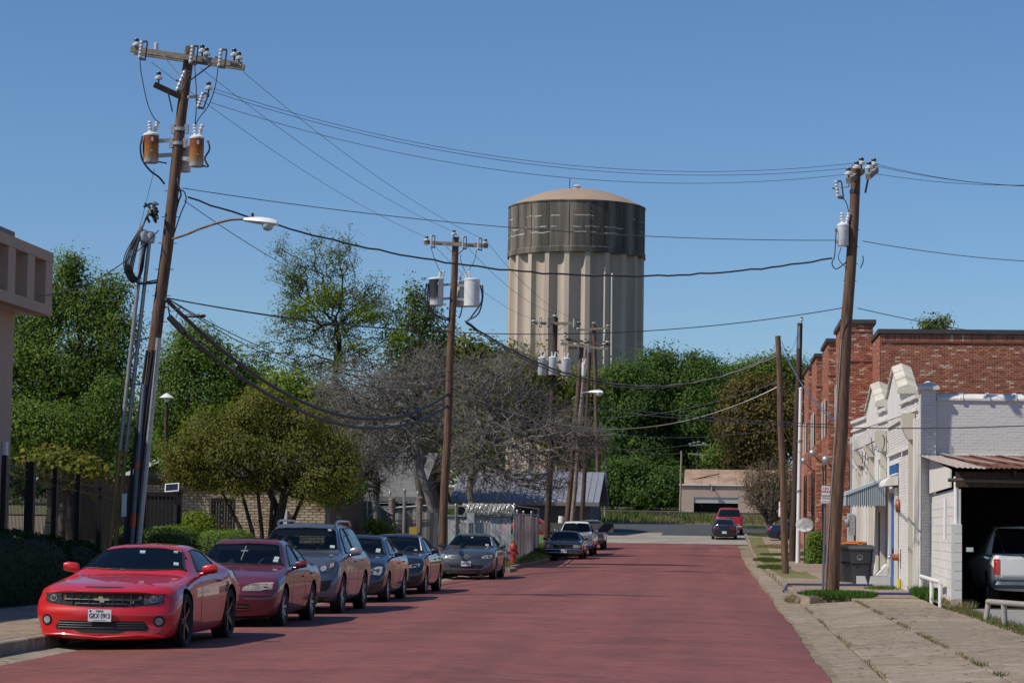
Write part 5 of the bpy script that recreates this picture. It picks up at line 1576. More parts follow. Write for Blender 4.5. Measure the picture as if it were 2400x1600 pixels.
# ---- maroon sedan ------------------------------------------------------------------------------
mar = paint('maroon_paint', (.145, .011, .022), .15, .4)
L, W, H = 4.77, 1.78, 1.42
S = dict(L=L, W=W, fo=.95, wb=2.67, r=.325, rim=.64, plan_f=.22, plan_r=.18, nose=[(.15, .06), (.3, .02), (.5, 0), (.58, .03), (.7, .06), (.8, .16)],
         table=car_rows(L, W, H, .17, .72, .95, 1.45, 2.25, 3.3, 4.0, 1.02, 1.0, .93, .56, fe=.76))
c = front_facing(S, 'sedan', 'maroon sedan with milky headlamps behind the red coupe', mar, -7.89, 38.8)
c.glazing([(-.72, .985), (0, .995), (.72, .985), (.55, 1.335), (-.55, 1.335)], side_windows(1.45, 2.25, 3.3, 4.0, H, .93, .94, 2.75), [(-.6, 1.08), (.6, 1.08), (.5, 1.33), (-.5, 1.33)])
hl = c.both('headlamp', [(.33, .60), (.60, .602), (.79, .628), (.785, .738), (.60, .732), (.43, .705), (.34, .655)], 'F', mat('milky_lens', (.33, .31, .27), .5, var=.1, scale=10, spec=.3), off=.008)
c.both('turn_lamp', [(.64, .62), (.775, .642), (.77, .722), (.64, .72)], 'F', mat('pale_lens', (.36, .30, .27), .5, var=.1, scale=30), off=.013)
g = c.patch('grille', [(-.24, .59), (.24, .59), (.28, .68), (-.28, .68)], 'F', gasket)
for z in (.605, .63, .655): c.bar('grille_bar', [(-.24, z), (.24, z)], 'F', .016, mar, .012, g)
c.bar('bumper_strip', [(-.80, .52), (-.4, .53), (.4, .53), (.80, .52)], 'F', .022, plastic, .006)
low = c.patch('lower_intake', [(-.42, .27), (.42, .27), (.46, .40), (-.46, .40)], 'F', gasket)
for z in (.30, .345): c.bar('intake_bar', [(-.43, z), (.43, z)], 'F', .02, mar, .012, low)
c.door([(1.62, .28), (2.75, .28), (2.75, .94), (1.72, .93), (1.58, .6)], (2.58, .80)); c.door([(2.78, .28), (3.32, .28), (3.62, .62), (3.72, .94), (2.78, .945)], (3.5, .83))
c.mirrors(1.92, .96, 1.0, mar, (.10, .20, .125))
c.wheels((7, 'thin'), alloy)
for (y0, z0) in ((-.62, 1.10), (-.62, 1.055)): c.patch('sticker', [(y0, z0), (y0 + .085, z0), (y0 + .08, z0 + .032), (y0 + .005, z0 + .032)], 'F', sticker, off=.010, thick=.003)
c.patch('sunroof', [(2.45, -.36), (2.95, -.36), (2.95, .36), (2.45, .36)], 'T', glass_car, off=.012, thick=.02)
crs = empty('hanging_cross', (0, 0, 0), parent=c.root)
c.patch('rosary', [(-.008, 1.06), (.008, 1.06), (.008, 1.28), (-.008, 1.28)], 'F', mat('pale_bead', (.16, .18, .19), .6), off=.009, thick=.003)
c.patch('rosary', [(-.06, 1.20), (.06, 1.20), (.06, 1.213), (-.06, 1.213)], 'F', MATS['pale_bead'], off=.0095, thick=.003)
bpy.data.objects.remove(crs)

# ---- blue grey crossover -----------------------------------------------------------------------
sg_ = paint('blue_grey_paint', (.11, .135, .172), .45, .35)
L, W, H = 4.68, 1.88, 1.70
rows = car_rows(L, W, H, .22, .93, 1.13, 1.30, 2.05, 4.1, 4.5, 1.30, 1.12, 1.08, .60, fe=.99, zm=.66)
S = dict(L=L, W=W, fo=.92, wb=2.75, r=.365, rim=.68, gap=.06, plan_f=.26, plan_r=.14, nose=[(.2, .08), (.35, .0), (.6, 0), (.8, .05), (.95, .16), (1.1, .2)], table=rows)
c = front_facing(S, 'crossover', 'blue grey crossover with silver roof rails between the maroon and navy sedans', sg_, -7.94, 44.9)
c.glazing([(-.76, 1.17), (0, 1.18), (.76, 1.17), (.60, 1.60), (-.60, 1.60)], side_windows(1.30, 2.05, 4.1, 4.55, H, 1.08, 1.12, 2.65, rb=.5), [(-.6, 1.2), (.6, 1.2), (.52, 1.55), (-.52, 1.55)])
hl = c.both('headlamp', [(.44, .80), (.60, .775), (.80, .81), (.85, .90), (.835, .98), (.70, .965), (.50, .87)], 'F', lamp_smoke, off=.008)
c.disc('lamp_ring', (.655, .865), .072, 'F', chrome, .013, parent=hl); c.disc('lamp_eye', (.655, .865), .052, 'F', lamp_clear, .018, parent=hl)
c.both('turn_lamp', [(.755, .87), (.825, .90), (.815, .965), (.755, .955)], 'F', mat('rosy_lens', (.42, .24, .2), .2, var=.2, scale=30, coat=1), off=.013)
g = c.patch('grille', [(-.38, .66), (.38, .66), (.42, .78), (-.42, .78)], 'F', gasket)
for z in (.69, .72, .75): c.bar('grille_bar', [(-.37, z), (.37, z)], 'F', .012, steel_dark, .012, g)
c.patch('lower_intake', [(-.40, .38), (.40, .38), (.46, .56), (-.46, .56)], 'F', gasket)
c.both('fog_housing', [(.50, .615), (.82, .655), (.79, .52), (.72, .44), (.62, .44)], 'F', gasket, off=.005)
c.patch('chin', [(-.74, .24), (.74, .24), (.80, .33), (-.80, .33)], 'F', plastic, off=.010)
for sg in (-1, 1):
    b = MB(); b.tube([(2.05, sg * .56, 1.655), (2.15, sg * .57, 1.715), (2.4, sg * .575, 1.738), (3.8, sg * .56, 1.735), (4.0, sg * .555, 1.655)], .022, 8); b.build('roof_rail', chrome, c.root, smooth=50)
c.mirrors(1.78, 1.02, 1.16, mat('silver_mirror', (.42, .40, .41), .3, metal=.7, var=.03), (.12, .22, .16))
c.door([(1.55, .34), (2.65, .34), (2.65, 1.09), (1.66, 1.08), (1.5, .7)], (2.48, .97)); c.door([(2.68, .34), (3.2, .34), (3.5, .72), (3.62, 1.1), (2.68, 1.10)], (3.42, .99))
c.wheels((5, 'twin'), alloy)
c.patch('sticker', [(-.66, 1.24), (-.57, 1.24), (-.565, 1.28), (-.655, 1.28)], 'F', sticker, off=.010, thick=.003); c.patch('sticker', [(-.52, 1.565), (-.45, 1.565), (-.45, 1.583), (-.515, 1.583)], 'F', sticker, off=.010, thick=.003)
c.bar('pillar_trim', [(-.735, 1.2), (-.60, 1.56)], 'F', .022, chrome, .004)

# ---- two navy sedans ---------------------------------------------------------------------------
navy = paint('navy_paint', (.018, .030, .052), .4, .35)
L, W, H = 4.65, 1.78, 1.46
S = dict(L=L, W=W, fo=.93, wb=2.68, r=.32, rim=.68, plan_f=.24, nose=[(.15, .07), (.3, .01), (.5, 0), (.66, .05), (.8, .15), (.95, .2)], table=car_rows(L, W, H, .17, .76, 1.0, 1.3, 2.1, 3.35, 4.05, 1.08, 1.05, .97, .56, fe=.82, zm=.58))
c = front_facing(S, 'sedan', 'navy sedan with clear trapezoid headlamps parked behind the crossover', navy, -7.99, 51.9)
c.glazing([(-.72, 1.04), (0, 1.05), (.72, 1.04), (.55, 1.37), (-.55, 1.37)], side_windows(1.3, 2.1, 3.35, 4.05, H, .97, .99, 2.65), [(-.6, 1.12), (.6, 1.12), (.5, 1.36), (-.5, 1.36)])
hl = c.both('headlamp', [(.50, .63), (.78, .60), (.815, .66), (.80, .79), (.70, .785), (.52, .69)], 'F', lamp_clear, off=.008)
c.disc('lamp_eye', (.60, .67), .035, 'F', lamp_smoke, .013, parent=hl); c.disc('lamp_eye', (.72, .71), .035, 'F', lamp_smoke, .013, parent=hl)
g = c.patch('grille', [(-.36, .60), (.36, .60), (.40, .72), (-.40, .72)], 'F', gasket)
for z in (.64, .68): c.bar('grille_bar', [(-.36, z), (.36, z)], 'F', .014, chrome, .012, g)
c.patch('lower_intake', [(-.5, .28), (.5, .28), (.56, .42), (-.56, .42)], 'F', gasket)
c.mirrors(1.8, .97, 1.05, navy, (.11, .2, .13))
c.door([(1.52, .28), (2.65, .28), (2.65, .98), (1.62, .97), (1.48, .6)], (2.48, .84)); c.door([(2.68, .28), (3.2, .28), (3.52, .62), (3.62, .99), (2.68, .985)], (3.42, .86))
c.wheels((9, 'thin'), alloy)
for z0 in (1.09, 1.13): c.patch('sticker', [(-.60, z0), (-.50, z0), (-.50, z0 + .03), (-.59, z0 + .03)], 'F', sticker, off=.010, thick=.003)
c.bar('pillar_trim', [(-.70, 1.06), (-.55, 1.34)], 'F', .02, chrome, .004)

dk = paint('charcoal_navy_paint', (.020, .026, .036), .4, .35)
L, W, H = 4.87, 1.85, 1.47
S = dict(L=L, W=W, fo=.98, wb=2.85, r=.33, rim=.72, plan_f=.28, nose=[(.15, .06), (.3, .0), (.55, .0), (.72, .07), (.85, .17), (1, .2)], table=car_rows(L, W, H, .16, .78, 1.0, 1.4, 2.3, 3.4, 4.3, 1.10, 1.08, .97, .55, fe=.84, zm=.58))
c = front_facing(S, 'sedan', 'charcoal sedan with slim headlamps and a chrome grille edge, fifth car in the row', dk, -8.0, 58.5)
c.glazing([(-.74, 1.03), (0, 1.04), (.74, 1.03), (.55, 1.385), (-.55, 1.385)], side_windows(1.4, 2.3, 3.4, 4.3, H, .97, 1.0, 2.8), [(-.6, 1.15), (.6, 1.15), (.5, 1.38), (-.5, 1.38)])
hl = c.both('headlamp', [(.42, .665), (.62, .655), (.81, .685), (.825, .765), (.62, .735), (.46, .70)], 'F', lamp_clear, off=.008)
for yy in (.55, .65, .75): c.disc('lamp_eye', (yy, .70 + (yy - .55) * .08), .026, 'F', lamp_smoke, .013, parent=hl, n=8)
g = c.patch('grille', [(-.30, .34), (.30, .34), (.46, .52), (.34, .66), (-.34, .66), (-.46, .52)], 'F', gasket)
for z in (.40, .46, .52, .58, .63): c.bar('grille_bar', [(-.30 - min(.14, abs(z - .34)), z), (.30 + min(.14, abs(z - .34)), z)], 'F', .016, chrome, .012, g)
c.both('fog_housing', [(.60, .36), (.80, .38), (.78, .47), (.62, .45)], 'F', gasket)
c.mirrors(1.92, 1.0, 1.05, dk, (.11, .2, .13))
c.door([(1.65, .28), (2.8, .28), (2.8, .98), (1.75, .97), (1.6, .6)], (2.62, .84)); c.door([(2.83, .28), (3.38, .28), (3.68, .62), (3.78, 1.0), (2.83, .99)], (3.58, .86))
c.wheels((10, 'thin'), alloy)
c.bar('pillar_trim', [(-.71, 1.06), (-.56, 1.35)], 'F', .03, white_metal, .004)
c.patch('sticker', [(-.6, 1.07), (-.52, 1.07), (-.52, 1.085), (-.6, 1.085)], 'F', sticker, off=.010, thick=.003)

# ---- grey compact sedan with a round emblem -------------------------------------------------------
gry = paint('slate_grey_paint', (.075, .082, .092), .45, .35)
L, W, H = 4.63, 1.78, 1.45
S = dict(L=L, W=W, fo=.90, wb=2.65, r=.325, rim=.70, plan_f=.20, nose=[(.15, .08), (.28, .0), (.5, 0), (.66, .04), (.78, .10), (.95, .15)], table=car_rows(L, W, H, .17, .80, 1.0, 1.3, 2.1, 3.3, 4.1, 1.08, 1.06, .97, .56, fe=.84, zm=.58))
c = front_facing(S, 'sedan', 'slate grey compact sedan with round chrome emblem parked past the gap by the pole', gry, -7.88, 76.1)
c.glazing([(-.72, 1.04), (0, 1.05), (.72, 1.04), (.55, 1.365), (-.55, 1.365)], side_windows(1.3, 2.1, 3.3, 4.1, H, .97, .99, 2.62), [(-.6, 1.13), (.6, 1.13), (.5, 1.36), (-.5, 1.36)])
hl = c.both('headlamp', [(.46, .685), (.74, .67), (.80, .71), (.80, .79), (.62, .775), (.50, .74)], 'F', lamp_clear, off=.008)
c.disc('lamp_eye', (.70, .73), .033, 'F', lamp_smoke, .013, parent=hl); c.disc('lamp_eye', (.60, .722), .028, 'F', lamp_smoke, .013, parent=hl, n=8)
g = c.patch('grille', [(-.46, .685), (.46, .685), (.50, .755), (-.50, .755)], 'F', gasket)
for z in (.705, .735): c.bar('grille_bar', [(-.46, z), (.46, z)], 'F', .012, chrome, .010, g)
e_, d = c.hit('F', 0, .722)
em = empty('emblem', e_ + d * .03, parent=c.root)
b = MB(); n = 24
for k in range(n):
    a0, a1 = 2 * PI * k / n, 2 * PI * (k + 1) / n
    b.beam((0, .068 * math.cos(a0), .068 * math.sin(a0)), (0, .068 * math.cos(a1), .068 * math.sin(a1)), .013, .016, up=(1, 0, 0))
b.build('emblem_ring', chrome, em)
b = MB()
for p, q in (((-.026, .056), (0, .006)), ((.026, .056), (0, .006)), ((-.055, .03), (-.024, -.05)), ((-.024, -.05), (0, -.006)), ((0, -.006), (.024, -.05)), ((.024, -.05), (.055, .03))): b.beam((0, p[0], p[1]), (0, q[0], q[1]), .013, .014, up=(1, 0, 0))
b.build('emblem_letters', chrome, em)
low = c.patch('lower_intake', [(-.50, .33), (.50, .33), (.60, .44), (.60, .47), (-.60, .47), (-.60, .44)], 'F', gasket)
c.bar('intake_trim', [(-.60, .46), (-.50, .34), (.50, .34), (.60, .46)], 'F', .016, chrome, .012)
c.both('fog_lamp', [(.64, .37), (.76, .385), (.76, .43), (.65, .42)], 'F', lamp_smoke)
c.plate(.505, 0, 'DFA\u00b71110', off=.03, tsize=.095)
c.mirrors(1.78, .99, 1.04, gry, (.11, .22, .115))
c.door([(1.52, .28), (2.62, .28), (2.62, .98), (1.62, .97), (1.48, .6)], (2.45, .84)); c.door([(2.65, .28), (3.15, .28), (3.48, .62), (3.58, .99), (2.65, .985)], (3.38, .86))
c.wheels((10, 'thin'), alloy)
c.bar('pillar_trim', [(-.69, 1.07), (-.56, 1.33)], 'F', .022, white_metal, .004)
c.patch('sticker', [(-.58, 1.06), (-.47, 1.06), (-.46, 1.115), (-.57, 1.115)], 'F', sticker, off=.010, thick=.003); c.patch('sticker', [(-.02, 1.30), (.04, 1.30), (.04, 1.325), (-.02, 1.325)], 'F', sticker, off=.010, thick=.003)

# ---- long dark luxury sedan --------------------------------------------------------------------
dkb = paint('midnight_paint', (.015, .022, .032), .35, .3)
L, W, H = 5.45, 1.96, 1.43
S = dict(L=L, W=W, fo=1.03, wb=2.98, r=.34, rim=.6, plan_f=.13, plan_r=.1, nose=[(.2, .04), (.3, 0), (.52, 0), (.56, .06), (.78, .07)], table=car_rows(L, W, H, .20, .80, .98, 1.65, 2.3, 3.45, 4.05, 1.02, 1.0, .93, .60, fe=.85, zm=.58))
grp2 = 'vehicles parked beyond the grass bank'
c = front_facing(S, 'sedan', 'long dark luxury sedan with chrome bumper strip in front of the white pickup', dkb, -7.75, 121.5, grp2)
c.glazing([(-.76, 1.0), (.76, 1.0), (.58, 1.34), (-.58, 1.34)], side_windows(1.65, 2.3, 3.45, 4.05, H, .93, .94, 2.9), [(-.62, 1.06), (.62, 1.06), (.52, 1.34), (-.52, 1.34)])
hl = c.both('headlamp', [(.50, .60), (.92, .60), (.90, .76), (.52, .755)], 'F', lamp_clear, off=.01)
g = c.patch('grille', [(-.46, .60), (.46, .60), (.46, .76), (-.46, .76)], 'F', gasket)
for k in range(13): c.bar('grille_bar', [(-.42 + k * .07, .61), (-.42 + k * .07, .75)], 'F', .014, steel_dark, .01, g)
c.bar('grille_bar', [(-.48, .775), (.48, .775)], 'F', .022, chrome, .012, g)
c.bar('bumper_strip', [(-.95, .50), (-.5, .52), (.5, .52), (.95, .50)], 'F', .05, chrome, .006)
c.bar('bumper_strip', [(-.9, .36), (.9, .36)], 'F', .03, chrome, .006)
c.plate(.43, -.05, 'WPT\u00b75', off=.03, tsize=.09)
b = MB(); b.box((.30, 0, .96), (.02, .02, .09)); b.build('hood_ornament', chrome, c.root)
c.mirrors(2.0, 1.06, 1.02, dkb, (.1, .2, .12)); c.wheels((12, 'thin'), alloy)

# ---- white pickup and grey utility behind it ----------------------------------------------------
def truck_rows(L, W, H, gc, hf, hr, xc, xh, xr, bed, belt, wr, cover=None, dz=0.):
    h = W / 2; ws = h - .05
    zc = cover or bed
    CAB[0] = (xc, xh, (L - .55) if cover else xr, (L - .3) if cover else xr + .12, belt, wr)
    R = [(0, h - .08, gc + .05, h - .03, .75, h - .07, hf - .05, h - .2, hf - .0, hf + .02), (.25, h - .05, gc, h - .01, .75, h - .05, hf, h - .14, hf + .04, hf + .06),
         (xc, ws, gc, h, .75, h - .05, belt - .02, h - .13, hr, hr + .03), (xh, ws, gc, h, .75, h - .06, belt, wr, H - .06, H - .015), ((xh + xr) / 2, ws, gc, h, .75, h - .06, belt, wr, H - .05, H)]
    if cover:
        R += [(L - .55, ws, gc, h, .75, h - .06, belt, wr, H - .05, H - .01), (L - .12, ws, gc, h, .75, h - .06, bed, h - .13, bed + .05, bed + .07), (L, h - .07, gc + .1, h - .03, .75, h - .07, bed - .08, h - .15, bed - .02, bed)]
    else:
        R += [(xr, ws, gc, h, .75, h - .06, belt, wr - .01, H - .07, H - .03), (xr + .16, ws, gc, h, .75, h - .05, bed - .04, h - .10, bed, bed - .04), (L - .06, ws, gc, h, .75, h - .05, bed - .04, h - .10, bed, bed - .03), (L, h - .06, gc + .12, h - .02, .75, h - .06, bed - .05, h - .12, bed - .01, bed - .03)]
    return R
wht = paint('white_car_paint', (.66, .66, .65), .0, .4)
L, W, H = 5.5, 1.98, 1.85
S = dict(L=L, W=W, fo=.95, wb=3.5, r=.38, rim=.6, gap=.07, tw=.235, plan_f=.10, plan_r=.03, smooth=9, nose=[(.3, .05), (.5, 0), (.7, .0), (.72, .1), (1.1, .12)], table=truck_rows(L, W, H, .36, 1.10, 1.24, 1.45, 2.0, 3.0, 1.32, 1.20, .68))
c = front_facing(S, 'pickup_truck', 'white pickup cab showing above the long dark sedan', wht, -7.72, 130.5, grp2, 'pickup truck')
c.glazing([(-.80, 1.27), (.80, 1.27), (.66, 1.74), (-.66, 1.74)], [[(1.95, 1.26), (2.85, 1.26), (2.85, 1.73), (2.2, 1.73)]], [(-.6, 1.36), (.6, 1.36), (.6, 1.7), (-.6, 1.7)])
c.patch('grille', [(-.5, .78), (.5, .78), (.5, 1.0), (-.5, 1.0)], 'F', gasket); c.both('headlamp', [(.55, .80), (.88, .80), (.88, .98), (.55, .98)], 'F', lamp_clear)
c.bar('bumper', [(-.92, .55), (.92, .55)], 'F', .16, chrome, .03)
c.patch('sticker', [(-.06, 1.70), (.06, 1.70), (.06, 1.735), (-.06, 1.735)], 'F', sticker, off=.010, thick=.003)
c.mirrors(1.9, 1.10, 1.30, chrome, (.1, .2, .18)); c.wheels((8, 'thin'), alloy)
c.door([(1.62, .5), (2.9, .5), (2.9, 1.21), (1.7, 1.20)], (2.72, 1.06))

ug = paint('grey_utility_paint', (.10, .10, .105), .4, .4)
L, W, H = 4.7, 1.80, 1.74
S = dict(L=L, W=W, fo=.85, wb=2.7, r=.37, rim=.6, gap=.07, tw=.24, plan_f=.12, plan_r=.05, nose=[(.3, .06), (.5, 0), (.7, 0), (.74, .08), (1.1, .1)], table=car_rows(L, W, H, .34, 1.0, 1.14, 1.35, 1.95, 4.2, 4.55, 1.3, 1.15, 1.10, .62, fe=1.03, zm=.72))
c = front_facing(S, 'utility_vehicle', 'grey boxy utility vehicle farthest back on the left kerb', ug, -7.6, 142.5, grp2, 'utility vehicle')
c.glazing([(-.72, 1.18), (.72, 1.18), (.60, 1.63), (-.60, 1.63)], side_windows(1.35, 1.95, 4.2, 4.6, H, 1.10, 1.12, 2.6), None)
g = c.patch('grille', [(-.42, .76), (.42, .76), (.42, .94), (-.42, .94)], 'F', mat('grey_grille', (.14, .14, .145), .5))
for z in (.80, .85, .90): c.bar('grille_bar', [(-.42, z), (.42, z)], 'F', .014, gasket, .01, g)
c.both('headlamp', [(.48, .76), (.80, .76), (.80, .93), (.48, .93)], 'F', lamp_smoke)
c.bar('bumper', [(-.86, .60), (.86, .60)], 'F', .17, ug, .03); c.bar('bumper_strip', [(-.86, .68), (.86, .68)], 'F', .04, chrome, .06)
c.mirrors(1.75, 1.02, 1.26, plastic, (.12, .22, .16)); c.wheels((6, 'thick'), alloy)

# ---- rear-facing vehicles ----------------------------------------------------------------------
def rear_facing(S, root_name, label, paint_m, X, Yr, cat='car', group=None):
    """a vehicle seen from behind; Yr is where its tail ends"""
    Y0 = Yr + S['L']
    root = empty(root_name, (X, Y0, 0), label, cat, group)
    ya, yb_ = Y0 - S['fo'], Y0 - S['fo'] - S['wb']
    sl = math.atan2(gz(ya) - gz(yb_), S['wb'])
    root.rotation_euler = (0, sl, -PI / 2)
    root.location.z = gz(ya) + S['fo'] * math.tan(sl) + .03
    return Car(S, paint_m, root)
blk = paint('black_car_paint', (.012, .012, .015), .3, .35)
L, W, H = 4.6, 1.76, 1.38
S = dict(L=L, W=W, fo=.92, wb=2.65, r=.315, rim=.65, plan_f=.22, plan_r=.10, tail=[(.2, .06), (.4, 0), (.6, .0), (.8, .05), (1.0, .08)], table=car_rows(L, W, H, .18, .72, .93, 1.35, 2.15, 3.1, 3.75, 1.0, .97, .92, .55))
c = rear_facing(S, 'sedan', 'black sedan seen from behind at the far end of the street', blk, .42, 163)
c.glazing(None, side_windows(1.35, 2.15, 3.1, 3.75, H, .92, .93, 2.6), [(-.62, 1.03), (.62, 1.03), (.52, 1.30), (-.52, 1.30)])
c.both('tail_lamp', [(.36, .72), (.78, .70), (.78, .84), (.36, .86)], 'B', mat('dark_red_lens', (.14, .012, .012), .15, var=.2, coat=1))
c.bar('trunk_edge', [(-.72, .965), (.72, .965)], 'B', .03, chrome, .0)
c.bar('bumper_seam', [(-.8, .55), (.8, .55)], 'B', .02, gasket, .004)
c.plate(.50, 0, '', 'B'); c.mirrors(1.85, .97, .98, blk); c.wheels((6, 'thin'), alloy)

redt = paint('red_truck_paint', (.40, .014, .018), .0, .4)
L, W, H = 5.2, 2.0, 1.92
S = dict(L=L, W=W, fo=.95, wb=3.1, r=.38, rim=.6, gap=.06, plan_f=.1, plan_r=.07, smooth=9, tail=[(.3, .05), (.6, 0), (.8, 0), (1.3, .08), (1.9, .2)], table=truck_rows(L, W, H, .36, 1.10, 1.24, 1.4, 2.0, 4.3, 1.30, 1.20, .70, cover=1.3))
c = rear_facing(S, 'utility_vehicle', 'red utility vehicle with wide tailgate window ahead of the black sedan', redt, .78, 172, 'utility vehicle')
c.glazing(None, [[(2.1, 1.27), (2.95, 1.27), (2.95, 1.78), (2.3, 1.78)], [(3.03, 1.27), (4.5, 1.27), (4.3, 1.78), (3.03, 1.78)]], [(-.80, 1.34), (.80, 1.34), (.66, 1.80), (-.66, 1.80)])
c.both('tail_lamp', [(.80, .88), (.95, .88), (.94, 1.22), (.82, 1.22)], 'B', lamp_red)
c.patch('plate_recess', [(-.22, 1.06), (.22, 1.06), (.20, 1.24), (-.20, 1.24)], 'B', gasket); c.patch('tailgate_badge', [(-.06, 1.15), (.0, 1.10), (.06, 1.15), (0, 1.21)], 'B', chrome, off=.012)
c.bar('bumper', [(-.92, .62), (.92, .62)], 'B', .2, steel, .04); c.mirrors(1.95, 1.1, 1.3, plastic); c.wheels((6, 'thick'), alloy)

L, W, H = 5.4, 2.0, 1.80
S = dict(L=L, W=W, fo=.95, wb=3.4, r=.38, rim=.6, gap=.06, tw=.24, plan_f=.1, plan_r=.05, smooth=9, tail=[(.3, .10), (.5, .12), (.62, .10), (.68, .0), (1.2, .0)], table=truck_rows(L, W, H, .40, 1.06, 1.2, 1.4, 1.95, 3.2, 1.16, 1.12, .70))
c = rear_facing(S, 'pickup_truck', 'white pickup parked tail out under the rusty carport roof', wht, 6.78, 51.7, 'pickup truck')
c.root.location.z += .05
c.glazing(None, [[(1.95, 1.2), (3.0, 1.2), (3.0, 1.68), (2.2, 1.68)]], [(-.74, 1.20), (.74, 1.20), (.64, 1.70), (-.64, 1.70)])
tl = c.both('tail_lamp', [(.82, .74), (.945, .74), (.945, 1.07), (.82, 1.07)], 'B', lamp_red, off=.012)
c.both('reverse_lamp', [(.825, .69), (.94, .69), (.94, .735), (.825, .735)], 'B', lamp_clear, off=.012)
tg = c.patch('tailgate', [(-.79, .62), (.79, .62), (.79, 1.13), (-.79, 1.13)], 'B', wht, off=.010, thick=.02)
c.patch('tailgate_lettering', [(.48, .76), (.68, .76), (.68, .80), (.48, .80)], 'B', steel_dark, off=.014, thick=.005, parent=tg)
c.bar('bumper', [(-.93, .53), (-.6, .53), (.6, .53), (.93, .53)], 'B', .19, mat('grey_bumper', (.10, .12, .15), .4, metal=.3), .02)
for (y0, z0) in ((.60, 1.50), (.62, 1.44), (.52, 1.56), (.62, 1.34)): c.patch('sticker', [(y0, z0), (y0 + .05, z0), (y0 + .05, z0 + .05), (y0, z0 + .05)], 'B', sticker, off=.012, thick=.003)
c.mirrors(1.9, 1.1, 1.24, plastic); c.wheels((6, 'thick'), alloy)

# ---- navy sedan in the driveway -----------------------------------------------------------------
nav2 = paint('deep_blue_paint', (.012, .018, .055), .3, .35)
L, W, H = 4.6, 1.72, 1.42
S = dict(L=L, W=W, fo=.9, wb=2.62, r=.32, rim=.68, plan_f=.22, plan_r=.14, tail=[(.2, .06), (.4, 0), (.6, .0), (.8, .05), (1.0, .08)], table=car_rows(L, W, H, .18, .72, .95, 1.35, 2.15, 3.1, 3.8, 1.05, 1.04, .94, .54))
root = empty('sedan', (3.2 + L, 160.5, gz(160.5) + .10), 'deep blue sedan standing across the driveway beside the poles', 'car', rz=PI)
c = Car(S, nav2, root)
c.glazing(None, side_windows(1.35, 2.15, 3.1, 3.8, H, .94, .95, 2.55), [(-.6, 1.08), (.6, 1.08), (.5, 1.33), (-.5, 1.33)])
c.both('tail_lamp', [(.50, .72), (.80, .70), (.80, .88), (.54, .90)], 'B', lamp_red)
for ax in 'RL': c.patch('side_lamp', [(4.34, .74), (4.50, .74), (4.48, .88), (4.36, .88)], ax, lamp_red, off=.006)
c.door([(1.58, .28), (2.55, .28), (2.55, .95), (1.68, .94), (1.52, .6)], (2.4, .82)); c.door([(2.58, .28), (3.1, .28), (3.45, .62), (3.55, .96), (2.58, .955)], (3.35, .84))
c.mirrors(1.85, .95, 1.0, nav2); c.wheels((5, 'thick'), alloy)
# ---- cars half hidden behind the left fences -----------------------------------------------------
S2 = dict(S); S2['table'] = car_rows(L, W, H, .18, .72, .95, 1.35, 2.15, 3.1, 3.8, 1.05, 1.04, .94, .54)
root = empty('sedan', (at(1338, 1215, 156).x, 156, gz(156) + .15), 'red sedan half hidden behind the dark poles and the enclosure', 'car', rz=PI)
c = Car(S2, redt, root); c.glazing(None, side_windows(1.35, 2.15, 3.1, 3.8, H, .94, .95, 2.55), [(-.6, 1.08), (.6, 1.08), (.5, 1.33), (-.5, 1.33)]); c.wheels((5, 'thick'), alloy)
c.both('tail_lamp', [(.50, .72), (.80, .70), (.80, .88), (.54, .90)], 'B', lamp_red)
L, W, H = 5.0, 2.0, 1.95
S = dict(L=L, W=W, fo=.95, wb=3.1, r=.37, rim=.6, gap=.06, plan_f=.08, plan_r=.05, smooth=9, table=truck_rows(L, W, H, .3, 1.1, 1.24, 1.3, 1.95, 4.3, 1.3, 1.2, .74, cover=1.3))
c = front_facing(S, 'van', 'white van standing inside the chain link enclosure', wht, at(1195, 1230, 108).x - 1.75, 109, None, 'van')
c.glazing([(-.80, 1.28), (.80, 1.28), (.68, 1.8), (-.68, 1.8)], [[(2.0, 1.27), (2.85, 1.27), (2.85, 1.78), (2.2, 1.78)]], None); c.patch("grille", [(-.5, .75), (.5, .75), (.5, 1.0), (-.5, 1.0)], "F", gasket); c.both("headlamp", [(.56, .78), (.88, .78), (.88, .98), (.56, .98)], "F", lamp_clear); c.wheels((6, "thick"), alloy)
# ------------------------------------------------------------------ poles, transformers, wires
def pole(label, base, top, r0, r1, m=None, name='utility_pole', mid=None):
    o = empty(name, base, label, 'utility pole')
    b = MB()
    pts = [Vector(base) - Vector((0, 0, .4))]
    for k in range(1, 8):
        p = Vector(base).lerp(Vector(top), k / 8)
        p.x += .02 * math.sin(k * 1.7 + base[0]); pts.append(p)
    pts.append(Vector(top))
    rs = [r0 + (r1 - r0) * k / 8 for k in range(9)]
    b.tube(pts, rs, 14)
    part(b, 'shaft', m or wood_pole, o, 50)
    return o
def crossarm(po, a, c, w=.10, h=.13, off=.16, m=None, double=False):
    a, c = Vector(a), Vector(c)
    for s in ((-1, 1) if double else (-1,)):
        d = Vector((0, s * off, 0))
        b = MB(); b.beam(a + d, c + d, w, h); part(b, 'crossarm', m or wood_grey, po)
def brace(po, a, c, m=None):
    b = MB(); b.beam(a, c, .045, .02); part(b, 'brace', m or steel, po)
def insulator(po, p, s=1.):
    p = Vector(p)
    b = MB(); b.lathe([(.02, -.20), (.02, -.02)], p, 8); part(b, 'pin', steel_dark, po)
    b = MB(); b.lathe([(.045 * s, -.03), (.10 * s, -.02), (.105 * s, .03), (.05 * s, .06), (.05 * s, .08)], p, 12); part(b, 'insulator', porcelain, po, 40)
    b = MB(); b.lathe([(.06 * s, .08), (.065 * s, .12), (.05 * s, .15), (.02, .155)], p, 12); part(b, 'insulator_cap', porcelain_dark, po, 40)
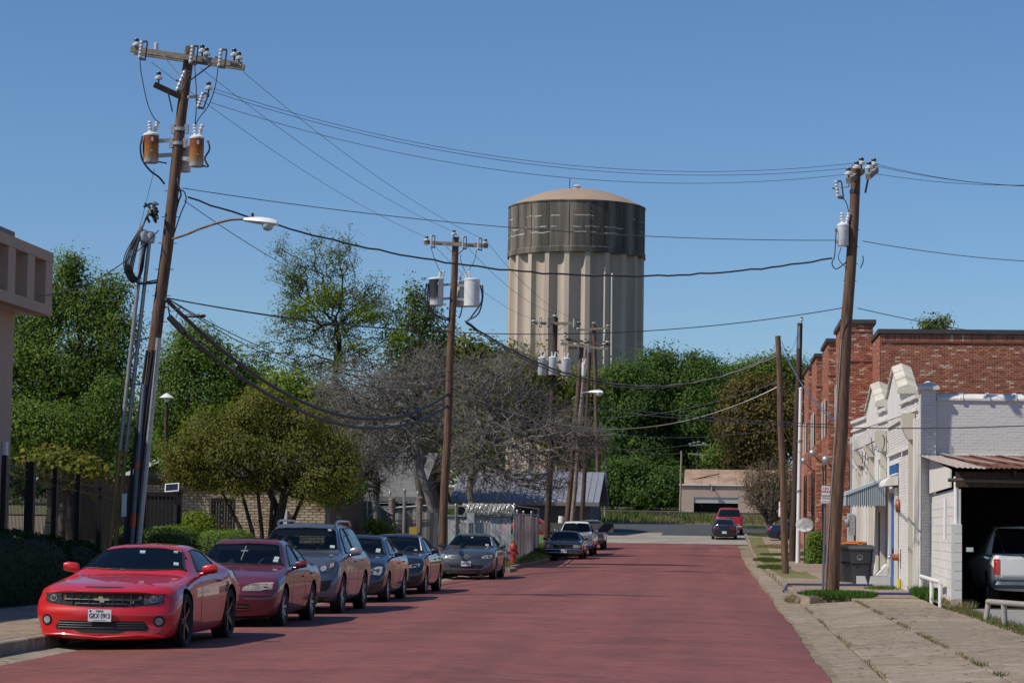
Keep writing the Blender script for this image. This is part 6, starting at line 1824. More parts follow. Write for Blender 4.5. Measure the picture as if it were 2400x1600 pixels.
def cutout(po, p, L=.42, tilt=.12):
    p = Vector(p); d = Vector((tilt, -.05, 1)).normalized()
    b = MB(); pts = []; rs = []
    for k in range(11):
        pts.append(p + d * (L * (k / 10 - .5))); rs.append(.05 if k % 2 else .032)
    b.tube(pts, rs, 8); part(b, 'fuse_insulator', tank_grey, po, 30)
    b = MB(); q = Vector((.13, 0, -.02)); b.tube([p + d * L * .45 + q, p - d * L * .5 + q], .018, 6); b.beam(p + d * L * .45, p + d * L * .5 + q, .04, .04); b.beam(p - d * L * .5, p - d * L * .5 + q * 1.1, .05, .05); b.beam(p, p - q * .9, .03, .03); part(b, 'fuse_tube', steel_dark, po)
def jumper(po, pts, r=.012, m=None, name='jumper_wire'):
    pts = [Vector(p) for p in pts]
    Q = []
    n = len(pts)
    for i in range(n - 1):
        p0, p1, p2, p3 = pts[max(0, i - 1)], pts[i], pts[i + 1], pts[min(n - 1, i + 2)]
        for k in range(6):
            t = k / 6
            Q.append(.5 * ((2 * p1) + (p2 - p0) * t + (2 * p0 - 5 * p1 + 4 * p2 - p3) * t * t + (3 * p1 - p0 - 3 * p2 + p3) * t ** 3))
    Q.append(pts[-1])
    b = MB(); b.tube(Q, r, 6)
    return part(b, name, m or cable_m, po, 60)

def rusty_tank(name, orange):
    m = bpy.data.materials.new(name); m.use_nodes = True
    n = m.node_tree.nodes; l = m.node_tree.links; p = n['Principled BSDF']; p.inputs['Roughness'].default_value = .5
    tc = n.new('ShaderNodeTexCoord'); sx = n.new('ShaderNodeSeparateXYZ'); l.new(tc.outputs['Generated'], sx.inputs[0])
    mp = n.new('ShaderNodeMapping'); mp.inputs['Scale'].default_value = (3.0, 3.0, .7); l.new(tc.outputs['Generated'], mp.inputs[0])
    nz = n.new('ShaderNodeTexNoise'); nz.inputs['Scale'].default_value = 2.2; nz.inputs['Detail'].default_value = 6; l.new(mp.outputs[0], nz.inputs['Vector'])
    ad = n.new('ShaderNodeMath'); ad.operation = 'MULTIPLY_ADD'; ad.inputs[1].default_value = .5; l.new(nz.outputs['Fac'], ad.inputs[0]); l.new(sx.outputs[2], ad.inputs[2])
    if orange: rp = ramp(n, [(.34, (.46, .42, .36)), (.50, (.42, .22, .08)), (.85, (.38, .115, .015)), (1.0, (.22, .06, .012))])
    else: rp = ramp(n, [(.38, (.50, .51, .52)), (.50, (.20, .20, .21)), (.58, (.035, .035, .04)), (1.0, (.02, .02, .024))])
    l.new(ad.outputs[0], rp.inputs[0]); col = rp.outputs[0]
    if not orange:       # only the side towards the street is scorched
        lt = n.new('ShaderNodeMath'); lt.operation = 'GREATER_THAN'; lt.inputs[1].default_value = .70; l.new(sx.outputs[0], lt.inputs[0])
        mx = n.new('ShaderNodeMix'); mx.data_type = 'RGBA'; l.new(lt.outputs[0], mx.inputs[0]); l.new(col, mx.inputs[6]); mx.inputs[7].default_value = (.50, .51, .52, 1); col = mx.outputs[2]
    l.new(col, p.inputs['Base Color'])
    return m
rust_tank = rusty_tank('rust_streaked_tank', True); burnt_tank = rusty_tank('scorched_tank', False)
def transformer(label, c, r, h, m, bracket_to=None, bush=((-.4, 0), (.25, .1)), group=None, cables=1):
    c = Vector(c)
    o = empty('transformer', c - Vector((0, 0, h / 2)), label, 'transformer', group)
    b = MB(); b.lathe([(r * .94, -h / 2), (r, -h / 2 + .02), (r, h / 2 - .03)], c, 24); part(b, 'tank', m, o, 40)
    b = MB(); b.lathe([(r * 1.05, h / 2 - .03), (r * 1.05, h / 2 + .01), (r * .6, h / 2 + .055), (.02, h / 2 + .07)], c, 24); part(b, 'lid', white_metal, o, 40)
    for (bx, by) in bush:
        q = c + Vector((bx * r, by * r, h / 2 + .03))
        b = MB(); pts = [q + Vector((.015 * k * (1 if bx > 0 else -.3) * .6, 0, .035 * k)) for k in range(9)]
        b.tube(pts, [.055 if k % 2 else .035 for k in range(9)], 9); part(b, 'bushing', porcelain, o, 30)
    b = MB()
    for zz in (.25, -.28): b.box(c + Vector((-r - .02, 0, h * zz)), (.08, .10, .07))
    b.box(c + Vector((r * .4, -r * .96, h * .30)), (.05, .06, .10)); b.box(c + Vector((r * .35, -r * .97, -h * .1)), (.03, .03, .03))
    part(b, 'terminal', steel, o)
    if bracket_to is not None:
        bt = Vector(bracket_to)
        for zz in (.26, -.26):
            b = MB(); a = c + Vector((0, 0, h * zz)); q = Vector((bt.x, bt.y, a.z + .06))
            d = (q - a).normalized()
            b.beam(a + d * r * .9, q, .05, .09); part(b, 'bracket', steel, o)
    return o
def wire(label, a, c, sag, r=.011, m=None, name='power_line', group=None, n=26, wob=0.):
    a, c = Vector(a), Vector(c)
    pts = []
    for k in range(n + 1):
        t = k / n
        p = a.lerp(c, t); p.z -= 4 * sag * t * (1 - t)
        if wob: p.z += wob * math.sin(k * 2.1) * math.sin(k * .63); p.y += wob * .6 * math.sin(k * 1.4)
        pts.append(p)
    b = MB(); b.tube(pts, r, 5)
    return tag(b.build(name, m or wire_m, smooth=60), label, 'cable' if 'cable' in name else 'power line', group)

# ---- the big leaning pole on the left
Y1 = 54.
P1b, P1t = Vector((-13.45, Y1, .15)), at(446, 110, Y1)
ax1 = lambda py: P1b.lerp(P1t, (1390 - py) / (1390 - 110))
po1 = pole('tall brown pole leaning right with two rusty transformers at the left kerb', P1b, P1t, .165, .115)
q = lambda x, y, dy=0: at(x, y, Y1 + dy)
crossarm(po1, q(311, 119), q(570, 156), double=True)
brace(po1, q(380, 128, -.2), q(422, 178, -.14)); brace(po1, q(495, 152, -.2), q(444, 190, -.14), steel_dark)
crossarm(po1, q(361, 198, -.3), q(428, 229, -.05), .10, .12, 0, wood_dark)
brace(po1, q(395, 222, -.1), q(404, 262, -.05), steel_dark)
b = MB(); b.beam(q(440, 228, -.1), q(485, 225, -.2), .05, .06); part(b, 'steel_arm', steel, po1)
for (x, y) in ((372, 184), (489, 208), (320, 106), (474, 121), (484, 128), (549, 130), (560, 138)): insulator(po1, q(x, y, -.18), .9)
b = MB(); b.lathe([(.05, -.16), (.05, .1), (.02, .12)], q(366, 112, -.1), 10); part(b, 'arrester', tank_grey, po1, 40)
for (x, y) in ((330, 117), (449, 128), (516, 136)): cutout(po1, q(x, y, -.35))
cutout(po1, q(470, 235, -.4), .36, .35); cutout(po1, q(424, 190, -.3), .5, .4)
jumper(po1, [q(328, 139, -.35), q(331, 172, -.3), q(345, 240, -.2), q(360, 275, -.15), q(374, 288, -.1)])
jumper(po1, [q(456, 152, -.35), q(460, 210, -.4), q(460, 255, -.35), q(457, 292, -.2)])
jumper(po1, [q(511, 156, -.35), q(505, 200, -.4), q(490, 245, -.35), q(466, 278, -.3), q(458, 293, -.2)])
T_L, T_R, T_B = q(354, 349, -.1), q(461, 357, -.12), q(431, 371, .32)
transformer('rusty orange transformer hanging left of the leaning pole', T_L, .175, .66, rust_tank, ax1(350), ((-.1, -.3), (.35, .1)))
transformer('rusty orange transformer hanging right of the leaning pole', T_R, .165, .68, rust_tank, ax1(356), ((-.25, 0), (.25, .1)))
transformer('grey transformer half hidden behind the leaning pole', T_B, .165, .64, tank_grey, None, ((-.2, 0),))
for py in (308, 342):
    b = MB(); b.lathe([(.155, -.04), (.155, .04)], ax1(py), 14); part(b, 'pole_band', steel, po1)
    for dx in (.16, -.16): b = MB(); b.box(ax1(py) + Vector((dx, -.05, 0)), (.09, .1, .21)); part(b, 'mounting_plate', steel, po1)
jumper(po1, [q(334, 320, -.2), q(329, 345, -.25), q(334, 375, -.2), q(352, 400, -.1), q(372, 415, -.05), q(386, 432, 0)], .022)
jumper(po1, [q(339, 322, -.2), q(336, 350, -.2), q(345, 372, -.2), q(391, 383, 0)], .018)
jumper(po1, [q(487, 330, -.2), q(491, 350, -.25), q(480, 372, -.2), q(488, 390, -.2), q(474, 388, -.15)], .022)
jumper(po1, [q(418, 398, 0), q(416, 425, -.1), q(424, 455, -.1), q(419, 470, 0), q(412, 500, 0), q(406, 535, 0)], .02)
jumper(po1, [q(408, 440, 0), q(430, 448, -.15), q(436, 470, -.1), q(424, 500, 0), q(404, 560, 0)], .014)
# tangle of black service cables, weatherheads and conduits
knot = adopt(empty('cable_knot', q(352, 488)), po1)
for k in range(16):
    a = q(random.uniform(336, 374), random.uniform(474, 524), random.uniform(-.3, .1)); c = q(random.uniform(336, 374), random.uniform(474, 524), random.uniform(-.3, .1))
    b = MB(); b.tube([a, a.lerp(c, .5) + Vector((0, 0, .05)), c], .03, 6); part(b, 'connector', cable_m, knot)
for k in range(7):
    o_ = k * 3.0
    jumper(po1, [q(358 - o_ * .5, 492, -.2), q(322 + o_ * .5, 545, -.3), q(292 + o_ * 1.2, 600 + k * 3, -.35), q(294 + o_, 640, -.3), q(312 + o_ * .8, 662 - k * 2, -.25), q(332, 640 - k * 6, -.15), q(340 - o_ * .3, 590 - k * 4, -.1), q(346, 566, 0)], .014 + .004 * (k % 3))
jumper(po1, [q(300, 620, -.3), q(320, 660, -.25), q(345, 664, -.2), q(366, 662, 0)], .028)
for (xa, ya, xb, yb_, dy) in ((258, 1262, 336, 556, -.12), (272, 1262, 351, 560, -.05)):
    top, bot = q(xa, 1380 + (0), dy), q(xb, yb_, dy)
    bot0 = q(xa - (1390 - 1262) * (xb - xa) / (1262 - yb_), 1390, dy); mid = bot0.lerp(q(xb, yb_, dy), .40)
    b = MB(); b.tube([bot0, mid], .048, 10); part(b, 'painted_conduit', mat('tan_paint', (.34, .205, .07), .6, var=.08), po1, 40)
    b = MB(); b.tube([mid, q(xb, yb_, dy)], .046, 10); part(b, 'conduit', steel, po1, 40)
    b = MB(); b.lathe([(.12, -.16), (.15, -.02), (.12, .08), (.05, .12)], q(xb, yb_ - 4, dy) + Vector((0, -.06, .02)), 12); part(b, 'weatherhead', tank_grey, po1, 40)
b = MB()
for py in (664, 800, 905, 1000): b.beam(ax1(py), q(258 + (1262 - py) * .1125, py, -.1), .03, .03)
part(b, 'standoff', steel_dark, po1)
b = MB(); b.tube([q(318, 1390, -.14), q(324, 1275, -.16), q(372, 792, -.14)], .07, 8); part(b, 'cable_guard', steel, po1, 40)
b = MB(); b.tube([q(305, 1390, -.26), q(309, 1272, -.26), q(320, 1112, -.24), q(338, 900, -.2)], .05, 10); part(b, 'riser_pipe', mat('blue_grey_pipe', (.12, .14, .18), .4, var=.1), po1, 40)
for y0, y1 in ((1084, 1096), (1203, 1236)):
    t0 = (1272 - y0) / 160; t1 = (1272 - y1) / 160
    b = MB(); b.tube([q(309 + 11 * t0, y0, -.262), q(309 + 11 * t1, y1, -.262)], .056, 10); part(b, 'orange_tape', mat('orange_tape', (.62, .10, .015), .6, var=.05), po1, 40)
for (x0, x1) in ((296, 357), (288, 345), (302, 366)): jumper(po1, [q(x0, 1290, -.2), q((x0 + x1) / 2, 1040, -.2), q(x1, 820, -.17)], .035)
b = MB(); b.box(q(291, 1183, -.3), (.11, .06, .52)); b.box(q(290, 1180, -.34), (.08, .03, .44)); part(b, 'marker_board', white_metal, po1)
b = MB()
for py in range(455, 1000, 62): b.beam(ax1(py) + Vector((-.2, 0, 0)), ax1(py) + Vector((.23, 0, 0)), .016, .016)
part(b, 'step_bolts', steel_dark, po1)
def street_lamp(label, arm, p_in, p_out, r, arm_m, bowl=True, k=1.):
    o = empty('street_lamp', arm[0], label, 'street lamp')
    jumper(o, arm, r, arm_m, 'lamp_arm')
    a, c = Vector(p_in), Vector(p_out); d = (c - a)
    L = d.length
    b = MB(); n = 9; pts, rs = [], []
    for i in range(n):
        t = i / (n - 1); pts.append(a + d * t); rs.append(k * (.06 + .10 * math.sin(PI * min(1, t * .72 + .06))) * (1 if t < .9 else .8))
    vs, fs = [], []
    for i, p in enumerate(pts):
        for j in range(12):
            an = 2 * PI * j / 12; z = math.sin(an)
            vs.append(p + Vector((0, math.cos(an) * rs[i], (z * .75 if z > 0 else z * .35) * rs[i])))
    for i in range(n - 1):
        for j in range(12): fs.append((i * 12 + j, i * 12 + (j + 1) % 12, (i + 1) * 12 + (j + 1) % 12, (i + 1) * 12 + j))
    fs += [tuple(range(11, -1, -1)), tuple((n - 1) * 12 + j for j in range(12))]
    b.add(vs, fs); part(b, 'lamp_housing', white_metal, o, 50)
    if bowl:
        b = MB(); b.lathe([(.14 * k, 0), (.135 * k, -.06 * k), (.09 * k, -.13 * k), (.02, -.155 * k)], a + d * .72 + Vector((0, 0, -.03 * k)), 14); part(b, 'lamp_bowl', mat('frosted_glass', (.55, .58, .58), .15, var=.03), o, 50)
    b = MB(); b.lathe([(.035, 0), (.035, .1)], a + d * .25 + Vector((0, 0, .08 * k)), 8); part(b, 'photocell', steel_dark, o)
    return o
street_lamp('white cobra head street lamp on a long rusty arm from the leaning pole', [q(404, 560, -.1), q(440, 548, -.2), q(474, 534, -.3), q(535, 516, -.4), q(577, 514, -.45)], q(572, 516, -.45), q(650, 525, -.55), .03, mat('rusty_arm', (.20, .13, .10), .7, var=.3, scale=8))

# ---- second pole
Y2 = 90.
q2 = lambda x, y, dy=0: at(x, y, Y2 + dy)
P2b, P2t = Vector((-10.35, Y2, .3)), q2(1068, 556)
ax2 = lambda py: Vector((P2b.x + (P2t.x - P2b.x) * (1325 - py) / (1325 - 556), Y2, q2(1050, py).z))
po2 = pole('reddish brown pole with three transformers standing by the slate grey car', P2b, P2t, .165, .125)
crossarm(po2, q2(995, 569), q2(1145, 578), .11, .14)
brace(po2, q2(1043, 574, -.2), q2(1061, 594, -.15)); brace(po2, q2(1092, 580, -.2), q2(1072, 597, -.15), steel_dark)
for (x, y) in ((1000, 563), (1064, 549), (1138, 570)): insulator(po2, q2(x, y, -.16), 1.1)
for (x, y) in ((1011, 565), (1085, 568), (1121, 571)): cutout(po2, q2(x, y, -.35), .45, .02)
jumper(po2, [q2(1010, 580, -.3), q2(1020, 610, -.3), q2(1030, 633, -.2), q2(1037, 642, -.1)]); jumper(po2, [q2(1080, 596, -.3), q2(1081, 615, -.3), q2(1092, 640, -.2)]); jumper(po2, [q2(1117, 585, -.3), q2(1112, 610, -.3), q2(1099, 633, -.2)])
transformer('white transformer with scorched black front on the second pole', q2(1022, 685, -.1), .285, 1.02, burnt_tank, ax2(685), ((.35, 0), (.75, .1)))
transformer('clean white transformer on the right of the second pole', q2(1106, 687, -.1), .30, 1.02, mat('white_tank', (.62, .63, .64), .35, var=.04), ax2(687), ((-.75, 0), (-.35, .1)))
transformer('grey transformer tucked behind the second pole', q2(1082, 690, .5), .26, .95, tank_grey, None, ((-.2, 0),))
jumper(po2, [q2(1000, 664, -.3), q2(996, 700, -.35), q2(1006, 725, -.3), q2(1030, 745, -.2), q2(1055, 751, -.1)], .03); jumper(po2, [q2(1004, 664, -.3), q2(1003, 705, -.3), q2(1018, 736, -.25), q2(1055, 747, -.1)], .03)
jumper(po2, [q2(1131, 668, -.3), q2(1131, 700, -.3), q2(1121, 735, -.25), q2(1095, 751, -.2)], .03); jumper(po2, [q2(1126, 668, -.3), q2(1129, 705, -.3), q2(1105, 742, -.2), q2(1096, 752, -.15)], .03)
jumper(po2, [q2(1083, 720, .1), q2(1079, 738, -.1), q2(1075, 745, -.1)], .03)

# ---- third pole and the cluster beyond
Y3 = 130.
q3 = lambda x, y, dy=0: at(x, y, Y3 + dy)
P3b, P3t = Vector((-9.24, Y3, .45)), q3(1302, 744)
ax3 = lambda py: Vector((-9.1, Y3, q3(1290, py).z))
po3 = pole('dark pole with three pale transformers rising from the grass bank', P3b, P3t, .175, .14, wood_dark)
crossarm(po3, q3(1248, 758), q3(1362, 759), .13, .15)
brace(po3, q3(1283, 762, -.2), q3(1297, 775, -.15)); brace(po3, q3(1327, 760, -.2), q3(1307, 775, -.15), steel_dark)
for (x, y) in ((1252, 752), (1301, 740), (1356, 756)): insulator(po3, q3(x, y, -.16), 1.35)
for (x, y) in ((1264, 755), (1283, 755), (1345, 757)): cutout(po3, q3(x, y, -.35), .5, .02)
gt = 'pale transformers in a bank on the dark pole'
for (x, y, l_) in ((1271, 859, 'pale transformer leftmost of the three on the dark pole'), (1296, 858, 'pale transformer in the middle of the three on the dark pole'), (1326, 861, 'pale transformer rightmost of the three on the dark pole')):
    transformer(l_, q3(x, y, -.3), .24, .95, tank_grey, ax3(y), ((-.2, 0), (.3, .1)), gt)
jumper(po3, [q3(1262, 770, -.3), q3(1268, 800, -.3), q3(1280, 826, -.3)]); jumper(po3, [q3(1284, 772, -.3), q3(1291, 795, -.3), q3(1284, 826, -.3)]); jumper(po3, [q3(1327, 800, -.3), q3(1325, 828, -.3)])
def far_pole(label, xb, xt, yt, Y, r0, r1, m=None):
    bb = at(xb, 1250, Y); base = Vector((bb.x, Y, gz(Y) + .1))
    return pole(label, base, at(xt, yt, Y), r0, r1, m)
po4 = far_pole('weathered pole with two tilted crossarms and a slim transformer', 1325, 1364, 806, 144, .17, .14)
q4 = lambda x, y, dy=0: at(x, y, 144 + dy)
crossarm(po4, q4(1326, 795, -.2), q4(1430, 808, -.2), .12, .14, 0, wood_pole); crossarm(po4, q4(1314, 805, -.4), q4(1425, 818, -.4), .12, .14, 0); crossarm(po4, q4(1334, 815, .2), q4(1352, 816, .2), .12, .12, 0, wood_dark)
for (x, y) in ((1317, 802), (1349, 806), (1372, 800), (1410, 815), (1416, 806), (1362, 812), (1424, 801), (1326, 785)): insulator(po4, q4(x, y, -.3), 1.3)
brace(po4, q4(1345, 812, -.2), q4(1360, 832, -.15))
transformer('slim white transformer on the weathered pole with tilted crossarms', q4(1368, 866, -.3), .125, .74, white_metal, None, ((-.3, 0), (.4, 0)))
po4b = far_pole('plain weathered pole just behind the one with tilted crossarms', 1337, 1372, 818, 150, .16, .13, wood_grey)
po5 = far_pole('slim pole without crossarms third in the far cluster', 1363, 1382, 826, 162, .16, .12, wood_dark)
po6 = far_pole('far brown pole with a single crossarm left of the green trees', 1404, 1392, 762, 181, .17, .14)
q6 = lambda x, y, dy=0: at(x, y, 181 + dy)
crossarm(po6, q6(1353, 774), q6(1428, 769), .14, .16)
for (x, y) in ((1355, 770), (1392, 757), (1425, 763)): insulator(po6, q6(x, y, -.16), 1.5)
cutout(po6, q6(1418, 778, -.3), .5, 0); brace(po6, q6(1382, 773, -.2), q6(1392, 790, -.15))
b = MB(); b.tube([at(1314, 1250, 143.2), at(1317, 1209, 143.2)], .2, 12); tag(b.build('pole_stub', white_paint, smooth=40), 'white painted short post standing before the weathered pole', 'post')
street_lamp('small white street lamp in front of the far brown pole', [at(1340, 935, 150), at(1355, 925, 149.8), at(1372, 919, 149.5), at(1384, 919, 149.3)], at(1380, 919, 149.3), at(1413, 920, 149), .03, steel, k=1.35)
pl = far_pole('small square post with a white dish lamp left of the olive tree', 388, 391, 934, 108, .09, .08, wood_dark)
b = MB(); b.lathe([(.03, .20), (.10, .16), (.36, -.02), (.34, -.04)], at(391, 931, 108), 16); part(b, 'lamp_dish', white_metal, pl, 40)
b = MB(); b.lathe([(.09, 0), (.09, -.14), (.03, -.18)], at(391, 934, 108) + Vector((0, 0, -.02)), 10); part(b, 'bulb', porcelain, pl, 40)
# far pole beyond the railway, with crossarms over the garage roof
pf = pole('dark pole with two crossarms behind the rusty garage roof', (at(1633, 1110, 283).x, 283, 4), at(1636, 1036, 283), .16, .13, wood_dark)
qf = lambda x, y: at(x, y, 282.7)
for (xa, ya, xb, yb_, m) in ((1612, 1062, 1652, 1066, wood_grey), (1616, 1044, 1656, 1040, steel)):
    b = MB(); b.beam(qf(xa, ya), qf(xb, yb_), .14, .16); part(b, 'crossarm', m, pf)
for (x, y) in ((1618, 1040), (1627, 1037), (1638, 1035), (1650, 1038), (1655, 1042)): insulator(pf, qf(x, y), 2.0)
pg = pole('thin grey pole at the left corner of the garage', (at(1594, 1200, 262).x, 262, gz(262) - .2), at(1597, 1056, 262), .12, .10, wood_grey)
b = MB(); b.tube([at(1418, 1195, 200) - Vector((0, 0, .6)), at(1421, 1072, 200)], .10, 8); tag(b.build('thin_post', wood_grey), 'thin bare post beside the far brown pole', 'post')

# ---- right-hand poles
YR = 59.35
qr = lambda x, y, dy=0: at(x, y, YR + dy)
PRb, PRt = Vector((2.77, YR, .14)), qr(2007, 388)
axr = lambda py: PRb.lerp(PRt, (1392 - py) / (1392 - 388))
por = pole('tall cracked brown pole standing in weeds in front of the white building', PRb, PRt, .185, .115)
crossarm(por, qr(1988, 424, -1.1), qr(2022, 400, 1.1), .11, .14, 0); crossarm(por, qr(2034, 414, -.9), qr(2054, 398, .9), .11, .14, 0)
brace(por, qr(2003, 452, -.1), qr(2011, 415, -.5), steel_dark); brace(por, qr(2028, 452, -.1), qr(2036, 412, -.4), steel_dark)
for (x, y, dy) in ((1989, 408, -1), (2008, 393, -.3), (2019, 384, .6), (2037, 394, -.4), (2048, 386, .6)): insulator(por, qr(x, y, dy), 1.)
b = MB(); b.lathe([(.13, -.05), (.13, .05)], axr(450), 14); part(b, 'pole_band', steel_dark, por)
cutout(por, qr(1962, 443, -.8), .42, -.12); jumper(por, [qr(1990, 428, -1), qr(1988, 438, -.9), qr(1970, 439, -.8)]); jumper(por, [qr(1970, 458, -.8), qr(1983, 474, -.6), qr(1990, 500, -.3)])
transformer('light grey transformer hanging left of the tall cracked pole', qr(1976, 552, -.1), .14, .52, tank_grey, axr(552), ((-.1, 0), (.55, 0)))
jumper(por, [qr(1960, 536, -.2), qr(1958, 570, -.2), qr(1956, 600, -.2), qr(1950, 618, -.1), qr(1962, 630, -.1), qr(1993, 605, 0)], .014); jumper(por, [qr(1972, 580, -.1), qr(1965, 605, -.1), qr(1980, 624, -.1), qr(1992, 628, 0)], .010)
jumper(por, [qr(2022, 600, 0), qr(2023, 612, -.05), qr(2017, 628, 0)], .014)
b = MB()
for py in range(540, 700, 40): b.beam(axr(py) + Vector((-.16, 0, 0)), axr(py) + Vector((.17, 0, 0)), .016, .016)
part(b, 'step_bolts', steel_dark, por)
jumper(por, [qr(1985, 712, -.2), qr(1982, 735, -.2), qr(1972, 752, -.2), qr(1960, 775, -.2)], .012)
jumper(por, [axr(800) + Vector((-.12, -.12, 0)), axr(1100) + Vector((-.15, -.13, 0)), axr(1380) + Vector((-.17, -.14, 0))], .012, steel, 'ground_wire')
pos_ = pole('short bare brown pole standing in grass between kerb and pavement', ground(1842, 1342, .15), at(1823, 787, ground(1842, 1342, .15).y), .135, .10)
YS = ground(1842, 1342, .15).y
pod = pole('dark creosoted pole beside the white metal post', (at(1858, 1309, 118).x, 118, gz(118) + .15), at(1875, 757, 118), .19, .13, wood_dark)
insulator(pod, at(1879, 750, 117.9), 1.0)
b = MB(); b.box(at(1872, 790, 117.7), (.10, .1, 1.1)); part(b, 'top_bracket', steel, pod)
wpst = empty('metal_post', (at(1870, 1310, 114).x, 114, gz(114) + .15), 'white galvanised metal post beside the dark pole', 'post')
b = MB(); b.tube([wpst.location, at(1877, 912, 114)], [.11, .085], 12); part(b, 'shaft', white_metal, wpst, 40)
b = MB(); b.lathe([(.1, 0), (.1, .06), (.02, .1)], at(1877, 912, 114), 12); part(b, 'cap', white_metal, wpst, 40)
for py in (1033, 1150): b = MB(); b.lathe([(.125, -.05), (.125, .05)], at(1877 - (py - 912) * .0176, py, 114), 12); part(b, 'band', steel, wpst, 40)

# ---- wires across the sky
gw = 'wires crossing the street between the two big poles'
for (x0, y0, x1, y1, s, l_) in ((500, 208, 2008, 382, .86, 'uppermost of the bare wires crossing to the tall cracked pole'), (497, 215, 2000, 393, .84, 'second bare wire below the uppermost one crossing the street'), (492, 240, 1989, 408, .86, 'third and lowest of the bare wires crossing below the crossarms')):
    wire(l_, q(x0, y0, -.18), qr(x1, y1), s, .0065, group=gw)
wire('thin neutral wire crossing in front of the dark drum of the tower', q(428, 441), qr(1990, 563), .33, .010, group=gw)
wire('thick twisted service cable crossing from below the lamp to the grey transformer', q(440, 462, -.1), qr(1950, 605), 1.02, .022, cable_m, 'service_cable', wob=.02, n=60)
wire('thin cable crossing low from the leaning pole to the tall cracked pole', q(392, 698), qr(1983, 720), .75, .011, cable_m, 'telephone_cable')
gr_ = 'wires running off to the right from the tall cracked pole'
for (x1, y1, s, l_, x0, y0) in ((2520, 432, .22, 'upper bare wire leaving the cracked pole to the right', 2050, 384), (2520, 436, .18, 'middle bare wire leaving the cracked pole to the right', 2048, 388), (2520, 428, .16, 'lower bare wire leaving the cracked pole to the right', 2055, 408)):
    wire(l_, qr(x0, y0), at(x1, y1, 66), s, .0065, group=gr_)
wire('neutral wire leaving the cracked pole above the brick roof', qr(2022, 565), at(2520, 616, 68), .12, .010, group=gr_)
wire('thin cable sloping down from the cracked pole to the brick roof', qr(2010, 722), at(2420, 792, 90), .1, .011, cable_m, 'telephone_cable')
gp = 'primary wires from the leaning pole to the second pole'
for (x0, y0, x1, y1, l_) in ((355, 146, 1000, 556, 'leftmost primary wire between the leaning and the second pole'), (470, 160, 1064, 543, 'middle primary wire between the leaning and the second pole'), (569, 168, 1138, 563, 'rightmost primary wire between the leaning and the second pole')):
    wire(l_, q(x0, y0, -.1), q2(x1, y1, -.16), .35, .0065, group=gp)
for (x0, y0, x1, y1, l_) in ((1000, 556, 1252, 748, 'left primary wire from the second to the dark pole'), (1064, 543, 1301, 735, 'middle primary wire from the second to the dark pole'), (1138, 563, 1356, 750, 'right primary wire from the second to the dark pole')):
    wire(l_, q2(x0, y0, -.16), q3(x1, y1, -.16),   .5, .008, group='primary wires from the second to the third pole')
wire('faint neutral wire from below the transformers to the second pole', q(432, 470), q2(1058, 745), .7, .010)
wire('wire from the tilted crossarms towards the right', q4(1424, 806, -.3), at(1905, 842, 118), .3, .010)
for (x0, y0, x1, y1, s, r, l_) in ((388, 700, 1052, 922, 1.75, .05, 'upper heavy cable bundle sagging from the leaning to the second pole'), (432, 780, 1050, 950, 1.45, .05, 'lower heavy cable bundle sagging from the leaning to the second pole')):
    wire(l_, q(x0, y0, -.1), q2(x1, y1), s, r, cable_m, 'telephone_cable')
for (x1, y1, s, l_) in ((1052, 775, .2, 'upper thin cable from the leaning pole into the trees'), (1052, 870, .9, 'middle thin cable from the leaning pole into the trees'), (1052, 890, 1.0, 'lower thin cable from the leaning pole into the trees')):
    wire(l_, q(392, 699, -.1), q2(x1, y1), s, .012, cable_m, 'telephone_cable')
jumper(po1, [q(388, 720), q(394, 722, -.1), q(398, 742, -.1)], .02); jumper(po1, [q(390, 698), q(400, 730, -.15), q(420, 720, -.15), q(412, 745, -.15), q(425, 715, -.1)], .01)
b = MB(); b.tube([q(396, 742, -.1), q(432, 780, -.1)], .075, 10); part(b, 'splice_case', rubber, po1, 40)
b = MB()
for k in range(16):
    a0, a1 = 2 * PI * k / 16, 2 * PI * (k + 1) / 16
    cc = q(457, 740, -.3); b.tube([cc + Vector((.22 * math.cos(a0), .1 * math.sin(a0), .02 * math.sin(a0))), cc + Vector((.22 * math.cos(a1), .1 * math.sin(a1), .02 * math.sin(a1)))], .035, 6)
part(b, 'cable_coil', cable_m, po1)
wire('thick cable from the second pole rising to the short bare pole', q2(1090, 752), at(1826, 832, YS), 1.75, .035, cable_m, 'service_cable', wob=.03, n=50)
wire('second strand of the thick cable to the short bare pole', q2(1092, 757), at(1824, 826, YS), 1.85, .022, cable_m, 'service_cable', wob=.03, n=50)
lash = mat('lashed_cable', (.12, .12, .125), .35, metal=.4, var=.5, scale=1.2)
wire('pale lashed cable dipping across the dark green trees', q2(1052, 905), at(1826, 905, YS), 1.6, .022, lash, 'telephone_cable')
wire('thin cable from the second pole past the green trees to the short pole', q2(1052, 925), at(1826, 893, YS), 1.1, .012, cable_m, 'telephone_cable')
wire('thin cable crossing the tree line to the tall cracked pole', q2(1052, 880), qr(1965, 995), .35, .012, cable_m, 'telephone_cable')
wire('lower thin cable crossing the tree line to the tall cracked pole', q2(1052, 905), qr(1966, 1002), .25, .012, cable_m, 'telephone_cable')
wire('dark cable crossing in front of the white side wall', qr(1975, 1002), at(2520, 992, 58), .05, .014, cable_m, 'telephone_cable')
wire('thin cable sagging before the lower green trees', at(1360, 1000, 160), at(1836, 1005, YS), .5, .014, cable_m, 'telephone_cable')
gs = 'service drops between the right hand poles'
wire('service drop from the short pole down to the cracked pole', at(1832, 800, YS), qr(1966, 992), .45, .014, lash, 'service_cable', group=gs)
wire('second service drop from the short pole to the cracked pole', at(1830, 812, YS), qr(1966, 990), .3, .012, lash, 'service_cable', group=gs)
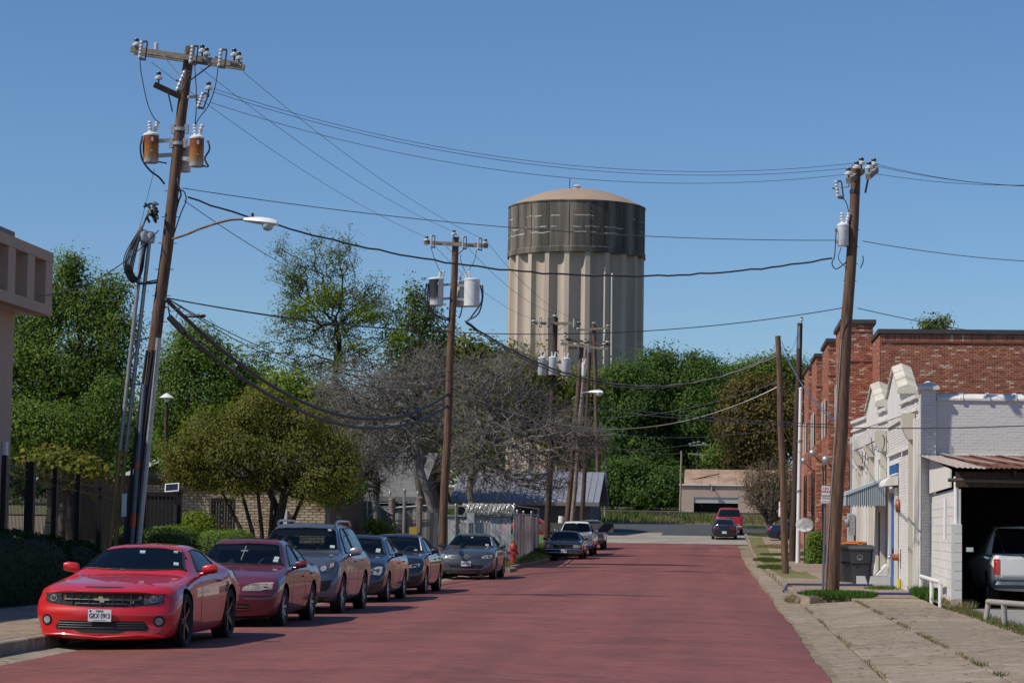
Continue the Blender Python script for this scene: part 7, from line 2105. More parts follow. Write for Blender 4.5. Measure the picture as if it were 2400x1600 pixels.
wire('thin drop from the short pole to the white metal post', at(1836, 1005, YS), at(1874, 1060, 114), .1, .012, lash, 'service_cable', group=gs)
wire('slack drop from the dark pole top to the short pole', at(1870, 778, 118), at(1836, 812, YS), .5, .010, cable_m, 'service_cable', group=gs)
wire('service drop from the leaning pole to the pink building', q(372, 540), (-14.4, 49.5, 6.4), .35, .012, cable_m, 'service_cable')
gg = 'thin guy wires left of the leaning pole'
wire('long pale guy wire left of the leaning pole', q(362, 395, .1), at(232, 905, 58), .05, .006, lash, 'guy_wire', gg); wire('upper of two short guy wires beside the conduits', q(308, 850), at(228, 1045, 58), .03, .006, lash, 'guy_wire', gg); wire('lower of two short guy wires beside the conduits', q(310, 862), at(232, 1075, 58), .03, .006, lash, 'guy_wire', gg)
wire('thin railway wire left of the far garage', at(1440, 1048, 262), at(1598, 1062, 262), .3, .02); wire('thin railway wire right of the far garage', at(1650, 1048, 283), at(1850, 1050, 283), .3, .02)
wire('upper railway wire towards the double crossarm', at(1440, 1052, 282), at(1618, 1042, 282), .2, .02)
# cables fixed on the white building front
b = MB()
for k in range(9):
    a = Vector((4.9, 90 - k * 2.0, 4.2 + .5 * math.sin(k * 1.3))); c = Vector((4.88, 90 - k * 2.0 - 1.6, 4.1 + .5 * math.sin(k * 2.1)))
    b.tube([a, a.lerp(c, .5) - Vector((0, 0, .12)), c], .014, 5)
b.tube([(4.85, 89, 4.6), (4.7, 80, 4.45), (4.85, 73.5, 4.5)], .02, 5)
for k in range(14):
    a0, a1 = 2 * PI * k / 14, 2 * PI * (k + 1) / 14
    b.tube([(4.88, 72.5 + .9 * math.cos(a0), 4.35 + .22 * math.sin(a0)), (4.88, 72.5 + .9 * math.cos(a1), 4.35 + .22 * math.sin(a1))], .016, 5)
b.tube([(4.9, 90.5, 4.3), (4.9, 90.3, 3.2), (4.9, 89.9, 2.2)], .05, 6)
tag(b.build('cable_bundle', cable_m), 'tangle of black cables strung along the white building front', 'cable')
# ------------------------------------------------------------------ trees
def lobes_px(Y, L, dep=1.0, dz=0):
    """crown lobes given as (px, py, half width px, half height px)"""
    k = Y / CAM_F
    out = []
    for i, (px, py, rx, ry) in enumerate(L):
        p = at(px, py, Y)
        out.append((p + Vector((0, random.uniform(-.5, .5) * rx * k * dep, 0)), (rx * k, max(rx, ry) * k * dep, ry * k)))
    return out
def sample_lobes(lobes, n, hollow=.35):
    w = np.array([(r[0] * r[1] * r[2]) ** .62 for _, r in lobes]); w /= w.sum()
    idx = rng.choice(len(lobes), n, p=w)
    d = rng.normal(size=(n, 3)); d /= np.linalg.norm(d, axis=1)[:, None]
    rr = (hollow + (1 - hollow) * rng.uniform(0, 1, n)) ** .5
    C = np.array([tuple(c) for c, _ in lobes])[idx]; R = np.array([r for _, r in lobes])[idx]
    return C + d * R * rr[:, None]
def skeleton(root, T, bias=.35):
    """join scattered twig ends into a branching tree: each new point hangs on the cheapest node already there"""
    root = [np.array(p, dtype=float) for p in root]
    n0 = len(root)
    order = np.argsort(np.linalg.norm(T - root[-1], axis=1))
    T = T[order]
    N = n0 + len(T)
    P = np.zeros((N, 3)); par = np.full(N, -1); pl = np.zeros(N)
    for i, p in enumerate(root):
        P[i] = p
        if i: par[i] = i - 1; pl[i] = 0
    for i in range(n0, N):
        t = T[i - n0]
        d = np.linalg.norm(P[max(0, n0 - 2):i] - t, axis=1)
        c = d + bias * pl[max(0, n0 - 2):i]
        j = int(np.argmin(c)) + max(0, n0 - 2)
        P[i] = t; par[i] = j; pl[i] = pl[j] + d[j - max(0, n0 - 2)]
    cnt = np.ones(N)
    for i in range(N - 1, 0, -1):
        if par[i] >= 0: cnt[par[i]] += cnt[i]
    return P, par, cnt
def seg_mesh(name, A, B_, ra, rb, m, sides=4):
    d = B_ - A; L = np.linalg.norm(d, axis=1); ok = L > 1e-4
    A, B_, ra, rb, d, L = A[ok], B_[ok], ra[ok], rb[ok], d[ok], L[ok]
    d = d / L[:, None]
    ref = np.where(np.abs(d[:, 2:3]) > .9, np.array([[1., 0, 0]]), np.array([[0, 0, 1.]]))
    u = np.cross(d, ref); u /= np.linalg.norm(u, axis=1)[:, None]; v = np.cross(d, u)
    n = len(A); V = np.zeros((n, 2 * sides, 3))
    for k in range(sides):
        a = 2 * PI * k / sides
        o = u * math.cos(a) + v * math.sin(a)
        V[:, k] = A + o * ra[:, None]; V[:, sides + k] = B_ + o * rb[:, None]
    F = np.zeros((n, sides, 4), dtype=np.int64)
    for k in range(sides): F[:, k] = [k, (k + 1) % sides, sides + (k + 1) % sides, sides + k]
    F = F + (np.arange(n) * 2 * sides)[:, None, None]
    me = np_mesh(name, V.reshape(-1, 3), F.reshape(-1, 4), m)
    return me
def leaves(name, C, size, m, tint, parent, up=.5, shape=.55, out=None):
    n = len(C)
    nrm = .8 * rng.normal(size=(n, 3)); nrm[:, 2] += up
    if out is not None: nrm += out
    nrm /= np.linalg.norm(nrm, axis=1)[:, None]
    t = rng.normal(size=(n, 3)); t -= nrm * (t * nrm).sum(1)[:, None]; t /= np.linalg.norm(t, axis=1)[:, None]
    s = np.cross(nrm, t)
    L = size * rng.uniform(.6, 1.3, n)[:, None]
    V = np.stack([C - t * L, C + s * L * shape - nrm * L * .15, C + t * L, C - s * L * shape - nrm * L * .15], 1).reshape(-1, 3)
    o = link(name, np_mesh(name, V, np.arange(4 * n).reshape(-1, 4), m, np.repeat(np.clip(tint, 0, 1), 4)))
    return adopt(o, parent)
bark = mat('bark', (.075, .06, .048), .95, col2=(.13, .11, .09), var=.2, scale=6, stretch=(3, 3, .8), bump=.6, bscale=8)
bark_dark = mat('dark_bark', (.030, .024, .020), .95, var=.25, scale=4)
bark_grey = mat('grey_bark', (.115, .10, .088), .95, col2=(.20, .18, .16), var=.2, scale=6, bump=.5, bscale=10)
twig_grey = mat('grey_twig', (.12, .105, .092), .9, col2=(.25, .225, .205), var=.2, scale=1.2)
def tree(label, base, lobes, nodes, leaf_m=None, per=6, size=.1, spread=.25, tip=.012, bark_m=None, trunk=None, twigs=0, twig_len=.5, hollow=.35, bias=.35, group=None, cat='tree', name='tree', expo=.46, tint_sd=.16, tint_mid=.5, up=.5, extra_clumps=None, rmax=.5):
    base = Vector(base)
    o = empty(name, base, label, cat, group)
    T = sample_lobes(lobes, nodes, hollow)
    zmin = min((c.z - r[2]) for c, r in lobes)
    cen = sum((c for c, r in lobes), Vector()) / len(lobes)
    if trunk is None:
        top = Vector((base.x * .6 + cen.x * .4, base.y * .6 + cen.y * .4, max(base.z + .8, zmin + (cen.z - zmin) * .25)))
        trunk = [base.lerp(top, k / 4) + Vector((random.uniform(-.06, .06), random.uniform(-.06, .06), 0)) * (1 if k else 0) for k in range(5)]
    P, par, cnt = skeleton(trunk, T, bias)
    r = np.minimum(tip * cnt ** expo, rmax)
    i = np.arange(1, len(P))
    A, B_ = P[par[i]], P[i]
    ra = np.minimum(r[par[i]], r[i] * 1.35); rb = r[i]
    # bend every long joint once so that limbs are not straight rods
    mid = (A + B_) / 2 + rng.normal(size=A.shape) * (np.linalg.norm(B_ - A, axis=1) * .09)[:, None]
    me = seg_mesh('trunk', np.concatenate([A, mid]), np.concatenate([mid, B_]), np.concatenate([ra, (ra + rb) / 2]), np.concatenate([(ra + rb) / 2, rb]), bark_m or bark, 5)
    adopt(link('trunk', me), o)
    n0 = len(trunk)
    N = P[n0:]
    if twigs:
        k = np.repeat(np.arange(len(N)), twigs)
        d = rng.normal(size=(len(k), 3)); out = N[k] - np.array(tuple(cen)); out /= np.linalg.norm(out, axis=1)[:, None] + 1e-6
        d = d / np.linalg.norm(d, axis=1)[:, None] + out * .7; d /= np.linalg.norm(d, axis=1)[:, None]
        L = twig_len * rng.uniform(.4, 1.3, len(k))[:, None]
        m1 = N[k] + d * L * .5 + rng.normal(size=d.shape) * .05 * twig_len; e1 = m1 + d * L * .5 + rng.normal(size=d.shape) * .09 * twig_len
        t_ = np.full(len(k), tip)
        tw_o = adopt(link('twigs', seg_mesh('twigs', np.concatenate([N[k], m1]), np.concatenate([m1, e1]), np.concatenate([t_, t_ * .8]), np.concatenate([t_ * .8, t_ * .5]), bark_m or bark, 3)), o); tw_o['kind'] = 'stuff'
        if leaf_m: N = np.concatenate([N, e1])
    if leaf_m:
        k = np.repeat(np.arange(len(N)), per)
        C = N[k] + rng.normal(size=(len(k), 3)) * spread * np.array([1, 1, .7])
        cl = rng.normal(0, tint_sd, len(N))
        tint = tint_mid + 1.35 * cl[k] + rng.normal(0, .09, len(k))
        LC = np.array([tuple(c) for c, _ in lobes]); LR = np.array([r for _, r in lobes])
        dd = ((N[:, None, :] - LC[None]) / LR[None]); ii = np.argmin((dd ** 2).sum(2), 1)
        ov = dd[np.arange(len(N)), ii]; ov /= np.linalg.norm(ov, axis=1)[:, None] + 1e-6
        leaves('crown', C, size, leaf_m, tint, o, up, out=ov[k] * 2.0)
    return o

lf_oak = leaf_mat('oak_leaf', (.07, .125, .025), (.135, .21, .04), (.225, .295, .07), .45)
lf_dark = leaf_mat('dark_leaf', (.045, .095, .026), (.092, .165, .038), (.15, .23, .055), .45)
lf_lime = leaf_mat('lime_leaf', (.12, .17, .025), (.18, .25, .03), (.27, .33, .055), .4)
lf_olive = leaf_mat('olive_leaf', (.095, .118, .024), (.17, .185, .038), (.27, .215, .06), .42)
lf_half = leaf_mat('young_leaf', (.10, .13, .04), (.165, .215, .05), (.235, .21, .10), .45)
lf_brown = leaf_mat('bronze_leaf', (.075, .062, .026), (.13, .112, .034), (.21, .155, .055), .35)
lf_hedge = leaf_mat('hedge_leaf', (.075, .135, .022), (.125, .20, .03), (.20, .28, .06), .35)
lf_hshade = leaf_mat('shaded_hedge_leaf', (.012, .030, .010), (.024, .052, .014), (.045, .085, .022), .2)  # darker hedge leaf, the shade of the pink building put into its colour

def gbase(px, Y, dz=0.): return Vector((at(px, 1230, Y).x, Y, gz(Y) + dz))
tree('large bright green oak left of the leaning pole', gbase(118, 92), lobes_px(92, [(150, 690, 75, 70), (85, 740, 85, 80), (215, 740, 75, 70), (270, 790, 60, 70), (60, 830, 80, 70), (150, 850, 95, 80), (240, 880, 75, 80), (110, 940, 90, 60), (200, 970, 80, 50), (30, 930, 60, 70), (165, 630, 28, 40), (268, 680, 40, 40)], .8), 1700, lf_oak, 14, .066, .24, twigs=1, twig_len=.5, bark_m=bark_dark, hollow=.25, tint_mid=.6)
tree('dark evergreen behind the iron fence', gbase(170, 84), lobes_px(84, [(150, 1010, 110, 60), (60, 1000, 80, 70), (240, 1020, 70, 50), (260, 940, 50, 60)], .6), 800, lf_oak, 14, .066, .26, bark_m=bark_dark)
tree('round green tree behind the post with the white dish lamp', gbase(470, 112), lobes_px(112, [(470, 830, 70, 60), (410, 880, 60, 70), (540, 880, 60, 60), (480, 930, 90, 60), (400, 960, 50, 50), (575, 940, 55, 60), (500, 1000, 90, 60), (400, 1040, 45, 60), (440, 790, 25, 30)], .8), 1300, lf_oak, 13, .078, .28, twigs=1, bark_m=bark_dark, tint_mid=.5)
tree('yellow green tree top showing behind the olive tree', gbase(680, 104), lobes_px(104, [(670, 915, 60, 45), (735, 940, 50, 45), (625, 950, 45, 40)], .8), 420, lf_lime, 12, .10, .30)
# tall half bare tree
tall = [(700, 640, 55, 40), (790, 620, 60, 45), (860, 690, 60, 45), (740, 700, 70, 50), (830, 730, 70, 50), (690, 740, 50, 40), (905, 760, 50, 45), (770, 780, 80, 50), (665, 800, 45, 40), (940, 830, 45, 50), (850, 830, 80, 45), (620, 830, 40, 40), (655, 590, 18, 16), (740, 575, 28, 16), (810, 575, 22, 18), (720, 860, 60, 40), (690, 675, 35, 30)]
tb_ = gbase(815, 118); tc_ = at(782, 760, 118)
tall_o = tree('tall half leafed tree towering over the bare trees', tb_, lobes_px(118, tall, .7), 720, lf_half, 8, .06, .15, tip=.009, twigs=2, twig_len=.75, bark_m=bark_dark, hollow=.15, bias=.5, trunk=[tb_.lerp(tc_, k / 6) + Vector((.12 * math.sin(k * 1.3), 0, 0)) for k in range(7)], expo=.42)
fl = sample_lobes(lobes_px(117, [(770, 690, 42, 30), (740, 715, 38, 26), (860, 735, 42, 20), (700, 735, 33, 22), (930, 790, 20, 25), (790, 860, 25, 25)], .5), 260, .1)
k_ = np.repeat(np.arange(len(fl)), 11); leaves('flush', fl[k_] + rng.normal(size=(len(k_), 3)) * .22, .075, lf_lime, .5 + rng.normal(0, .2, len(k_)), tall_o)
tree('wispy light green tree right of the tall half leafed one', gbase(975, 124), lobes_px(124, [(985, 740, 45, 55), (1010, 800, 40, 50), (960, 830, 55, 50), (930, 900, 60, 50), (1030, 870, 30, 50), (975, 700, 20, 30)], .8), 480, leaf_mat('wispy_leaf', (.05, .085, .02), (.10, .15, .03), (.15, .20, .05), .4), 4, .10, .30, tip=.012, twigs=2, twig_len=.6, bark_m=bark)
# olive coloured multi stem tree
ob = Vector((at(625, 1250, 75).x, 75, .15))
olv = [(600, 970, 80, 50), (500, 1010, 80, 55), (700, 1000, 85, 50), (440, 1070, 60, 50), (560, 1060, 100, 55), (680, 1070, 100, 50), (780, 1060, 60, 50), (480, 1115, 75, 35), (640, 1120, 80, 30), (760, 1130, 70, 40), (800, 1110, 40, 45), (570, 1130, 60, 25), (430, 1105, 40, 30), (720, 1150, 60, 25), (620, 940, 50, 25)]
olo = tree('rounded olive and bronze tree with several slanting stems', ob, lobes_px(75, olv, .9), 1700, lf_olive, 12, .046, .15, tip=.007, twigs=1, twig_len=.3, bark_m=bark_dark, hollow=.2, trunk=[ob, ob + Vector((0, 0, .2)), ob + Vector((.1, 0, .5))], bias=.55, expo=.40)
st_ = MB()
for (x0, x1, y1) in ((608, 560, 1130), (615, 600, 1120), (622, 640, 1110), (630, 680, 1120), (636, 730, 1115), (604, 520, 1150)):
    a = Vector((at(x0, 1250, 75).x, 75 + random.uniform(-.2, .2), .1)); c_ = at(x1, y1, 75 + random.uniform(-.6, .6))
    st_.tube([a, a.lerp(c_, .4) + Vector((.06, 0, .12)), a.lerp(c_, .75) + Vector((.03, 0, .05)), c_], [.085, .07, .055, .035], 7)
part(st_, 'stems', bark_dark, olo)
# bare grey trees
for (lab, xb, Y, lob, n, tx) in (
    ('bare grey tree with a crooked trunk left of the second pole', 990, 97, [(960, 900, 110, 60), (880, 930, 90, 60), (1000, 990, 100, 60), (860, 1010, 80, 60), (930, 1060, 100, 55), (820, 900, 60, 60), (1010, 860, 60, 50)], 1500, [(1010, 1250), (1000, 1150), (972, 1050), (980, 990)]),
    ('broad bare grey tree spreading over the chain link enclosure', 1120, 106, [(1130, 880, 90, 50), (1210, 930, 90, 60), (1110, 960, 90, 60), (1290, 990, 80, 50), (1190, 1020, 110, 55), (1340, 1050, 70, 45), (1250, 1090, 100, 45), (1090, 1080, 70, 60), (1160, 1120, 90, 40), (1390, 1030, 40, 30), (1280, 1130, 70, 25), (1210, 850, 60, 40), (1330, 1010, 60, 40)], 2400, [(1085, 1250), (1100, 1150), (1120, 1080), (1135, 1020)]),
    ('dark bare tree behind the navy sedans', 872, 101, [(860, 960, 70, 60), (900, 1010, 70, 60), (830, 1060, 60, 50), (880, 1090, 60, 40), (780, 930, 60, 60)], 850, [(895, 1250), (880, 1170), (872, 1090), (868, 1040)])):
    tr = [at(x, y, Y) for x, y in tx]; tr[0].z = gz(Y)
    tree(lab, tr[0], lobes_px(Y, lob, .7), n, None, tip=.0085, twigs=2, twig_len=.8, bark_m=twig_grey if 'dark' not in lab else bark_grey, hollow=.1, bias=.32, trunk=tr, group='bare grey trees behind the parked cars', expo=.46, rmax=.17)
tree('thin leaning bare trunk right behind the crossover', gbase(825, 100), lobes_px(100, [(850, 1090, 30, 40), (870, 1130, 30, 30)], .6), 200, None, tip=.01, twigs=2, bark_m=bark_dark, trunk=[gbase(812, 100), at(822, 1180, 100), at(845, 1120, 100)])
tree('small dense shrub tree right of the olive tree', gbase(790, 82), lobes_px(82, [(790, 1120, 45, 35), (820, 1150, 30, 25), (770, 1160, 45, 25)], .7), 320, lf_dark, 12, .055, .2, tip=.007)
# backdrop trees on the left and behind the tower
for (lab, xb, Y, lob, n, lm, s) in (
    ('dark green tree behind the house with the grey roof', 620, 150, [(600, 930, 70, 60), (680, 990, 70, 60), (560, 1010, 70, 60), (760, 980, 60, 60), (700, 1060, 90, 60)], 520, lf_dark, .20),
    ('dark tree filling the view between the bare trees', 860, 165, [(760, 1000, 70, 60), (850, 980, 70, 60), (930, 1000, 70, 60), (1020, 990, 60, 60), (800, 1070, 70, 50), (900, 1060, 80, 50), (1000, 1060, 70, 60), (1090, 1040, 60, 50)], 700, lf_half, .20),
    ('olive tree mass at the left foot of the water tower', 1140, 200, [(1080, 830, 60, 40), (1150, 870, 80, 55), (1230, 880, 60, 50), (1060, 920, 90, 70), (1190, 960, 100, 70), (1290, 930, 50, 50), (1300, 1000, 60, 60)], 900, lf_olive, .22),
    ('dull green tree at the right foot of the water tower', 1330, 230, [(1330, 960, 50, 50), (1370, 920, 40, 45), (1350, 1040, 60, 60)], 420, lf_half, .25)):
    tree(lab, gbase(xb, Y), lobes_px(Y, lob, .8), n, lm, 9, s, .65, tip=.03, bark_m=bark_dark, twigs=1, twig_len=.9)
# wood beyond the railway
cen = [
    ('dense green tree left in the row beyond the railway', 1465, 292, [(1460, 900, 60, 45), (1420, 960, 50, 55), (1500, 950, 60, 55), (1450, 1030, 70, 55), (1440, 1110, 60, 60), (1510, 1080, 60, 70), (1415, 1060, 40, 60)], 900, lf_dark),
    ('tallest dense green tree in the middle beyond the railway', 1560, 298, [(1545, 850, 45, 28), (1540, 900, 70, 45), (1600, 900, 60, 45), (1560, 970, 80, 60), (1610, 1010, 60, 60), (1550, 1060, 70, 60), (1580, 1130, 70, 50), (1620, 850, 20, 20), (1645, 860, 30, 22)], 1000, lf_dark),
    ('dense green tree right in the row beyond the railway', 1660, 294, [(1650, 890, 60, 35), (1680, 940, 50, 50), (1640, 980, 60, 60), (1690, 1020, 45, 60), (1660, 1080, 60, 50)], 700, lf_dark),
    ('bronze brown tree behind the short bare pole', 1770, 285, [(1750, 930, 50, 45), (1800, 950, 55, 60), (1740, 1000, 50, 60), (1800, 1040, 60, 60), (1850, 990, 40, 70), (1750, 1070, 50, 40)], 800, lf_brown),
    ('lighter green tree top behind the bronze brown one', 1790, 315, [(1770, 875, 35, 25), (1820, 870, 40, 30), (1860, 890, 35, 40), (1720, 885, 35, 25)], 520, lf_oak),
    ('green understorey tree left of the garage', 1500, 276, [(1450, 1130, 40, 40), (1510, 1155, 45, 30), (1560, 1140, 40, 45), (1420, 1150, 30, 30), (1480, 1105, 25, 25)], 380, lf_dark),
    ('green tree above the far end of the garage roof', 1720, 290, [(1700, 1075, 50, 30), (1770, 1085, 50, 25)], 260, lf_oak)]
for lab, xb, Y, lob, n, lm in cen:
    tree(lab, gbase(xb, Y), lobes_px(Y, lob, .9), n, lm, 18, .20, .62, tip=.035, bark_m=bark_dark, twigs=1, twig_len=1.2, group='trees beyond the railway', tint_sd=.2)
tree('dark tree filling the gap left of the row beyond the railway', gbase(1400, 308), lobes_px(308, [(1400, 1000, 50, 70), (1390, 1090, 40, 60), (1480, 1000, 80, 90), (1600, 1080, 80, 80), (1700, 1000, 80, 70)], .9), 700, lf_dark, 11, .3, .8, tip=.04, bark_m=bark_dark)
tree('small tree top peeping over the brick roof', gbase(2190, 140), lobes_px(140, [(2190, 765, 22, 18), (2180, 775, 16, 8), (2207, 760, 9, 14)], .8), 90, lf_half, 7, .10, .2, tip=.012, twigs=1, bark_m=bark_dark)
# bare spreading shrub beside the driveway
shb = Vector((at(1800, 1225, 186).x, 186, gz(186)))
tree('brown bare shrub tree with many thin stems before the garage', shb, lobes_px(186, [(1770, 1130, 30, 40), (1810, 1115, 35, 40), (1845, 1130, 30, 45), (1790, 1165, 50, 35), (1850, 1170, 30, 40), (1825, 1190, 45, 30)], .8), 1300, leaf_mat('bud_leaf', (.10, .07, .03), (.15, .11, .05), (.13, .13, .05), .3), 1, .08, .2, tip=.014, twigs=2, twig_len=.6, bark_m=mat('tan_twig', (.16, .115, .075), .9, col2=(.22, .165, .11), scale=1), bias=.7, trunk=[shb, shb + Vector((0, 0, .3))], expo=.36)
# a far wood closing the view, one mass of crowns
fw_p = []
for k in range(70):
    x = -150 + 2.0 * k + random.uniform(-1, 1); Y = random.uniform(390, 430); h = random.uniform(9, 15) + 2.5 * math.sin(k * .5)
    fw_p.append((Vector((x, Y, gz(Y) + h * .55)), (random.uniform(4, 6), 4, h * .5)))
C_ = sample_lobes(fw_p, 26000, .5)
fo = empty('far_wood', (-80, 410, gz(410))); bpy.data.objects.remove(fo)
n_ = len(C_); nr = rng.normal(size=(n_, 3)); nr[:, 2] += .7; nr[:, 1] -= .6; nr /= np.linalg.norm(nr, axis=1)[:, None]
t_ = rng.normal(size=(n_, 3)); t_ -= nr * (t_ * nr).sum(1)[:, None]; t_ /= np.linalg.norm(t_, axis=1)[:, None]; s2_ = np.cross(nr, t_)
L_ = .5 * rng.uniform(.6, 1.4, n_)[:, None]
V_ = np.stack([C_ - t_ * L_, C_ + s2_ * L_ * .6, C_ + t_ * L_, C_ - s2_ * L_ * .6], 1).reshape(-1, 3)
tag(link('far_wood', np_mesh('far_wood', V_, np.arange(4 * n_).reshape(-1, 4), lf_dark, np.repeat(np.clip(.45 + rng.normal(0, .25, n_), 0, 1), 4))), kind='stuff')
# hedges and bushes
def hedge(label, x0, x1, y0, y1, z1, m, n, size, z0=.12, e=.42, group=None, name='hedge'):
    """clipped mound: a rounded box of leaves round a twiggy core"""
    cx, cy, rx, ry, rz = (x0 + x1) / 2, (y0 + y1) / 2, (x1 - x0) / 2, (y1 - y0) / 2, z1 - z0
    o = empty(name, (cx, cy, z0), label, 'hedge' if name == 'hedge' else 'bush', group)
    u = rng.uniform(-PI, PI, n); v = np.arcsin(rng.uniform(0, 1, n))
    sp = lambda a, k: np.sign(a) * np.abs(a) ** k
    def surf(u, v, k=1.0):
        return np.stack([cx + k * rx * sp(np.cos(v), e) * sp(np.cos(u), e), cy + k * ry * sp(np.cos(v), e) * sp(np.sin(u), e), z0 + k * rz * sp(np.sin(v), e)], 1)
    dv = rng.normal(size=(n, 3)); dv[:, 2] = np.abs(dv[:, 2]); m_ = 2 / e
    dv /= (np.abs(dv) ** m_).sum(1)[:, None] ** (1 / m_)
    C = np.array([cx, cy, z0]) + dv * np.array([rx, ry, rz]) + rng.normal(size=(n, 3)) * .03
    bump = .06 * np.sin(C[:, 0] * 3.1) * np.sin(C[:, 1] * 2.7)
    C[:, 2] += bump
    b = MB(); nu, nv = 24, 7
    vs = []
    for j in range(nv):
        vs += [tuple(p) for p in surf(np.linspace(-PI, PI, nu, endpoint=False), np.full(nu, PI / 2 * j / nv), .93)]
    vs.append((cx, cy, z0 + rz * .93))
    fs = [(j * nu + i, j * nu + (i + 1) % nu, (j + 1) * nu + (i + 1) % nu, (j + 1) * nu + i) for j in range(nv - 1) for i in range(nu)] + [((nv - 1) * nu + i, (nv - 1) * nu + (i + 1) % nu, nv * nu) for i in range(nu)]
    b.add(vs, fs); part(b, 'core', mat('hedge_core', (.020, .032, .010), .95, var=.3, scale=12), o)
    leaves('foliage', C, size, m, .5 + rng.normal(0, .25, n), o, .6, out=1.6 * dv / (np.linalg.norm(dv, axis=1)[:, None]))
    return o
gh = 'dark clipped hedges in the shade of the pink building'
hedge('big dark hedge mound nearest on the left edge', -14.2, -12.4, 40.0, 46.5, 1.42, lf_hshade, 12000, .035, group=gh)
hedge('low dark hedge in front of the big dark mound', -13.4, -12.3, 35.5, 39.8, .95, lf_hshade, 7000, .035, group=gh)
hedge('long dark hedge between the mound and the leaning pole', -15.0, -13.6, 47.2, 53.6, 1.20, lf_hshade, 10000, .035, group=gh)
hedge('dark hedge behind the others below the iron fence', -16.0, -15.0, 47, 56, 1.18, lf_hshade, 7000, .035, group=gh)
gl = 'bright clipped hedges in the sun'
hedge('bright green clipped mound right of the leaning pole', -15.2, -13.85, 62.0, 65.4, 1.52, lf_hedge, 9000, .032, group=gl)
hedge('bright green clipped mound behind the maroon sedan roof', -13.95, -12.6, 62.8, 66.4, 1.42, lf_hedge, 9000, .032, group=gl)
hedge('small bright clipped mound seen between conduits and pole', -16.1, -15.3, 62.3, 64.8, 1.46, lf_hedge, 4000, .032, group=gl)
tree('leafy lime green bush beside the narrow black gate', Vector((at(455, 1240, 79).x, 79, .15)), lobes_px(79, [(455, 1225, 32, 25), (440, 1240, 22, 22), (475, 1235, 22, 22)], .8), 420, lf_lime, 9, .05, .14, tip=.006, cat='bush', name='bush')
tree('leafy bush by the chain link fence behind the navy sedans', Vector((at(885, 1250, 92).x, 92, .2)), lobes_px(92, [(880, 1235, 18, 18), (900, 1245, 16, 14)], .8), 160, lf_lime, 8, .06, .16, tip=.006, cat='bush', name='bush')
tree('pampas like shrub behind the iron fence', Vector((at(150, 1100, 80).x, 80, .15)), lobes_px(80, [(120, 1090, 60, 25), (190, 1105, 50, 20)], .8), 300, lf_olive, 7, .12, .3, tip=.01, cat='bush', name='bush')
hedge('green clipped bush beside the white oval dish', *(lambda c: (c.x - .38, c.x + .42, c.y - .6, c.y + 1.0))(Vector((at(1911, 1262, 112).x, 112, 0))), gz(112) + 1.55, lf_hedge, 5000, .06, z0=gz(112) + .1, name='bush')
tree('broad dark tree far behind the iron fence', gbase(200, 135), lobes_px(135, [(40, 1010, 70, 70), (110, 1030, 70, 70), (300, 1020, 80, 80), (200, 1040, 80, 70), (380, 1030, 60, 60), (90, 1110, 80, 60), (230, 1120, 90, 60), (340, 1120, 60, 60), (10, 1120, 60, 60)], .8), 900, lf_dark, 10, .17, .5, tip=.02, bark_m=bark_dark)

# ------------------------------------------------------------------ fences round the yard on the left
def link_mesh_mat():
    m = bpy.data.materials.new('chain_link'); m.use_nodes = True
    n = m.node_tree.nodes; p = n['Principled BSDF']; p.inputs['Base Color'].default_value = (.30, .31, .32, 1); p.inputs['Roughness'].default_value = .5; p.inputs['Metallic'].default_value = .5
    return m
clm = link_mesh_mat()
def chain_mesh(parent, a, c, z0, z1, step=.11, r=.004):
    a, c = Vector(a), Vector(c); L = (c - a).length; d = (c - a) / L
    H_ = z1 - z0
    A, B_ = [], []
    k = -int(H_ / step)
    while k * step < L:
        for s in (1, -1):
            x0, x1 = k * step, k * step + H_
            za, zb_ = (z0, z1) if s > 0 else (z1, z0)
            t0, t1 = max(0, -x0 / H_), min(1, (L - x0) / H_)
            if t1 > t0:
                A.append(tuple(a + d * (x0 + H_ * t0) + Vector((0, 0, za + (zb_ - za) * t0 - a.z)))); B_.append(tuple(a + d * (x0 + H_ * t1) + Vector((0, 0, za + (zb_ - za) * t1 - a.z))))
        k += 1
    A, B_ = np.array(A), np.array(B_); rr = np.full(len(A), r)
    o = adopt(link('chain_mesh', seg_mesh('chain_mesh', A, B_, rr, rr, clm, 3)), parent); o['kind'] = 'stuff'
fc = empty('chain_link_fence', at(780, 1240, 93), 'chain link fence with barbed wire and rusty posts behind the navy sedans', 'fence')
Yc = 93.
X_a, X_b = at(780, 1250, Yc).x, at(1030, 1250, Yc).x
chain_mesh(fc, (X_a, Yc, .2), (X_b, Yc, .2), .2, 2.35)
rusty = mat('rusty_post', (.13, .07, .045), .85, var=.3, scale=9, col2=(.22, .17, .13))
for (px, pyt, m, r) in ((914, 1158, steel, .045), (920, 1172, rusty, .10), (948, 1152, steel, .06), (979, 1158, steel, .04), (985, 1170, rusty, .09), (800, 1185, steel, .04), (860, 1180, steel, .04)):
    p = at(px, pyt, Yc); b = MB(); b.tube([(p.x, Yc, .1), p], r, 10)
    b.lathe([(r * 1.25, 0), (r * 1.2, .08), (r * .4, .13)], p, 10); part(b, 'post', m, fc, 40)
for py in (1178, 1186, 1190): b = MB(); b.tube([at(790, py + 2, Yc), at(990, py - (1 if py < 1185 else 0), Yc)], .012, 5); part(b, 'barbed_wire', steel, fc)
b = MB(); b.tube([at(860, 1218, Yc - .1), at(885, 1184, Yc - .1)], .045, 8); b.tube([at(888, 1186, Yc - .1), at(920, 1205, Yc - .1)], .045, 8); part(b, 'gate_bar', steel, fc)
b = MB(); b.tube([at(922, 1190, Yc), at(1000, 1184, Yc)], .04, 8); part(b, 'top_rail', steel, fc)
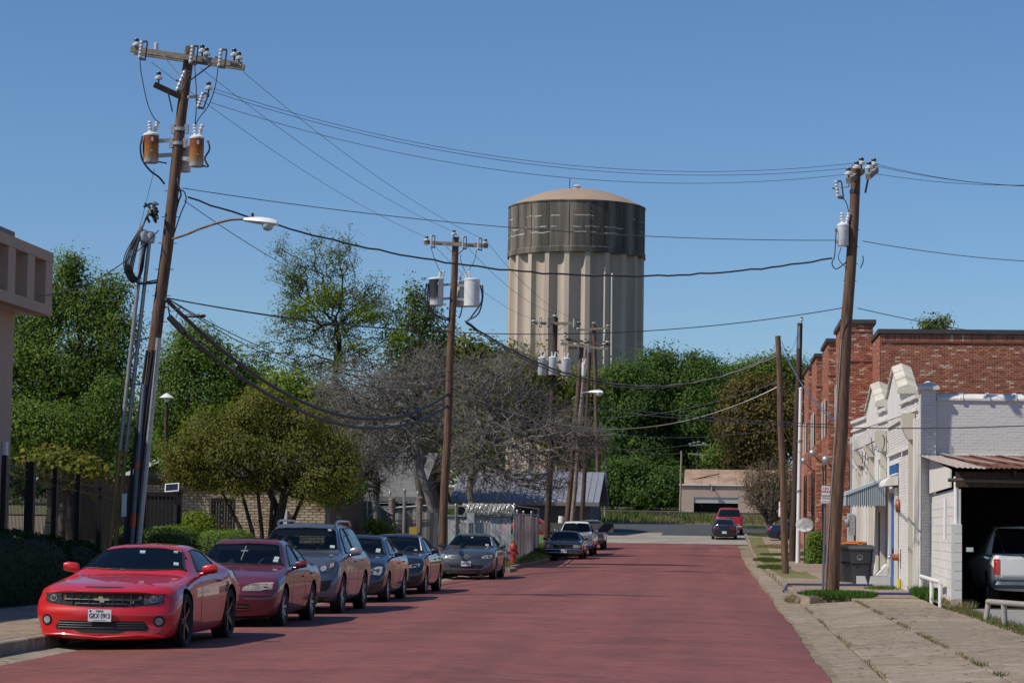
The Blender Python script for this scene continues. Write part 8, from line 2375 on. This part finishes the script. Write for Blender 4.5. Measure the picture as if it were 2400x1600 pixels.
slat_m = [mat('fence_slat', (.40, .41, .42), .6, var=.08, scale=2), mat('fence_slat_b', (.46, .47, .48), .6, var=.08, scale=2), mat('fence_slat_c', (.34, .345, .35), .65, var=.1, scale=2)]
def slats(parent, a, c, z0, z1, w, mats, gap=.25, jig=.02):
    a, c = Vector(a), Vector(c); L = (c - a).length; d = (c - a) / L; n = int(L / w); rz_ = math.atan2(d.y, d.x)
    for k in range(n):
        p = a + d * ((k + .5) * w)
        h = z1 - z0 + random.uniform(-jig, jig)
        b = MB(); b.box((0, 0, 0), (w * (1 - gap), .018, h)); o = b.build('slat', random.choice(mats))
        o.location = (p.x, p.y, z0 + h / 2); o.rotation_euler = (random.uniform(-.01, .01), random.uniform(-.012, .012), rz_); adopt(o, parent)
slats(fc, (at(925, 1250, Yc + .3).x, Yc + .3, .2), (at(1030, 1250, Yc + .3).x, Yc + .3, .2), .2, 2.2, .14, [mat('grey_board', (.17, .15, .13), .9, var=.2, scale=3), mat('brown_board', (.13, .10, .075), .9, var=.2, scale=3), slat_m[2]], .08, .08)
b = MB(); b.box(at(968, 1245, Yc - .2), (.30, .03, .36)); tag(b.build('warning_sign', mat('yellow_sign', (.45, .31, .04), .6, var=.15, scale=8)), 'small worn yellow sign hanging on the chain link fence', 'sign')
en = empty('slat_enclosure', (-11.5, 100, .2), 'slatted chain link enclosure topped with a coil of razor wire', 'fence')
E0, E1, E2 = Vector((at(1040, 1240, 101).x, 101, .25)), Vector((at(1205, 1240, 101).x, 101, .25)), Vector((at(1262, 1215, 128).x, 128, .45))
ztop = at(1100, 1209, 101).z
slats(en, E0, E1, .25, ztop - .02, .13, slat_m, .12)
slats(en, E1, E2, .35, ztop + .1, .19, slat_m, .12)
for (p, zt_) in ((E0, ztop + .25), (E0.lerp(E1, .17), ztop + .45), (E0.lerp(E1, .36), ztop + .45), (E1, ztop + .5), (E1.lerp(E2, .1), ztop + .25), (E1.lerp(E2, .33), ztop + .25), (E1.lerp(E2, .66), ztop + .3), (E2, ztop + .5)):
    b = MB(); b.tube([(p.x, p.y - .06, .2), (p.x, p.y - .06, zt_)], .045, 10); b.lathe([(.06, 0), (.05, .05), (.02, .08)], (p.x, p.y - .06, zt_), 10); part(b, 'post', steel, en, 40)
for (a, c, z) in ((E0, E1, ztop + .42), (E0, E1, ztop), (E1, E2, ztop + .46), (E1, E2, ztop + .12)): b = MB(); b.tube([(a.x, a.y - .05, z), (c.x, c.y - .05, z + (.1 if a is E1 else 0))], .03, 8); part(b, 'top_rail', steel, en, 40)
pts = []
for k in range(1100):
    t = k / 1100; x = E0.x + .9 + (E1.x - E0.x - 1.0) * t + .1 * math.sin(k * .9); a = k * .42
    rr = .23 + .05 * math.sin(k * .37)
    pts.append((x, 101 + rr * math.cos(a) * .8, ztop + .27 + rr * math.sin(a)))
b = MB(); b.tube(pts, .012, 4); o = part(b, 'razor_wire', mat('razor_wire', (.62, .61, .58), .4, metal=.4, var=.1), en); o['kind'] = 'stuff'
b = MB(); b.box(at(1103, 1213, 100.8), (.30, .03, .42)); part(b, 'notice_plate', tank_grey, en)

# ------------------------------------------------------------------ street furniture
def sign(label, base, top, w, h, lines, tilt=0, rz=0., col=None, post_m=None):
    s = empty('parking_sign', base, label, 'sign')
    b = MB(); b.tube([Vector(base) - Vector((0, 0, .1)), top], .032, 8); part(b, 'post', post_m or mat('blue_grey_post', (.13, .145, .19), .5, metal=.3, var=.1), s, 40)
    R = Matrix.Rotation(rz, 3, 'Z') @ Matrix.Rotation(tilt, 3, 'Y')
    c = Vector(top) + R @ Vector((0, -.05, -h * .42))
    rw = mat('sign_red', (.45, .06, .075), .6, var=.08)
    def rr(W_, H_, y):
        k = .03; pts = []
        for sx, sz in ((1, 1), (-1, 1), (-1, -1), (1, -1)):
            for j in range(4):
                a = {(1, 1): 0, (-1, 1): PI / 2, (-1, -1): PI, (1, -1): 3 * PI / 2}[(sx, sz)] + PI / 2 * j / 3
                pts.append(c + R @ Vector((sx * (W_ / 2 - k) + k * math.cos(a), y, sz * (H_ / 2 - k) + k * math.sin(a))))
        return pts
    b = MB(); b.prism(rr(w, h, 0), R @ Vector((0, .006, 0))); part(b, 'sign_plate', white_metal, s)
    b = MB(); b.prism(rr(w * .94, h * .96, -.003), R @ Vector((0, .0025, 0))); part(b, 'sign_border', rw, s)
    b = MB(); b.prism(rr(w * .89, h * .925, -.006), R @ Vector((0, .0025, 0))); part(b, 'sign_face', white_metal, s)
    for (txt, z, size, m, sx) in lines:
        o = lettering(txt, size, m, None, c + R @ Vector((0, -.009, z * h)), R @ TOCAM, 'sign_lettering', sx=sx, bold=.0015); adopt(o, s)
    b = MB(); b.box(c + R @ Vector((0, -.009, -.37 * h)), (w * .6, .003, .012), R=R); b.prism([c + R @ Vector((-w * .36, -.0105, -.37 * h)), c + R @ Vector((-w * .26, -.0105, -.34 * h)), c + R @ Vector((-w * .26, -.0105, -.40 * h))], R @ Vector((0, .003, 0))); b.prism([c + R @ Vector((w * .36, -.0105, -.37 * h)), c + R @ Vector((w * .26, -.0105, -.34 * h)), c + R @ Vector((w * .26, -.0105, -.40 * h))], R @ Vector((0, .003, 0))); part(b, 'sign_arrow', rw, s)
    return s
sr, sgy = mat('sign_red', (.45, .06, .075), .6, var=.08), mat('sign_grey', (.22, .20, .21), .6, var=.08)
LN = [('NO', .33, .10, sr, .95), ('PARKING', .16, .078, sr, .80), ('LOADING', -.06, .066, sgy, .80), ('ZONE', -.20, .066, sgy, .9)]
sb_ = Vector((2.69, 62.3, .14))
sign('white and red no parking loading zone sign beside the tall cracked pole', sb_, at(1936, 1141, 62.2), .235, .46, LN, rad(3))
YS2 = YS + 1.2
s2 = at(1830, 1178, YS2)
sign('small white and red parking sign half hidden behind the short bare pole', Vector((s2.x + .12, YS2, .15)), s2 + Vector((.05, .05, 0)), .22, .56, [('NO', .33, .09, sr, .9), ('PARKING', .16, .07, sr, .75)], rad(2), rad(-35))
# wheelie bins
def bin_(label, x, y, z, rz, emblem, lid_m):
    o = empty('trash_bin', (x, y, z), label, 'trash bin', 'wheeled bins by the white wall', rz)
    grey = mat('bin_plastic', (.030, .034, .038), .5, var=.08, scale=3)
    b = MB(); vs = []; fs = []
    lv = [(0, .245, .27), (.10, .25, .275), (.58, .285, .31), (.60, .31, .335), (.95, .335, .355), (.97, .36, .375), (1.02, .36, .375)]
    for (z_, hx, hy) in lv:
        r_ = .07
        for sx, sy, a0 in ((1, 1, 0), (-1, 1, 90), (-1, -1, 180), (1, -1, 270)):
            for j in range(4):
                a = rad(a0 + 30 * j); vs.append((sx * (hx - r_) + r_ * math.cos(a), sy * (hy - r_) + r_ * math.sin(a), z_ + .03))
    n = 16
    for i in range(len(lv) - 1):
        for k in range(n): fs.append((i * n + k, i * n + (k + 1) % n, (i + 1) * n + (k + 1) % n, (i + 1) * n + k))
    fs += [tuple(range(n - 1, -1, -1)), tuple((len(lv) - 1) * n + k for k in range(n))]
    b.add(vs, fs); b.build('bin_body', grey, o, smooth=35)
    b = MB(); b.box((0, .0, 1.085), (.74, .76, .07), taper=.93); b.box((0, 0, 1.135), (.62, .64, .05), taper=.75); b.build('bin_lid', grey, o)
    if lid_m:
        b = MB(); b.box((-.27, .02, 1.14), (.17, .70, .05)); b.box((.27, .05, 1.14), (.17, .70, .05)); b.build('lid_panel', lid_m, o)
        b = MB(); b.box((0, 0, 1.165), (.56, .60, .03), taper=.8); b.build('lid_crown', lid_m, o)
    b = MB(); b.prism([(-.26, -.325, .60), (-.05, -.325, .60), (-.17, -.315, .50), (-.26, -.305, .58)], (0, .05, 0)); b.build('grip', rubber, o)
    for sx in (-1, 1):
        b = MB(); b.lathe([(.06, -.03), (.13, -.03), (.13, .03), (.06, .03)], (sx * .30, .27, .13), 18, axis='X'); b.build('wheel', rubber, o, smooth=40)
    b = MB(); b.tube([(-.28, .42, 1.02), (.28, .42, 1.02)], .02, 8); b.build('handle', grey, o)
    if emblem:
        e = empty('emblem', (-.04, -.343, .80), parent=o)
        b = MB()
        for k in range(20):
            a0, a1 = 2 * PI * k / 20, 2 * PI * (k + 1) / 20
            b.beam((.075 * math.cos(a0), 0, .075 * math.sin(a0)), (.075 * math.cos(a1), 0, .075 * math.sin(a1)), .004, .014, up=(0, 1, 0))
        b.build('emblem_ring', white_metal, e)
        b = MB(); b.prism([(-.05, 0, .045), (.05, 0, .045), (.034, 0, .005), (.018, 0, .012), (.02, 0, -.045), (-.02, 0, -.045), (-.018, 0, .012), (-.034, 0, .005)], (0, .004, 0)); b.build('emblem_mark', white_metal, e)
    return o
orange = mat('orange_lid', (.62, .16, .03), .5, var=.05)
bin_('dark grey wheeled bin with round white emblem in front of the doorway', 4.18, 70.2, .15, rad(-12), True, None)
bin_('dark wheeled bin with orange lid behind the one with the emblem', 3.86, 71.6, .18, rad(6), False, orange)
bin_('third wheeled bin with orange lid closest to the white wall', 4.12, 73.2, .22, rad(-4), False, orange)
# blue pipes across the pavement
bluep = mat('violet_blue_pipe', (.045, .045, .20), .5, var=.1)
gb = 'blue pipes lying across the pavement'
z_ = .185
pa, pb_ = ground(1846, 1371, .17), ground(2032, 1373, .17)
b = MB(); b.tube([Vector((pa.x - .18, pa.y - 2.4, .06)), pa + Vector((0, 0, .03)), Vector((4.3, pa.y + .2, z_ + .03))], .03, 8); tag(b.build('drain_pipe', bluep, smooth=40), 'bent blue pipe crossing the pavement to the white step', 'pipe', gb)
pa = ground(1867, 1391, .16)
b = MB(); b.tube([pa + Vector((0, 0, .02)), Vector((4.9, pa.y + .3, z_ + .02))], .028, 8); tag(b.build('drain_pipe', bluep, smooth=40), 'straight blue pipe running behind the weeds at the big pole', 'pipe', gb)
# hydrant
hp = Vector((at(1203, 1303, 88.6).x, 88.6, .38))
hy = empty('fire_hydrant', hp, 'small red fire hydrant at the corner of the grass bank', 'fire hydrant')
rp_ = mat('hydrant_red', (.30, .03, .02), .5, var=.15)
b = MB(); b.lathe([(.17, 0), (.17, .05), (.11, .06), (.10, .45), (.14, .47), (.14, .52)], hp, 14); part(b, 'barrel', rp_, hy, 35)
b = MB(); b.lathe([(.14, .52), (.125, .62), (.07, .70), (.03, .72), (.03, .78), (.01, .78)], hp, 14); part(b, 'bonnet', rp_, hy, 35)
for sx in (-1, 1): b = MB(); b.lathe([(.055, .08), (.055, .16), (.075, .16), (.075, .21)], hp + Vector((0, 0, .36)), 10, axis='X', R=Matrix.Rotation(0 if sx > 0 else PI, 3, 'Z')); part(b, 'outlet', rp_, hy, 35)
b = MB(); b.lathe([(.08, -.22), (.08, -.08)], hp + Vector((0, 0, .34)), 12, axis='Y'); part(b, 'pumper_outlet', rp_, hy, 35)
# flood lamps on the brick piers
gf = 'silver flood lamps on the brick piers'
for (px, py, Y, r, l_) in ((1936, 1078, 99.4, .20, 'largest silver flood lamp on the nearest brick pier'), (1905, 1062, 112.4, .20, 'silver flood lamp highest on the second brick pier'), (1884, 1080, 125.8, .19, 'smallest silver flood lamp lowest on the far brick pier')):
    p = at(px, py, Y)
    o = empty('flood_lamp', p, l_, 'flood lamp', gf)
    R = Matrix.Rotation(rad(35), 3, 'X') @ Matrix.Rotation(rad(-25), 3, 'Y')
    b = MB(); b.lathe([(r * .25, r * .95), (r * .6, r * .75), (r * .9, r * .25), (r, -r * .3), (r * .92, -r * .35)], p, 18, R=R); part(b, 'lamp_shade', mat('aluminium', (.50, .51, .53), .35, metal=.7, var=.1), o, 50)
    b = MB(); b.tube([p + Vector((-.02, -.05, .02)), p + Vector((.25, -.05, -.30)), Vector((5.02, Y + .2, p.z - .55))], .022, 8); part(b, 'lamp_arm', steel_dark, o)
# oval dish on a pole, railing, small things by the drive
p = at(1886, 1229, 113)
ds = empty('oval_dish', (p.x, 113, gz(113) + .1), 'white oval dish on a thin pole in front of the deep blue sedan', 'dish')
b = MB(); vs = [(p.x + .42 * math.cos(a), 113 - .06 + .08 * math.cos(a) ** 2, p.z + .33 * math.sin(a)) for a in [2 * PI * k / 24 for k in range(24)]]
b.prism(vs, (0, .03, 0)); part(b, 'reflector', mat('dish_white', (.62, .66, .66), .35, var=.2, scale=6), ds)
b = MB(); b.tube([(p.x, 113.1, gz(113)), (p.x, 113.05, p.z + .1)], .025, 6); b.tube([(p.x, 113, p.z - .15), (p.x - .02, 112.6, p.z - .22)], .015, 6); part(b, 'pole', steel_dark, ds)
rl = empty('iron_railing', (4.4, 86, .15), 'low black iron railing between the bins and the brick building', 'railing')
b = MB(); b.beam((3.95, 92, .95), (5.0, 92, .95), .04, .04); b.beam((3.95, 92, .30), (5.0, 92, .30), .04, .04); part(b, 'rail', black, rl)
for k in range(10): b = MB(); b.bb((3.96 + k * .115, 91.99, .15), (3.98 + k * .115, 92.01, 1.35 if k % 3 == 0 else 1.1)); part(b, 'picket', black, rl)
b = MB(); b.bb((4.0, 91.8, .16), (4.95, 92.3, .42)); tag(b.build('railing_plinth', wp2), 'pale plinth under the low black railing', 'plinth')
b = MB(); b.bb((4.25, 91.0, .16), (4.6, 91.4, .52)); tag(b.build('yellow_crate', MATS['yellow_paint']), 'small yellow box beside the dark bins', 'box')
b = MB(); b.tube([(at(1945, 1300, 88).x, 88, .15), (at(1943, 1226, 88).x, 88, at(1943, 1226, 88).z)], .05, 8); tag(b.build('steel_bollard', white_metal, smooth=40), 'white steel bollard before the brick building', 'bollard')
p = at(1895, 1020, 60)
# a single bird over the trees
p = at(1627, 817, 200)
b = MB(); b.prism([p, p + Vector((-.12, 0, .07)), p + Vector((-.26, 0, .05)), p + Vector((-.1, 0, .02))], (0, .04, 0)); b.prism([p, p + Vector((.1, 0, -.02)), p + Vector((.14, 0, -.2)), p + Vector((.04, 0, -.05))], (0, .04, 0)); b.lathe([(.01, -.14), (.04, -.04), (.03, .08), (.005, .14)], p, 8, axis='Y')
tag(b.build('bird', black), 'dark bird gliding above the green trees', 'bird')
